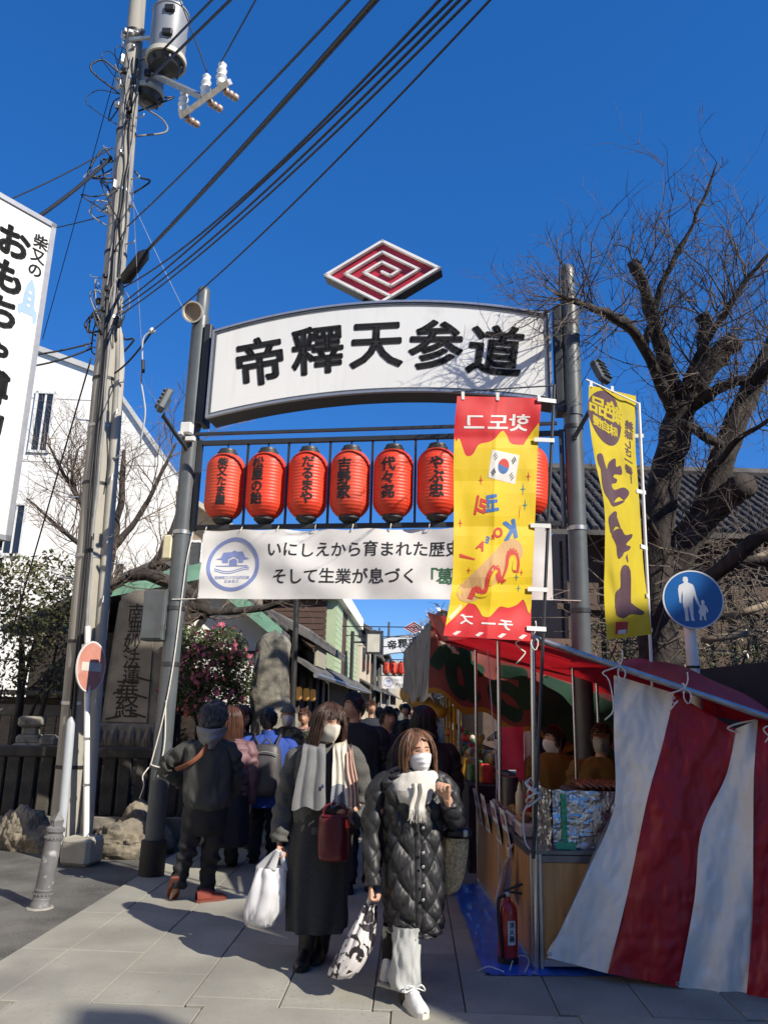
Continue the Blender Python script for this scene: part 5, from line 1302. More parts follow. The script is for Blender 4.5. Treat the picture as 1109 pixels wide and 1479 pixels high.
# foil wind shield on the counter
foil = M('crumpled foil', (.55, .55, .54), .3, .08, 9, metal=.9, bump=.35, bscale=18)
def fo(u, v, a, b_, seed):
    p = lerp(V(a), V(b_), u) + V((0, 0, .36 * v)); d = V((b_[0] - a[0], b_[1] - a[1], 0)).normalized(); nn = V((d.y, -d.x, 0))
    k = .012 * nz(u * 9 + seed, v * 5) + .010 * abs(nz(u * 26, v * 15 + seed)) + .008 * abs(nz(u * 55, v * 34, seed))
    return p + nn * k + V((0, 0, .012 * nz(u * 11, seed) * v))
f1 = thing('foil_screen', 'crumpled aluminium foil wind screen standing on the stall counter front', 'foil screen', V((1.4, 5.42, CT)))
b = MB(); b.grid(lambda u, v: fo(u, v, (1.16, 5.40, CT + .024), (1.95, 5.44, CT + .024), 1), 90, 44); b.build('front_sheet', foil, f1, smooth=25)
b = MB(); b.grid(lambda u, v: fo(u, v, (1.12, 5.80, CT + .024), (1.155, 5.41, CT + .024), 5), 40, 40); b.build('side_sheet', foil, f1, smooth=25)
b = MB(); b.grid(lambda u, v: fo(.07 + .045 * u, v * .93 + .01, (1.16, 5.396, CT + .025), (1.95, 5.436, CT + .025), 1) + V((0, -.006, 0)), 6, 30); b.grid(lambda u, v: V((1.17 + .13 * u, 5.37 + .01 * v, CT + .026 + .04 * v)), 6, 3); b.build('green_tape', M('green tape', (.05, .33, .15), .4, .1, 9), f1)
# menu cards hung on the counter side
card_w = M('card white', (.66, .66, .63), .6, .04, 6); menu_cols = [(.35, .10, .05), (.45, .26, .08), (.30, .16, .07)]
for k in range(4):
    y0 = 7.45 - .42 * k - (.1 if k > 1 else 0); w = .24 if k else .3
    cx_ = lerp(PB, Bk, (y0 - 5.34) / 2.41); c = V((cx_.x - .045, y0, CT + .03))
    t_ = thing('menu_card', f'{ordn[k]} laminated menu card from the back, hung on the stall counter side', 'menu', c, 'menu cards on the counter')
    rot = Matrix.Rotation(-.18, 3, 'Y')
    b = MB(); b.box(c, (.006, w, .30), rot=rot, bev=.002); b.build('card', card_w, t_)
    b = MB(); b.box(c + rot @ V((-.0045, 0, -.06)), (.002, w * .8, .12), rot=rot); b.build('food_photo', M(f'food print {k % 3}', menu_cols[k % 3], .5, .6, 22, col2=(.62, .4, .2)), t_)
    b = MB()
    for j, ch_ in enumerate(('肉巻', '牛串', '焼鳥', '唐揚')[k]): letter(b, ch_, 0, 0, .075, lambda x, y, j=j: c + rot @ V((-.0045, w * .18 * (1 if j else -1) * -1 + -x, .075 + y)), bold=.03)
    b.build('lettering', M('red print', (.45, .03, .03), .5, .1, 6), t_)
# things on the counter
def lathe_thing(nm, label, cat, c, prof, m, grp=None, cap=None, n=18):
    t_ = thing(nm, label, cat, c, grp); MB().lathe(prof, c, n).build('body', m, t_, smooth=30)
    if cap: MB().lathe(cap[0], c, n).build('cap', cap[1], t_, smooth=30)
    return t_
z_ = CT + .024
ket = M('red sauce bottle', (.35, .012, .012), .35, .1, 5); mus = M('cream sauce bottle', (.62, .5, .28), .4, .1, 5)
bprof = [(.03, 0), (.034, .01), (.034, .14), (.03, .16), (.02, .175)]; bcap = [(.02, .175), (.02, .19), (.007, .235)]
lathe_thing('sauce_bottle', 'red squeeze sauce bottle on the stall counter', 'bottle', V((1.16, 6.18, z_ + .10)), bprof, ket, cap=(bcap, ket)); lathe_thing('sauce_bottle', 'cream squeeze sauce bottle beside the red one', 'bottle', V((1.09, 6.22, z_ + .10)), bprof, mus, cap=(bcap, mus))
lathe_thing('grey_canister', 'grey lidded canister behind the sauce bottles', 'canister', V((1.1, 6.75, z_ + .1)), [(.07, 0), (.07, .2), (.075, .2), (.075, .23), (.02, .235)], M('dull tin', (.12, .11, .1), .4, .1, 6, metal=.5))
lathe_thing('grey_canister', 'second canister standing right of the grey lidded one', 'canister', V((1.24, 6.7, z_ + .1)), [(.06, 0), (.06, .19), (.065, .19), (.065, .21), (.02, .215)], M('dull tin', (.12, .11, .1)))
tray_m = M('clear tray', (.45, .35, .33), .25, .1, 6); food_m = M('fried food', (.30, .12, .04), .7, .5, 16, col2=(.45, .23, .07))
for k, (x, y, w, l, lb) in enumerate(((1.16, 5.95, .3, .34, 'pink clear food tray nearest the corner post'), (1.2, 6.4, .34, .4, 'food tray piled with fried pieces behind the sauce bottles'), (1.2, 7.1, .34, .5, 'long food tray at the back of the counter'))):
    t_ = thing('food_tray', lb, 'tray', V((x, y, z_)), 'trays on the counter')
    b = MB(); b.box(V((x, y, z_ + .045)), (w, l, .09), bev=.015); b.build('tray', tray_m, t_)
    b = MB(); r_ = random.Random(k)
    for j in range(26): b.ball(V((x + r_.uniform(-.4, .4) * w, y + r_.uniform(-.4, .4) * l, z_ + .095 + r_.uniform(-.01, .03))), (r_.uniform(.02, .045), .03, .025), 8, 6)
    stuff(b.build('fried_food', food_m, t_, smooth='all'))
gr = thing('grill_hotplate', 'dark grill plate loaded with meat skewers behind the foil screen', 'grill', V((1.9, 5.8, z_)))
b = MB(); b.box(V((1.9, 5.8, z_ + .17)), (1.1, .5, .34), bev=.02); b.build('grill_body', steel_dark, gr)
meat = M('grilled meat', (.16, .04, .02), .45, .5, 14, col2=(.26, .09, .04))
for k in range(22):
    x = 1.42 + .045 * k; b = MB(); b.tube([V((x, 5.56, z_ + .365)), V((x + .02, 5.98, z_ + .375))], [.018, .024, .018, .024, .015], 7, disp=lambda u, v: .006 * math.sin(v * 40)); b.build('skewer', meat, gr, smooth='all')
# pink paper notice hanging inside
pk = thing('pink_notice', 'bright pink paper notice hanging inside the stall', 'notice', at(737, 1110, 7.3))
def pkf(u, v): return at(lerp(722, 756, u), lerp(1050, 1112, 1 - v), 7.3) + V((0, .02 * math.sin(u * 5 + v * 2), 0))
b = MB(); b.grid(pkf, 10, 12); b.build('paper', M('neon pink paper', (.75, .06, .13), .7, .12, 6, trans=.3), pk, smooth='all')
b = MB(); b.grid(lambda u, v: at(lerp(745, 757, u), lerp(1108, 1130, 1 - v), 7.28), 2, 3); b.build('paper_tail', MATS['neon pink paper'], pk)
b = MB(); b.grid(lambda u, v: at(lerp(757, 766, u), lerp(1056, 1100, 1 - v), 7.32), 2, 3); b.build('white_strip', card_w, pk)
# towel on a hook, fire extinguisher, blue sheet
tp = lerp(PB, Bk, .22) + V((-.03, 0, 0)); zt = at(738, 1228, tp.y).z
tw = thing('hanging_towel', 'pale crumpled towel hanging on the stall counter side', 'towel', V((tp.x, tp.y, zt - .35)))
def twf(u, v):
    z = zt - .05 - .28 * v * (1 - .25 * abs(u - .35)); sp_ = .02 + .13 * v
    return V((tp.x - .02 + (u - .62) * 1.5 * sp_ * (.9 if u < .62 else .1) - .03 * abs(math.sin(u * 9 + v * 2)) * (1 - .5 * v), tp.y - .02 + (u - .5) * 1.2 * sp_ + .01 * math.sin(v * 7) - .05 * math.sin(u * 11 + v) * v, z + .04 * math.sin(u * 7) * v))
b = MB(); b.grid(twf, 40, 24); b.build('cloth', M('towel cloth', (.52, .45, .41), .95, .08, 8, .3, 120), tw, smooth='all')
b = MB(); b.tube(crv([V((tp.x, tp.y, zt + .04)), V((tp.x - .03, tp.y, zt)), V((tp.x - .02, tp.y, zt - .06))], 6), [.006, .015, .02], 6); b.build('twisted_end', MATS['towel cloth'], tw, smooth='all')
exb = G(733, 1397, .015); exb = V((.865, 5.47, .015))
ex = thing('fire_extinguisher', 'red fire extinguisher standing on the blue sheet by the stall corner', 'fire extinguisher', exb)
ex_red = M('extinguisher red', (.36, .012, .015), .28, .06, 4, coat=.4)
b = MB(); b.lathe([(.062, .0), (.064, .05), (.064, .31), (.058, .345), (.035, .37), (.022, .38), (.022, .40)], exb, 28); b.build('cylinder', ex_red, ex, smooth=True)
b = MB(); b.lathe([(.063, 0), (.066, .0), (.066, .055), (.063, .055)], exb, 28, caps=False); b.build('foot_ring', black_m, ex, smooth=True)
b = MB(); b.box(exb + V((0, 0, .415)), (.035, .03, .035), bev=.006); b.build('valve', galv, ex)
b = MB(); b.box(exb + V((.04, 0, .455)), (.13, .02, .012), rot=Matrix.Rotation(-.35, 3, 'Y')); b.build('lever', black_m, ex)
b = MB(); b.box(exb + V((.045, 0, .425)), (.10, .02, .012), rot=Matrix.Rotation(.1, 3, 'Y')); b.build('handle', black_m, ex)
b = MB(); b.tube(crv([exb + V((-.015, -.01, .41)), exb + V((-.06, -.03, .39)), exb + V((-.066, -.045, .3)), exb + V((-.055, -.055, .16)), exb + V((-.045, -.06, .06))], 18), .011, 8); b.build('hose', black_m, ex, smooth='all')
def exf(x, y): a = x / .065 - .55 + math.pi * 1.5 + .75; return exb + V((math.cos(a) * .0652, math.sin(a) * .0652, y))
b = MB(); shape2d(b, [(-.022, .13), (.03, .13), (.03, .27), (-.022, .27)], exf, cut=.012); b.build('label_plate', card_w, ex)
b = MB(); letter(b, '消', .004, .245, .035, lambda x, y: exf(x, y) * 1.0 + V((0, -.0008, 0)), bold=.03, cut=.012); letter(b, '火', .004, .205, .035, lambda x, y: exf(x, y) + V((0, -.0008, 0)), bold=.03, cut=.012); letter(b, '器', .004, .165, .035, lambda x, y: exf(x, y) + V((0, -.0008, 0)), bold=.03, cut=.012); b.build('lettering', ink, ex)
blue_m = M('blue sheeting', (.010, .10, .50), .32, .15, 6, .3, 25)
b = MB()
t1_, t2_, t3_ = G(652, 1283), G(700, 1417), G(905, 1413)
def bs(u, v):
    l = lerp(t2_, t1_, v); r2 = lerp(t3_ + V((1.2, 0, 0)), V((3.0, 8.2, 0)), v); p = lerp(l, r2, u)
    fold = .012 * abs(nz(u * 30, v * 6)) + .016 * max(0, nz(u * 60 + 3, v * 14)) * (u < .5)
    return V((p.x + .015 * nz(v * 9, 3) * (u < .02), p.y, .030 + fold + .006 * (u < .01)))
b.grid(bs, 120, 70); o = b.build('blue_sheet', blue_m, smooth=30, off=t2_); tag(o, 'wrinkled blue plastic sheet spread under the food stall', 'ground sheet')
b = MB(); b.tube(crv([G(690, 1402, .04), G(705, 1396, .05), G(718, 1400, .045), G(728, 1404, .04)], 12), .004, 5); b.tube(crv([G(736, 1402, .04), G(742, 1385, .06), G(755, 1380, .08), G(764, 1388, .06), G(758, 1404, .04)], 16), .004, 5); o = b.build('white_string', rope_m, off=G(735, 1400)); tag(o, 'loose white string lying on the blue sheet by the extinguisher', 'string')

# ------------------------------------------------------------------ striped curtain hung from the pipe
cur_w = M('white curtain vinyl', (.80, .77, .70), .55, .04, 3, .4, 16, trans=.07, spot=((.66, .63, .56), 5, .62)); cur_r = M('red curtain vinyl', (.36, .007, .016), .45, .1, 3, .4, 16, trans=.12)
cuo = V((1.7, 5.15, 0)); cu = thing('striped_curtain', 'red and white striped curtain hanging from the awning pipe', 'curtain', cuo)
BND = [[(886, 978), (886, 1060), (886, 1165), (850, 1255), (790, 1383)], [(973, 1004), (955, 1080), (934, 1155), (906, 1290), (877, 1406)], [(1061, 1056), (1048, 1120), (1012, 1200), (1002, 1300), (979, 1426)],
       [(1094, 1042), (1088, 1120), (1087, 1220), (1086, 1330), (1077, 1440)], [(1150, 1055), (1150, 1120), (1150, 1220), (1150, 1330), (1150, 1445)]]
BY = [(5.30, 5.20), (5.24, 5.14), (5.18, 5.06), (5.13, 5.0), (5.08, 4.96)]
FO = [0, .02, -.02, .045, -.02]
BNT = [crv(q, 41) for q in BND]
def cedge(k, v):
    i = min(int(v * 40), 39); f = v * 40 - i; x, y = (lerp(BNT[k][i][j], BNT[k][i + 1][j], f) for j in (0, 1))
    return x, y, lerp(BY[k][0], BY[k][1], v)
def curt(k, u, v):
    a, c = cedge(k, v), cedge(k + 1, v)
    x, y, Y = (lerp(a[i], c[i], u) for i in range(3))
    fold = lerp(FO[k], FO[k + 1], u) * math.sin(math.pi * min(1, v * 1.2)) + .028 * math.sin(u * math.pi) * (1 if k % 2 else -1) * (v ** .5) + .025 * nz(x * .014, y * .006, k) + .014 * nz(x * .035 + k, y * .018) + .006 * nz(x * .09, y * .05, k) + .010 * math.sin(u * 9 + v * 7 + k) * v * (2.0 if k == 2 else .5) + (.02 * math.sin(math.pi * u) * math.sin(v * 9 + 1) if k == 2 else 0)
    fold += .010 * abs(nz(x * .03 + y * .012, y * .016 - x * .008, k)) + .007 * abs(nz(x * .07, y * .045, k + 5)) + .012 * math.exp(-3 * v) * math.sin(x * .11 + y * .05 + 3 * nz(x * .02, y * .02))
    fold += .004 * math.exp(-((v - .5) * 70) ** 2) + .003 * math.exp(-((v - .76) * 80) ** 2)
    return at(x, y - (3 if v < .02 else 0), Y - fold)
for k in range(4):
    b = MB(); b.grid(lambda u, v, k=k: curt(k, u, v), 56, 150); b.build('stripe', cur_r if k % 2 else cur_w, cu, smooth='all')
b = MB(); b.grid(lambda u, v: lerp(at(886, 1165, 5.27), at(792, 1380, 5.26), v) + V((.09 * u * math.sin(math.pi * min(1, v * 1.05)), .05 * u, .0)), 6, 24); b.build('folded_edge', cur_w, cu, smooth='all')
for x, y, Y in ((888, 984, 5.28), (886, 1163, 5.245), (794, 1378, 5.19), (978, 1421, 5.05), (972, 1008, 5.22)):
    b = MB(); p = at(x, y, Y - .02); b.lathe([(.006, -.002), (.011, -.002), (.011, .003), (.006, .003)], p, 12, (0, -1, 0), caps=False); b.build('eyelet', galv, cu)
o = MB().tube(crv([at(1064, 1058, 5.16), at(1050, 1052, 5.14), at(1062, 1046, 5.13), at(1090, 1040, 5.12)], 10), .006, 5).build('tie_cord', rope_m, cu)
b = MB(); c = G(1112, 1408) + V((.12, -.02, 0)); b.lathe([(.12, 0), (.13, .02), (.14, .26), (.15, .27)], c, 24); o = b.build('red_bucket', M('red bucket', (.5, .03, .02), .4, .06, 4), off=c, smooth=True); tag(o, 'red plastic bucket at the right edge beside the curtain', 'bucket')

# ------------------------------------------------------------------ tall advertising flags
def flag_pole(p0, p1, arm_to, label, nm, m, grp=None, r=.012):
    t_ = thing(nm, label, 'flag', V(p0)); MB().tube([V(p0), V(p1)], r, 10).build('flag_pole', m, t_, smooth=True)
    MB().tube([V(p1) + V((0, 0, -.005)), V(arm_to)], .006, 8).build('top_rod', m, t_); return t_
kt0, kt1 = at(770, 1240, 5.30), at(800, 556, 5.25)
kf = flag_pole(kt0, kt1, at(654, 566, 5.12), 'red and yellow hot dog flag seen from behind, on a black pole', 'nobori_flag', steel_dark)
KFL = [(660, 572), (655, 640), (655, 760), (652, 850), (640, 918)]; KFR = [(782, 575), (777, 640), (772, 760), (768, 850), (766, 926)]
KLT, KRT = crv(KFL, 41), crv(KFR, 41)
def kfl(u, v, o=0.0):                 # u from left 0..1, v from bottom 0..1
    L_, R_ = KLT, KRT; k = (1 - v) * 40; i = min(int(k), 39); f = k - i
    lx, ly = (lerp(L_[i][j], L_[i + 1][j], f) for j in (0, 1)); rx, ry = (lerp(R_[i][j], R_[i + 1][j], f) for j in (0, 1))
    Y = lerp(5.12, 5.24, u) + .020 * nz(u * 3, v * 5) + .012 * math.sin(u * 7 + v * 3) + .007 * nz(u * 5, v * 9) - .05 * (1 - v) ** 3 * (1 - u) + .015 * math.exp(-((v - .16) * 14) ** 2) + .007 * sum(math.exp(-((v - c_) * 45) ** 2) for c_ in (.26, .5, .63, .77)) - .006 * math.exp(-((u - .5) * 30) ** 2) - o
    return at(lerp(lx, rx, u), lerp(ly, ry, u), Y)
kf_r = M('flag red', (.66, .022, .028), .6, .06, 4, trans=.28); kf_y = M('flag yellow', (.80, .60, .012), .6, .05, 4, trans=.28); fl_w = M('flag white print', (.75, .73, .70), .6, .04, 5, trans=.2)
b = MB(); b.grid(lambda u, v: kfl(u, v), 60, 150); fc = b.build('flag_cloth', kf_r, kf, smooth='all')
FW, FH = .6, 1.75
kfp = lambda o: (lambda x, y: kfl(x, y, o))
yl = [(-.0, .09), (.04, .12), (.08, .165), (.12, .185), (.2, .18), (.3, .175), (.36, .15), (.42, .115), (.5, .112), (.56, .14), (.62, .165), (.72, .16), (.82, .175), (.9, .20), (1.0, .17), (1.0, .80), (.965, .80), (.93, .755), (.86, .745), (.72, .745), (.66, .755), (.62, .785), (.575, .803), (.53, .79), (.49, .77), (.42, .755), (.3, .745), (.24, .715), (.19, .705), (.14, .71), (.1, .74), (.065, .768), (.03, .755), (.0, .71)]
b = MB(); shape2d(b, [(max(.001, min(.999, x)), y) for x, y in crvc(yl, 4)], kfp(.0022), cut=.0333); b.build('yellow_print', kf_y, fc)
b = MB()
for ch_, x in (('그', .22), ('도', .50), ('핫', .75)): letter(b, ch_, 0, 0, 1, lambda a, c, x=x: kfl(x + a * .26, .848 + c * .095, .0032), mirror=True, bold=.022, cut=.2)
b.build('white_lettering', fl_w, fc)
for ch_, x, y, sz in (('チ', .70, .072, .065), ('ー', .50, .075, .065), ('ズ', .24, .092, .06)):
    b = MB(); letter(b, ch_, 0, 0, 1, lambda a, c, x=x, y=y, sz=sz: kfl(x + a * sz * 2.8, y + c * sz * .9, .0032), mirror=True, bold=.03, cut=.25)
    b.build('character', fl_w, fc)
for x in (.1, .36, .62, .86):
    b = MB(); shape2d(b, [(x, .012), (x + .05, .03), (x + .1, .028), (x + .04, .006)], kfp(.0032))
    b.build('dash_print', fl_w, fc)
def rect_r(cx_, cy_, w, h, rot, asp=FH / FW):
    c, s = math.cos(rot), math.sin(rot); out = []
    for a, d in ((-w, -h), (w, -h), (w, h), (-w, h)): out.append((cx_ + (a * c - d * s), cy_ + (a * s + d * c) / asp))
    return out
f_red, f_blu = M('print red', (.60, .045, .03), .6, .05, 5, trans=.2), M('print blue', (.05, .16, .42), .6, .05, 5, trans=.2)
fx, fy, fr = .60, .675, -.17
b = MB(); shape2d(b, rect_r(fx, fy, .165, .125, fr), kfp(.0042)); b.build('flag_print_ground', fl_w, fc)
def half(a0, a1, r): return [(fx + r * math.cos(a), fy + r * math.sin(a) * FW / FH) for a in [a0 + (a1 - a0) * k / 10 for k in range(11)]]
b = MB(); shape2d(b, half(R(-20), R(160), .065), kfp(.0062)); b.build('flag_print_red', f_red, fc)
b = MB(); shape2d(b, half(R(160), R(340), .065), kfp(.0062)); b.build('flag_print_blue', f_blu, fc)
b = MB()
for dx, dy in ((-.11, .07), (.11, .07), (-.11, -.07), (.11, -.07)):
    for k in (-1, 0, 1):
        c, s = math.cos(fr), math.sin(fr); ox, oy = dx + k * .012 * (1 if dx * dy > 0 else -1), dy + k * .016
        shape2d(b, rect_r(fx + ox * c - oy * s, fy + (ox * s + oy * c) * FW / FH, .022, .004, fr + (.9 if dx * dy < 0 else -.9)), kfp(.0062))
b.build('flag_print_bars', ink, fc)
b = MB()
for ch_, x, y, sz, rt in (('코', .46, .568, .17, .1), ('K', .69, .487, .24, .25), ('E', .42, .452, .09, -.3)): letter(b, ch_, 0, 0, 1, lambda a, c, x=x, y=y, sz=sz, rt=rt: kfl(x + (a * math.cos(rt) - c * math.sin(rt)) * sz, y + (a * math.sin(rt) + c * math.cos(rt)) * sz * FW / FH, .0046), mirror=True, bold=.05, cut=.2)
b.build('blue_lettering', f_blu, fc)
for ch_, x, y, sz, rt in (('리', .32, .56, .16, -.25), ('O', .55, .478, .13, .2), ('A', .345, .43, .13, -.4), ('R', .485, .462, .07, 0)):
    b = MB(); letter(b, ch_, 0, 0, 1, lambda a, c, x=x, y=y, sz=sz, rt=rt: kfl(x + (a * math.cos(rt) - c * math.sin(rt)) * sz, y + (a * math.sin(rt) + c * math.cos(rt)) * sz * FW / FH, .0046), mirror=True, bold=.05, cut=.2)
    b.build('character', f_red, fc)
for x, y, dx, dy in ((.08, .385, .18, -.012), (.80, .52, .0, .04)):
    b = MB(); shape2d(b, [(x, y), (x, y + .014), (x + dx + .01, y + dy + .006), (x + dx + .012, y + dy)], kfp(.0046))
    b.build('dash_print', f_red, fc)
for x, y in ((.33, .635), (.08, .51), (.90, .645), (.2, .33), (.86, .32)):
    b = MB(); shape2d(b, [(x, y + .016), (x + .006, y + .002), (x + .03, y), (x + .006, y - .002), (x, y - .016), (x - .006, y - .002), (x - .03, y), (x - .006, y + .002)], kfp(.0046))
    b.build('star_print', f_red, fc)
for x, y in ((.84, .61), (.87, .565), (.80, .30), (.83, .25)):
    b = MB(); shape2d(b, [(x, y + .018), (x + .007, y + .002), (x + .035, y), (x + .007, y - .002), (x, y - .018), (x - .007, y - .002), (x - .035, y), (x - .007, y + .002)], kfp(.0046))
    b.build('star_print', M('print green', (.02, .16, .12), .6, .05, 5), fc)
b = MB(); dog = []
d0, d1 = V((.22, .235)), V((.72, .405)); dv = (d1 - d0); 
def dogp(r_):
    out = []; ax_ = V((dv.x, dv.y * FH / FW)).normalized(); px_ = V((-ax_.y, ax_.x))
    for k in range(28):
        a = 2 * math.pi * k / 28; e = V((d0.x, d0.y * FH / FW)) if math.cos(a) < 0 else V((d1.x, d1.y * FH / FW))
        p = e + ax_ * math.cos(a) * r_ + px_ * math.sin(a) * r_; out.append((p.x, p.y * FW / FH))
    return out
shape2d(b, dogp(.15), kfp(.0042)); b.build('hot_dog_print', M('print tan', (.66, .40, .17), .6, .06, 6, trans=.25), fc)
b = MB(); shape2d(b, [(.02, .105), (.14, .175), (.16, .16), (.05, .085)], kfp(.004)); b.build('stick_print', M('print beige', (.66, .55, .36), .6, .05, 6), fc)
def swirl(pts, w, o, m, nm):
    b = MB(); P = crv(pts, 40)
    for (x0, y0), (x1, y1) in zip(P, P[1:]):
        d = V((x1 - x0, (y1 - y0) * FH / FW)).normalized() * w; b.add([kfl(x0 - d.y, y0 + d.x * FW / FH, o), kfl(x1 - d.y, y1 + d.x * FW / FH, o), kfl(x1 + d.y, y1 - d.x * FW / FH, o), kfl(x0 + d.y, y0 - d.x * FW / FH, o)], [(0, 1, 2, 3)])
    b.build(nm, m, fc)
swirl([(.24, .20), (.30, .255), (.38, .23), (.44, .25), (.46, .31), (.54, .345), (.58, .30), (.62, .28), (.68, .33), (.70, .40), (.76, .405), (.80, .36), (.79, .32)], 0.034, .006, f_red, 'ketchup_print')
swirl([(.30, .222), (.38, .215), (.46, .23), (.50, .30), (.55, .33)], .020, .0075, kf_y, 'mustard_print')
swirl([(.66, .29), (.71, .34), (.73, .385), (.77, .375), (.77, .33)], .024, .0075, kf_y, 'mustard_print')
for y_, x0 in ((.992, .07), (.992, .48), (.985, .97)): 
    b = MB(); p = kfl(x0, y_, .004); b.box(p + V((0, 0, .015)), (.022, .008, .06)); b.build('hanging_loop', card_w, kf)
for v in (.985, .76, .50, .245, .06):
    p = kfl(1.0, v); q = lerp(kt0, kt1, (p.z - kt0.z) / (kt1.z - kt0.z)); b = MB(); b.box(lerp(p, q, .5) + V((-.01, -.02, 0)), ((q - p).length + .05, .008, .03), math.atan2(q.y - p.y, q.x - p.x)); b.build('pole_loop', card_w, kf)

yt0, yt1 = at(946, 1090, 5.75), at(922, 582, 5.6)
yf = flag_pole(V((yt0.x, yt0.y, 1.2)), yt1, at(846, 548, 5.35), 'narrow yellow flag with brush lettering seen from behind, on a white pole', 'nobori_flag', white_paint)
YL = [(850, 556), (850, 600), (858, 660), (872, 730), (873, 800), (872, 860), (876, 924)]; YR = [(918, 572), (917, 640), (921, 700), (925, 760), (929, 820), (935, 870), (941, 916)]
YLT, YRT = crv(YL, 61), crv(YR, 61)
def yfl(u, v, o=0.0):
    L_, R_ = YLT, YRT; k = (1 - v) * 60; i = min(int(k), 59); f = k - i
    lx, ly = (lerp(L_[i][j], L_[i + 1][j], f) for j in (0, 1)); rx, ry = (lerp(R_[i][j], R_[i + 1][j], f) for j in (0, 1))
    Y = lerp(5.36, 5.62, u) + .03 * math.sin(u * 5 + v * 5) * (1 - u) + .02 * nz(u * 4, v * 6) + .005 * nz(u * 7, v * 11) - o
    return at(lerp(lx, rx, u), lerp(ly, ry, u), Y)
yf_y = M('flag dull yellow', (.60, .48, .015), .65, .06, 4, trans=.30); yf_p = M('flag plum print', (.06, .022, .035), .65, .1, 5)
b = MB(); b.grid(lambda u, v: yfl(u, v), 50, 150); yc = b.build('flag_cloth', yf_y, yf, smooth='all')
yfp = lambda o: (lambda x, y: yfl(x, y, o))
b = MB(); shape2d(b, [(.34 + .36 * math.cos(a * math.pi / 14), .872 + .118 * math.sin(a * math.pi / 14)) for a in range(28)], yfp(.003), cut=.03); b.build('oval_print', yf_p, yc)
b = MB()
for ch_, x, y, sz, w in (('絶', .53, .905, .085, .38), ('品', .20, .905, .085, .38)): letter(b, ch_, 0, 0, 1, lambda a, c, x=x, y=y, sz=sz, w=w: yfl(x + a * w, y + c * sz, .006), mirror=True, bold=.03, cut=.25)
for k, ch_ in enumerate('慢自味'): letter(b, ch_, 0, 0, 1, lambda a, c, k=k: yfl(.18 + .17 * k + a * .19, .828 + c * .045, .006), mirror=True, bold=.03, cut=.25)
b.build('yellow_lettering', yf_y, yc)
b = MB()
for k, ch_ in enumerate('美味しさ一番！'): letter(b, ch_, 0, 0, 1, lambda a, c, k=k: yfl(.87 - .012 * k + a * .17, .885 - .036 * k + c * .034, .0035), mirror=True, bold=.03, cut=.3)
b.build('small_lettering', yf_p, yc)
# big brush characters: outlines traced as flat print (in flag coordinates)
def gpt(pts): return [((x - 120) / 240 * 1.0, 1 - (y - 80) / 1360) for x, y in pts]
def yimg(x, y):
    """from the enlarged view of the flag (423 px wide) to flag coordinates"""
    px, py = 840 + x * 110 / 423, 545 + y * 385 / 1479
    L_, R_ = YLT, YRT; best = None
    for i in range(61):
        f = (px - L_[i][0]) / (R_[i][0] - L_[i][0]); yy = lerp(L_[i][1], R_[i][1], f)
        if best is None or abs(yy - py) < best[0]: best = (abs(yy - py), f, 1 - i / 60)
    return (min(.985, max(.015, best[1])), best[2])
strokes = [[(85, 432), (112, 425), (128, 470), (140, 500), (150, 465), (185, 460), (190, 490), (215, 500), (222, 530), (185, 535), (175, 555), (195, 560), (190, 590), (165, 590), (180, 620), (230, 620), (258, 625), (260, 655), (235, 670), (205, 660), (180, 690), (235, 683), (225, 692), (175, 715), (150, 680), (125, 640), (112, 590), (105, 520), (92, 470)],
           [(150, 770), (180, 735), (195, 760), (195, 785), (215, 825), (190, 835), (165, 855), (155, 830)], [(165, 865), (215, 835), (240, 880), (278, 875), (275, 900), (245, 925), (270, 945), (262, 960), (235, 960), (225, 1000), (205, 1008), (195, 985), (190, 930)],
           [(215, 1075), (235, 1040), (270, 1065), (272, 1240), (280, 1260), (310, 1275), (345, 1295), (335, 1322), (310, 1312), (270, 1305), (240, 1335), (220, 1345), (190, 1310), (188, 1200), (215, 1170)]]
b = MB()
for s_ in strokes: shape2d(b, crvc([yimg(*p) for p in s_], 3), yfp(.0035), cut=.03)
b.build('brush_lettering', yf_p, yc)
b = MB(); shape2d(b, [yimg(*p) for p in ((244, 990), (252, 985), (258, 1025), (253, 1028))], yfp(.0035)); b.build('brush_dot', yf_p, yc)
b = MB(); shape2d(b, [yimg(*p) for p in ((188, 1362), (258, 1352), (250, 1425), (184, 1425))], yfp(.0035)); b.build('seal_print', f_red, yc)
b = MB()
for x, y in ((200, 1375), (200, 1395), (200, 1410)): shape2d(b, [yimg(x, y), yimg(x + 45, y - 6), yimg(x + 44, y + 3), yimg(x - 1, y + 9)], yfp(.006))
b.build('seal_lettering', fl_w, yc)
for x0 in (.05, .5): b = MB(); p = yfl(x0, .995, .004); b.box(p + V((0, 0, .02)), (.02, .008, .05)); b.build('hanging_loop', card_w, yf)
for v in (.86, .64, .42, .2, .02):
    p = yfl(1.0, v); q = lerp(V((yt0.x, yt0.y, 1.2)), yt1, (p.z - 1.2) / (yt1.z - 1.2)); b = MB(); b.box(lerp(p, q, .5), ((q - p).length + .05, .008, .03), math.atan2(q.y - p.y, q.x - p.x)); b.build('pole_loop', card_w, yf)

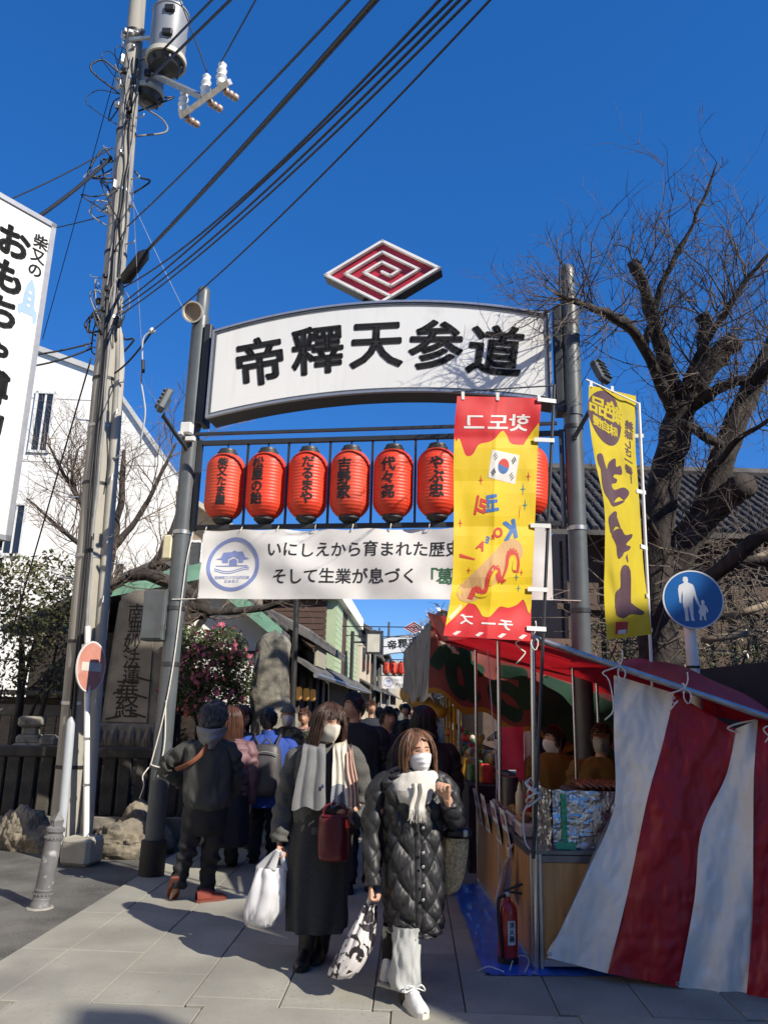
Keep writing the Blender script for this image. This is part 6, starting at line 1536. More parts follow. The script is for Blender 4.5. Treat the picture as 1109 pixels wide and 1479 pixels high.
# ------------------------------------------------------------------ round blue pedestrian sign
sc = at(1000, 866, 6.0); sg = thing('pedestrian_sign', 'round blue sign with white adult and child on a white post', 'road sign', V((2.44, 6.0, 0)))
n_ = V((-.10, -1, 0)).normalized(); e_ = V((-n_.y, n_.x, 0)); rS = .232
MB().tube([V((2.475, 6.075, 0)), V((2.415, 6.075, 2.6))], .045, 16).build('post', white_paint, sg, smooth=True)
b = MB(); b.lathe([(rS - .004, -.008), (rS, -.004), (rS, .004), (rS - .003, .007)], sc, 48, n_); pl = b.build('plate', galv, sg, smooth=30)
sblue = M('sign blue', (.006, .10, .33), .35, .05, 3); swhite = M('sign white', (.62, .63, .64), .4, .04, 5)
def sgn(x, z, o): return sc + e_ * x + V((0, 0, z)) + n_ * o
b = MB(); b.add([sgn(rS * .95 * math.cos(a * math.pi / 24), rS * .95 * math.sin(a * math.pi / 24), .0085) for a in range(48)], [tuple(range(48))]); b.build('blue_face', sblue, pl)
b = MB(); vs = []
for a in range(48): c, s = math.cos(a * math.pi / 24), math.sin(a * math.pi / 24); vs += [sgn(rS * .95 * c, rS * .95 * s, .009), sgn(rS * .995 * c, rS * .995 * s, .009)]
b.add(vs, [(2 * k, 2 * k + 1, (2 * k + 3) % 96, (2 * k + 2) % 96) for k in range(48)]); b.build('white_rim', swhite, pl)
def sgz(x, y): return ((x - 230) / 233 * rS * 1.0, (380 - y) / 233 * rS)
adult = [(182, 198), (198, 205), (202, 225), (198, 245), (235, 262), (246, 290), (255, 350), (272, 400), (278, 420), (268, 428), (255, 410), (235, 345), (228, 385), (226, 440), (222, 510), (230, 550), (205, 545), (202, 500), (192, 440), (185, 440), (184, 510), (188, 550), (160, 550), (160, 500), (148, 400), (152, 350), (150, 310), (142, 350), (136, 410), (124, 405), (120, 300), (130, 268), (165, 250), (170, 240), (158, 232), (162, 222), (164, 205)]
child = [(300, 382), (312, 388), (314, 408), (310, 420), (326, 432), (336, 462), (334, 482), (326, 480), (318, 456), (320, 488), (314, 500), (318, 545), (304, 540), (298, 508), (288, 505), (284, 545), (268, 540), (272, 500), (262, 478), (276, 445), (264, 430), (270, 420), (286, 428), (292, 418), (286, 405), (290, 388)]
for nm, pl_ in (('adult_figure', adult), ('child_figure', child)):
    b = MB(); shape2d(b, [sgz(*p) for p in pl_], lambda x, y: sgn(x, y, .0095), cut=.5); b.build(nm, swhite, pl)
for z in (1.95, 2.3): MB().lathe([(.046, -.01), (.05, -.01), (.05, .01), (.046, .01)], V((2.43, 6.075, z)), 16, caps=False).build('clamp_band', black_m if z < 2 else galv, sg)

# ------------------------------------------------------------------ further stalls up the right side of the street
s2 = thing('second_stall', 'second stall up the street with pale fringed street-side sheet', 'stall', V((.9, 8.3, 0)))
net = M('weathered sheet', (.30, .28, .25), .9, .2, 7, .2, 30, spot=((.13, .12, .115), 6, .56), stretch=(1, 1, .45), trans=.2)
nA, nB = at(637, 880, 8.25), at(585, 940, 11.8); nA2, nB2 = at(625, 1004, 8.25), at(588, 1008, 11.8)
def netf(u, v): return lerp(lerp(nA2, nB2, u), lerp(nA, nB, u), v) + V((.05 * math.sin(u * 17) * (1 - v) - .02 + .03 * nz(u * 9, v * 3), 0, -.07 * abs(math.sin(u * 24)) * (v < .02)))
b = MB(); b.grid(netf, 72, 20); b.build('street_side_sheet', net, s2, smooth='all')
b = MB(); r_ = random.Random(3)
silver = M('silver tinsel', (.45, .45, .46), .3, .3, 30, metal=.6)
for k in range(260):
    p = lerp(nA, nB, r_.random()) + V((r_.uniform(-.06, .08), r_.uniform(-.1, .1), r_.uniform(-.06, .05))); d = V((r_.gauss(-.1, 1), r_.gauss(0, 1), r_.gauss(.5, .8))).normalized() * r_.uniform(.05, .16)
    s_ = d.orthogonal().normalized() * .008; b.add([p - s_, p + s_, p + d * .6 + s_ + V((0, 0, .01)), p + d], [(0, 1, 2, 3)])
stuff(b.build('tinsel_fringe', silver, s2))
b = MB(); b.grid(lambda u, v: lerp(lerp(nA, nB, u), lerp(V((3.0, 8.3, 1.75)), V((3.1, 12.2, 1.8)), u), v) + V((0, 0, .06 * math.sin(math.pi * v))), 12, 12); b.build('roof_sheet', net, s2, smooth='all')
yel = M('amber sheet', (.60, .30, .02), .6, .15, 5, trans=.3)
for k, (y0, y1, z0, z1, x) in enumerate(((8.8, 12.4, 1.62, 1.42, .86), (8.8, 12.4, 1.05, .86, .92))):
    b = MB(); b.grid(lambda u, v: V((x + AX * (lerp(y0, y1, u) - 8) + .03 * math.sin(u * 22), lerp(y0, y1, u), lerp(z1, z0, v) - .025 * abs(math.sin(u * 20)) * (1 - v))), 60, 4); b.build('amber_valance', yel, s2, smooth='all')
b = MB(); b.tube(crv([at(584, 1002, 11.9), at(600, 1010, 11.4), at(622, 1018, 10.6), at(640, 1030, 10)], 20), [.09, .11, .1, .06], 10, disp=lambda u, v: .04 * nz(u * 6, v * 9)); b.build('rolled_amber_sheet', yel, s2, smooth='all')
for y in (8.35, 9.3, 10.2, 11.2, 12.3): MB().cyl(V((.84 + AX * (y - 8), y, 0)), V((.82 + AX * (y - 8), y, 2.2)), .018, 8).build('post', galv if y < 9 else yel, s2, smooth=True)
b = MB(); b.box(V((1.3, 10.2, .42)), (.75, 4.0, .84)); b.build('counter', M('stall cloth dark', (.03, .02, .035), .8, .4, 5), s2)
cols = [(.55, .03, .03), (.5, .3, .05), (.08, .2, .08), (.5, .42, .36), (.3, .06, .12), (.45, .12, .05)]
r_ = random.Random(21)
for k in range(34):
    y = 8.5 + .11 * k; sz = (r_.uniform(.1, .2), r_.uniform(.1, .2), r_.uniform(.08, .24)); c = V((.97 + AX * (y - 8) + r_.uniform(0, .35), y, .84 + sz[2] / 2))
    b = MB(); b.box(c, sz, r_.uniform(-.3, .3), bev=.015); b.build('goods_packet', M(f'goods {k % 6}', cols[k % 6], .6, .4, 14), s2)
b = MB()
for k in range(90):
    c = V((.96 + r_.uniform(0, .5), r_.uniform(8.5, 12), 1.0 + r_.uniform(0, .3))); b.ball(c, r_.uniform(.02, .05), 6, 5, mi=r_.randint(0, 3))
stuff(b.build('heaped_sweets', [M(f'goods {i}', cols[i]) for i in range(4)], s2, smooth='all'))
s3 = thing('third_stall', 'dim stall further up the right side of the street', 'stall', V((1.2, 13.5, 0)))
b = MB(); b.grid(lambda u, v: V((lerp(.95, 3.2, v) + AX * (lerp(13, 19, u) - 8), lerp(13, 19, u), lerp(2.3, 2.0, v) + .05 * math.sin(v * 3.1))), 10, 6); b.build('roof_sheet', awn_red, s3)
b = MB(); b.box(V((1.7, 16, .45)), (.8, 6, .9)); b.build('counter', MATS['stall cloth dark'], s3)
b = MB(); b.grid(lambda u, v: V((.96 + AX * (lerp(13, 19, u) - 8), lerp(13, 19, u), lerp(1.9, 2.3, v) - .04 * abs(math.sin(u * 20)) * (1 - v))), 40, 3); b.build('valance', pc_wht, s3)
for y in (13, 16, 19): MB().cyl(V((.98 + AX * (y - 8), y, 0)), V((.98 + AX * (y - 8), y, 2.3)), .02, 8).build('post', galv, s3)
# ------------------------------------------------------------------ people
skin = M('skin', (.50, .29, .20), .55, .06, 8, spec=.35); skin_tan = M('skin tan', (.40, .22, .15), .55, .06, 8, spec=.35)
lash = M('lash', (.02, .014, .012), .7, .1, 5)
class Frame:
    """head frame: yaw 0 faces the viewer, + turns to the right of the picture; 180 shows the back"""
    def __init__(s, c, yaw, tilt=0.0, nod=0.0, k=1.0):
        y = R(yaw); s.c = V(c); s.k = k
        f = V((math.sin(y), -math.cos(y), 0)); sd = V((math.cos(y), math.sin(y), 0)); u = V((0, 0, 1))
        q = Quaternion(f, R(tilt)) @ Quaternion(sd, R(nod)); s.f, s.s, s.u = q @ f, q @ sd, q @ u
    def p(s, x, y, z): return s.c + (s.s * x + s.f * y + s.u * z) * s.k
def head_xyz(th, ph):
    """th 0 = crown, ph 0 = face"""
    x, y, z = math.sin(th) * math.sin(ph) * .076, math.sin(th) * math.cos(ph) * .094, math.cos(th) * .118
    if z < 0:
        t = -z / .118; x *= 1 - .26 * t * t; y = y * (1 - .10 * t) + .016 * t * (1 if y > 0 else -.4) * (y / .094 if y > 0 else 1)
    if y > 0:
        g = lambda cx, cz, wx, wz: math.exp(-((x - cx) / wx) ** 2 - ((z - cz) / wz) ** 2)
        y += .021 * g(0, -.030, .012, .016) + .012 * g(0, -.008, .010, .024) - .010 * g(.031, .008, .016, .011) - .010 * g(-.031, .008, .016, .011)
        y += .004 * g(.03, .026, .024, .008) + .004 * g(-.03, .026, .024, .008) + .006 * g(.038, -.03, .02, .02) + .006 * g(-.038, -.03, .02, .02) + .006 * g(0, -.066, .02, .009) - .004 * g(0, -.082, .02, .007) + .008 * g(0, -.10, .02, .014)
    return x, y, z
def skull(x, z, pad=0.0):
    a, c = .076 + pad, .118 + pad
    t = 1 - (x / a) ** 2 - (z / c) ** 2
    y = (.094 + pad) * math.sqrt(max(0, t)); return y
def add_head(mb, F):
    nu, nv = 40, 30; vs, fs = [], []
    for j in range(nv + 1):
        for i in range(nu): vs.append(F.p(*head_xyz(math.pi * j / nv, 2 * math.pi * i / nu)))
    for j in range(nv):
        for i in range(nu):
            a, b_ = j * nu + i, j * nu + (i + 1) % nu; fs.append((a, b_, b_ + nu, a + nu))
    mb.add(vs, fs)
    for s_ in (-1, 1): mb.ball(F.p(s_ * .079, -.008, -.012), (.010, .020, .031), 10, 8, rot=Matrix((F.s, F.f, F.u)).transposed())
def face_parts(root, F, open_=True, brow=lash, mouth=True):
    for s_ in (-1, 1):
        b = MB(); b.tube([F.p(s_ * (.031 + .017 * t), skull(s_ * (.031 + .017 * t), .008) - .008 + .0015, .008 + .004 * (1 - t * t)) for t in (-1, -.5, 0, .5, 1)], [.0012, .0022, .0026, .0022, .0012], 5); b.build('eyelid', lash, root)
        if open_:
            b = MB(); b.ball(F.p(s_ * .031, skull(.031, .008) - .016, .004), .0105, 10, 8); e = b.build('eye', M('eye white', (.6, .56, .52), .3, .05, 8), root, smooth='all')
            b = MB(); b.ball(F.p(s_ * .031 , skull(.031, .008) - .0085, .004), .0046, 8, 6); b.build('iris', lash, e, smooth='all')
        b = MB(); b.tube([F.p(s_ * (.031 + .019 * t), skull(s_ * (.031 + .019 * t), .03) + .0035, .030 + .004 * (1 - t * t) - .002 * t * 1) for t in (-1, -.4, .3, 1)], [.002, .0032, .003, .001], 5); b.build('eyebrow', brow, root)
    if mouth:
        b = MB(); b.tube([F.p(.022 * t, skull(.022 * t, -.066) + .0105 - .004 * t * t, -.066 + .002 * t * t) for t in (-1, -.5, 0, .5, 1)], [.001, .004, .0048, .004, .001], 6); b.build('lips', M('lips', (.36, .13, .11), .5, .06, 9), root)
def mask(root, F, m, kind='pleat'):
    def f(u, v):
        a = (u - .5) * 2; x = a * .071 * (1 - .16 * (1 - v) ** 2); z = lerp(-.116, .002 - .014 * a * a, v)
        zz = max(-.112, z); y = skull(min(.072, abs(x)), zz * .9, .004)
        y += .020 * math.exp(-(a / .5) ** 2) * math.sin(math.pi * min(1, v * .86 + .05)) + .012 * (1 - v) * (1 - a * a)
        if kind == 'pleat': y += .0022 * math.sin(v * 26) * (1 - a * a)
        else: y += .012 * math.exp(-(a / .3) ** 2) + .002 * math.sin(v * 9 + a * 4)
        return F.p(x, y + .004, z)
    b = MB(); b.grid(f, 28, 24); o = b.build('face_mask', m, root, smooth='all')
    for s_ in (-1, 1):
        b = MB(); b.tube(crv([f(.5 + .5 * s_, .9), F.p(s_ * .079, .03, -.01), F.p(s_ * .085, -.012, .01), F.p(s_ * .083, -.018, -.03), f(.5 + .5 * s_, .15)], 14), .0016, 5); b.build('ear_loop', m, o)
    return o
def hair(root, F, m, length, n=420, seed=1, fringe=.045, opening=52, part=.02, vol=.014, flare=.0, wave=.0, nm='hair', thick=.0042, back_len=None, sweep=None):
    """strands from a parting over the skull; length = how far below the head centre they end"""
    r_ = random.Random(seed); b = MB()
    def strand(ph, L_, lift, jit, r, n_=11):
        # ph: azimuth (0 = face); arc from the parting to the equator then down
        pts = []; bl = L_
        for k in range(n_):
            t = k / (n_ - 1); th = t * 1.75 if bl < .012 else t * math.acos(max(-1, min(1, bl / .122)))
            if th < 1.45:
                x, y, z = head_xyz(th, ph); q = V((x, y, z)); q += q.normalized() * (vol * (.6 + .6 * math.sin(th)) + lift)
            else:
                x, y, z = head_xyz(1.45, ph); q0 = V((x, y, z)); q0 += q0.normalized() * (vol * 1.15 + lift)
                e = (th - 1.45) / .30; z = lerp(q0.z, bl, e)
                curl = 1 + flare * e - (.16 * max(0, e - .6) if length > -.16 else 0)
                q = V((q0.x * curl, q0.y * curl, z))
            q.x += jit[0] * t * .008 + wave * math.sin(t * 9 + jit[1]) * t; q.y += jit[1] * t * .006
            pts.append(F.p(q.x + part * (1 - t) ** 2, q.y, q.z))
        b.tube(pts, [r * .8, r, r, r * .35], 4, caps=False)
    def endz(ph):
        d = abs((ph + math.pi) % (2 * math.pi) - math.pi)
        if d < R(opening): return fringe - .02 * (d / R(opening)) + .0
        if d < R(opening + 18): return lerp(fringe - .02, length, (d - R(opening)) / R(18))
        return (back_len if back_len is not None and d > R(120) else length)
    if sweep:              # fringe combed from a side parting across the brow
        p0, nl, nr = sweep
        for k in range(nl + nr):
            a1 = -R(opening + r_.uniform(2, 26)) if k < nl else R(opening + r_.uniform(2, 26)); t0, t1 = r_.uniform(.35, .75), r_.uniform(1.25, 1.7); pts = []
            for q_ in range(11):
                t = q_ / 10; ph = lerp(R(p0) + r_.uniform(-.01, .01), a1, t ** .85); th = lerp(t0, t1, t ** 1.3); q = V(head_xyz(th, ph)); q += q.normalized() * (vol * (.75 + .35 * math.sin(math.pi * t)) + .003)
                pts.append(F.p(q.x, q.y, q.z))
            b.tube(pts, [thick * .7, thick, thick, thick * .4], 4, caps=False)
    for k in range(n):
        ph = r_.uniform(0, 2 * math.pi)
        if sweep and abs((ph + math.pi) % (2 * math.pi) - math.pi) < R(opening): continue
        strand(ph, endz(ph) + r_.gauss(0, .010), r_.uniform(0, .006), (r_.gauss(0, 1), r_.gauss(0, 1)), thick * r_.uniform(.6, 1.3))
    for k in range(n // 14):
        ph = r_.uniform(0, 2 * math.pi); strand(ph, endz(ph) + r_.gauss(-.01, .02), r_.uniform(.006, .016), (r_.gauss(0, 2.2), r_.gauss(0, 2.2)), thick * .28)
    # underlying cap of hair
    nu, nv = 48, 16; 
    def cap(u, v):
        ph = 2 * math.pi * u; e = endz(ph)
        z_eq = math.cos(1.45) * .118
        s_ = v * 1.6
        if s_ < 1.3:
            th = s_ / 1.3 * 1.45; q = V(head_xyz(th, ph)); z0 = q.z
            q += q.normalized() * vol * (.55 + .45 * math.sin(th))
            if e > z_eq and q.z < e: 
                th = math.acos(max(-1, min(1, e / .125))); q = V(head_xyz(th, ph)); q += q.normalized() * vol * .5
            return F.p(q.x, q.y, q.z)
        q = V(head_xyz(1.45, ph)); q += q.normalized() * vol
        if e > z_eq: th = math.acos(max(-1, min(1, e / .125))); q = V(head_xyz(th, ph)); q += q.normalized() * vol * .5; return F.p(q.x, q.y, q.z)
        f = (s_ - 1.3) / .3; cu = 1 + flare * f - .1 * f
        return F.p(q.x * cu, q.y * cu, lerp(q.z, e, f))
    b.grid(cap, nu, nv, closeu=True)
    return b.build(nm, m, root, smooth='all')
def short_hair(root, F, m, seed=1, n=500, low=-.03, L_=.03, nm='hair', front=.055, fluff=.0):
    r_ = random.Random(seed); b = MB()
    def lim(ph):
        d = abs((ph + math.pi) % (2 * math.pi) - math.pi); return lerp(front, low, sstep(R(45), R(85), d)) - .045 * sstep(R(110), R(150), d)
    def cap(u, v):
        ph = 2 * math.pi * u; e = max(-.11, lim(ph)); th = v * math.acos(max(-1, min(1, e / .118))); q = V(head_xyz(th, ph)); return F.p(*(q + q.normalized() * .010))
    b.grid(cap, 44, 14, closeu=True)
    for k in range(n):
        ph = r_.uniform(0, 6.283); e = max(-.11, lim(ph)); th = math.acos(max(-1, min(1, e / .118))) * math.sqrt(r_.random()); q = V(head_xyz(th, ph)); nn = q.normalized(); dn = V((r_.gauss(0, .35), r_.gauss(.2, .35) + (.5 if th < .8 else 0), -.9 if th > .8 else -.1)); dn = (dn - nn * dn.dot(nn) * .9).normalized(); l = L_ * r_.uniform(.6, 1.4)
        b.tube([F.p(*(q + nn * .004)), F.p(*(q + nn * (.013 + fluff * r_.uniform(.2, 1)) + dn * l * .5)), F.p(*(q + nn * (.011 + fluff * r_.uniform(0, 1.1)) + dn * l))], [.004, .0035, .0012], 4, caps=False)
    return b.build(nm, m, root, smooth='all')
def hand(mb, w, d, n, thumb=1, curl=.5, k=1.0, spread=.12):
    """w wrist, d towards the knuckles, n out of the palm, thumb = +1/-1 side"""
    d = V(d).normalized(); n = V(n); n = (n - d * n.dot(d)).normalized(); s = d.cross(n)
    mb.tube([w - d * .05 * k, w, w + d * .03 * k, w + d * .06 * k, w + d * .088 * k, w + d * .096 * k], [.024 * k, .023 * k, .029 * k, .036 * k, .035 * k, .02 * k], 14, ell=.45, up=s)
    for i, (l, off) in enumerate(((.92, -1.5), (1.05, -.5), (1.0, .5), (.8, 1.5))):
        off *= -thumb if False else 1
        p = w + d * (.086 * k) + s * (off * .0185 * k) * (-thumb); dd = (d + s * off * spread * (-thumb) * .5).normalized(); pts = [w + d * .05 * k + s * (off * .014 * k) * (-thumb), p]; c = curl * (1 + .1 * i)
        d0 = dd
        for q_, seg in enumerate((.040, .026, .021)):
            a_ = c * (q_ + 1) * (1, .95, .85)[q_]; dd = (d0 * math.cos(a_) + n * math.sin(a_)).normalized(); p = p + dd * seg * l * k; pts.append(p)
        mb.tube(crv(pts, 12), [.0095 * k, .0098 * k, .0085 * k, .0075 * k, .0062 * k], 9)
    tp_ = w + d * .018 * k + s * thumb * .026 * k; td = (d * .62 + s * thumb * .62 + n * .45).normalized()
    mb.tube(crv([w + d * .0 * k + s * thumb * .012 * k, tp_, tp_ + td * .036 * k, tp_ + td * .05 * k + (d * .7 + n * .5 - s * thumb * .1) * .026 * k], 9), [.013 * k, .0135 * k, .0105 * k, .008 * k], 9)
def body(root, J, F, vox=.007, fine=True, hands=None, m=None):
    """one continuous skin surface through the joints J, head F; voxel-joined"""
    b = MB(); add_head(b, F)
    nk = J['neck']; b.tube([F.p(0, -.02, -.05), F.p(0, -.018, -.11), nk, nk + V((0, 0, -.06))], [.052 * F.k, .05 * F.k, .055 * F.k, .07 * F.k], 16)
    ch_, pv = J['chest'], J['pelvis']; sl_, sr_ = J['sh_l'], J['sh_r']; ax_ = (sr_ - sl_); ax_.z = 0; ax_.normalize()
    b.tube([nk + V((0, 0, -.03)), lerp(nk, ch_, .45), ch_, lerp(ch_, pv, .5), pv, pv + V((0, 0, -.08))], [.07, .12, .13, .11, .12, .08], 18, ell=.6, up=ax_)
    for s in 'lr':
        sh, el, wr = J['sh_' + s], J['el_' + s], J['wr_' + s]; b.tube(crv([lerp(ch_, sh, .6) + V((0, 0, .05)), sh, lerp(sh, el, .5), el, lerp(el, wr, .5), wr], 16), [.04, .045, .038, .033, .032, .025], 12)
        hp, kn, an, to = J['hip_' + s], J['kn_' + s], J['an_' + s], J['to_' + s]; b.tube(crv([hp + V((0, 0, .06)), hp, lerp(hp, kn, .5), kn, lerp(kn, an, .35), an], 18), [.05, .06, .052, .042, .040, .032], 14)
        b.tube([an + V((0, 0, .02)), lerp(an, to, .25) + V((0, 0, -.025)), lerp(an, to, .7), to], [.03, .026, .02, .012], 10)
    for h_ in (hands or []): hand(b, **h_)
    me = b.mesh('person_body', m or skin, V((0, 0, 0)), False)
    tmp = bpy.data.objects.new('tmp_body', me); COL.objects.link(tmp)
    md = tmp.modifiers.new('join', 'REMESH'); md.mode = 'VOXEL'; md.voxel_size = vox; md.use_smooth_shade = True
    sm = tmp.modifiers.new('smooth', 'SMOOTH'); sm.iterations = 2; sm.factor = .4
    bpy.context.view_layer.update()
    me2 = bpy.data.meshes.new_from_object(tmp.evaluated_get(bpy.context.evaluated_depsgraph_get()))
    bpy.data.objects.remove(tmp); bpy.data.meshes.remove(me)
    me2.materials.clear(); me2.materials.append(m or skin)
    me2.transform(Matrix.Translation(-origin(root))); me2.polygons.foreach_set('use_smooth', [True] * len(me2.polygons))
    o = bpy.data.objects.new('body', me2); COL.objects.link(o); o.parent = root
    return o
def loft(rows, nu=48, nv=40, disp=None, ax=None):
    """rows: (centre, half width, half depth) from top to bottom, swept into a closed surface; ax = width direction"""
    R_ = crv([(*r[0], r[1], r[2]) for r in rows], nv + 1)
    ax = V(ax or (1, 0, 0)).normalized(); ay = V((-ax.y, ax.x, 0))
    def f(u, v):
        q = R_[int(round(v * nv))]; a = 2 * math.pi * u; ca, sa = math.cos(a), math.sin(a)
        e = .82; cx_ = math.copysign(abs(ca) ** e, ca); sx2 = math.copysign(abs(sa) ** e, sa)
        k = disp(u, v) if disp else 0.0
        return V(q[:3]) + ax * (cx_ * (q[3] + k)) + ay * (sx2 * (q[4] + k))
    b = MB(); b.grid(f, nu, nv, closeu=True); return b
def sleeve(b, pts, rads, seed=0, n=34, nu=20, wr=.008, ell=1.0, disp=None):
    P = crv(pts, n); L_ = len(pts) - 1
    def dp(u, v):
        if disp: return disp(u, v)
        a = u * 6.283; el = math.exp(-((v - .5) / .22) ** 2) + .8 * math.exp(-((v - .95) / .12) ** 2) + .3
        return wr * el * (nz(math.cos(a) * 1.1 + seed, math.sin(a) * 1.1, v * 13) * 1.6 + .5 * math.sin(v * 42 + a + 2 * nz(a, seed)))
    b.tube(P, list(rads), nu, disp=dp, ell=ell)
def wrinkle(seed, amp=.012, f=5, vs=2.0):
    return lambda u, v: amp * nz(math.cos(u * 6.283) * f * .5 + seed, math.sin(u * 6.283) * f * .5, v * vs * 3) + amp * .5 * nz(math.cos(u * 6.283) * f * 1.4, math.sin(u * 6.283) * f * 1.4 + seed, v * vs * 5)
def vfold(seed, amp=.02, n=9):
    return lambda u, v: amp * v * (math.sin(u * 6.283 * n + 3 * nz(u * 3, v * 2, seed)) * .6 + nz(math.cos(u * 6.283) * 2 + seed, math.sin(u * 6.283) * 2, v * 1.5))
def shoe(root, heel, toe, m, sole=None, nm='shoe', hi=.0, w=.045):
    heel, toe = V(heel), V(toe); d = (toe - heel); L_ = d.length; d.normalize(); s = V((d.y, -d.x, 0)).normalized() if abs(d.z) < .9 else V((1, 0, 0)); up_ = s.cross(d); 
    if up_.z < 0: up_ = -up_
    def prof(u, v):          # u round the section, v heel->toe
        a = 2 * math.pi * u; wv = interp([(0, .6), (.08, .8), (.3, .82), (.65, 1.0), (.88, .85), (1, .25)], v) * w; hv = interp([(0, .07), (.2, .085), (.4, .078), (.6, .05), (.85, .036), (1, .012)], v) + hi * (1 - sstep(.25, .5, v))
        x = math.cos(a) * wv; z = max(-.012, math.sin(a)) * hv if math.sin(a) > 0 else -.004
        return heel + d * (v * L_ + .006 * math.cos(a) * 0) + s * x + up_ * (z + .022)
    b = MB(); b.grid(prof, 20, 22, closeu=True); o = b.build(nm, m, root, smooth='all')
    b = MB()
    ol = []
    for v, sg in [(i / 12, 1) for i in range(13)] + [(1 - i / 12, -1) for i in range(13)]:
        wv = interp([(0, .55), (.08, .82), (.3, .86), (.65, 1.05), (.88, .9), (1, .3)], v) * w; ol.append((v * L_ * 1.02 - .004, sg * wv))
    b.prism(ol, lambda x, y, e: heel + d * x + s * y + up_ * e, 0, .026); b.build('sole', sole or m, o, smooth=30)
    return o
def jpt(l): return {k: at(*v) for k, v in l.items()}
def person_root(label, base): return thing('person', label, 'person', V((base[0], base[1], 0)), 'people walking in the street')

# ---------- woman in black quilted coat
def puffer_woman():
    Y = 4.85; t_ = person_root('woman in a long black quilted coat and white scarf carrying two bags', (.2, 4.8))
    F = Frame(at(603, 1087, Y - .02), 18, 3, -2, .98)
    J = jpt(dict(neck=(598, 1125, Y), chest=(598, 1170, Y), pelvis=(598, 1268, Y), sh_l=(551, 1138, Y), sh_r=(642, 1138, Y + .02), el_l=(540, 1206, Y), wr_l=(537, 1276, Y - .08), el_r=(655, 1185, Y - .02), wr_r=(646, 1153, Y - .16),
                 hip_l=(577, 1280, Y), hip_r=(617, 1280, Y), kn_l=(570, 1345, Y + .1), an_l=(566, 1384, Y + .30), to_l=(562, 1402, Y + .26), kn_r=(588, 1360, Y - .08), an_r=(590, 1437, Y - .12), to_r=(605, 1462, Y - .3)))
    hd = [dict(w=at(536, 1276, Y - .08), d=V((.0, -.15, -1)), n=V((1, 0.1, 0)), thumb=-1, curl=1.15, k=.92), dict(w=at(646, 1156, Y - .16), d=V((-.10, -.05, 1)), n=V((-.75, -.6, 0)), thumb=-1, curl=1.05, k=.95)]
    body(t_, J, F, .0058, hands=hd); face_parts(t_, F, False, M('brown brow', (.12, .06, .035), .8, .1, 5), False); mask(t_, F, M('white mask', (.72, .72, .73), .8, .03, 6))
    hair(t_, F, M('brown hair', (.16, .08, .045), .42, .35, 9, stretch=(3, 3, .5)), -.105, 760, 3, .080, 48, -.02, .019, .08, thick=.0036, sweep=(24, 120, 60))
    coat_m = M('black nylon', (.020, .020, .022), .5, .15, 5, .08, 60, spec=.4)
    def quilt(u, v):
        a, c = u * 7 + v * 7.5, u * 7 - v * 7.5
        q = abs(math.sin(math.pi * a)) * abs(math.sin(math.pi * c)); cell = nz(math.floor(a) * 3.7, math.floor(c) * 2.9, 1.5); k = (.030 + .012 * cell) * q ** .5 - .014 + .004 * q * nz(u * 90, v * 50)
        if .735 < u < .765: k = -.006 + .004 * math.cos((u - .75) * 200)
        return k + .010 * nz(math.cos(u * 6.28) * 2, math.sin(u * 6.28) * 2, v * 4) + .004 * nz(u * 60, v * 40)
    rows = []
    for y, xl, xr, dp in ((1105, 584, 616, .07), (1116, 560, 632, .10), (1132, 548, 645, .125), (1165, 552, 641, .145), (1200, 556, 638, .15), (1240, 556, 638, .165), (1285, 555, 639, .185), (1320, 556, 638, .19), (1340, 560, 636, .185), (1346, 568, 630, .17)):
        a, c = at(xl, y, Y), at(xr, y, Y); rows.append((lerp(a, c, .5) + V((0, .02, 0)), (c - a).length / 2, dp))
    loft(rows, 220, 170, quilt, (1, .12, 0)).build('quilted_coat', coat_m, t_, smooth='all')
    def qs(u, v):
        a, c = u * 3 + v * 5.5, u * 3 - v * 5.5
        return .012 * (abs(math.sin(math.pi * a)) * abs(math.sin(math.pi * c))) ** .45 - .006 + .006 * nz(u * 6, v * 9) + .006 * math.sin(v * 30) * math.exp(-((v - .5) / .2) ** 2)
    b = MB(); sleeve(b, [at(568, 1122, Y), at(547, 1138, Y), at(539, 1170, Y), at(537, 1210, Y - .01), at(538, 1250, Y - .05), at(538, 1280, Y - .08)], [.045, .060, .060, .056, .052, .047, .043], 1, 90, 56, disp=qs); b.build('sleeve', coat_m, t_, smooth='all')
    b = MB(); sleeve(b, [at(622, 1122, Y), at(643, 1136, Y + .02), at(653, 1160, Y + .02), at(657, 1184, Y), at(652, 1176, Y - .10), at(648, 1160, Y - .15)], [.045, .060, .060, .056, .052, .047, .043], 2, 90, 56, disp=qs); b.build('sleeve', coat_m, t_, smooth='all')
    for k, py in enumerate((1196, 1232, 1252, 1280, 1300)):
        c = at(611 + .0 * k, py, Y - .155 - .006 * k); b = MB(); b.lathe([(.008, 0), (.009, .003), (.006, .005), (.001, .0055)], c, 12, (0.1, -1, 0.1)); b.build('snap_button', galv, t_)
    # scarf: thick loop round the neck and one fringed tail
    sc_m = M('cream wool', (.60, .57, .51), .95, .07, 14, .35, 180)
    b = MB()
    def loop(u, v):
        a = 2 * math.pi * u; vv = 2 * math.pi * v; low = .5 - .5 * math.sin(a)          # a=-90deg front
        cx, cy = math.cos(a), math.sin(a); rx, ry = .112, .095
        th = .052 + .016 * low + .008 * math.sin(vv * 3 + a * 2) + .007 * nz(math.cos(a) * 3, math.sin(a) * 3, v * 5)
        c0 = at(597, 1124, Y); zc = c0.z - .055 * low + .012 * cx
        return V((c0.x + cx * (rx + math.cos(vv) * th * .55), c0.y + cy * (ry + math.cos(vv) * th * .6) - .03 * low, zc + math.sin(vv) * th * (1.0 + .35 * low)))
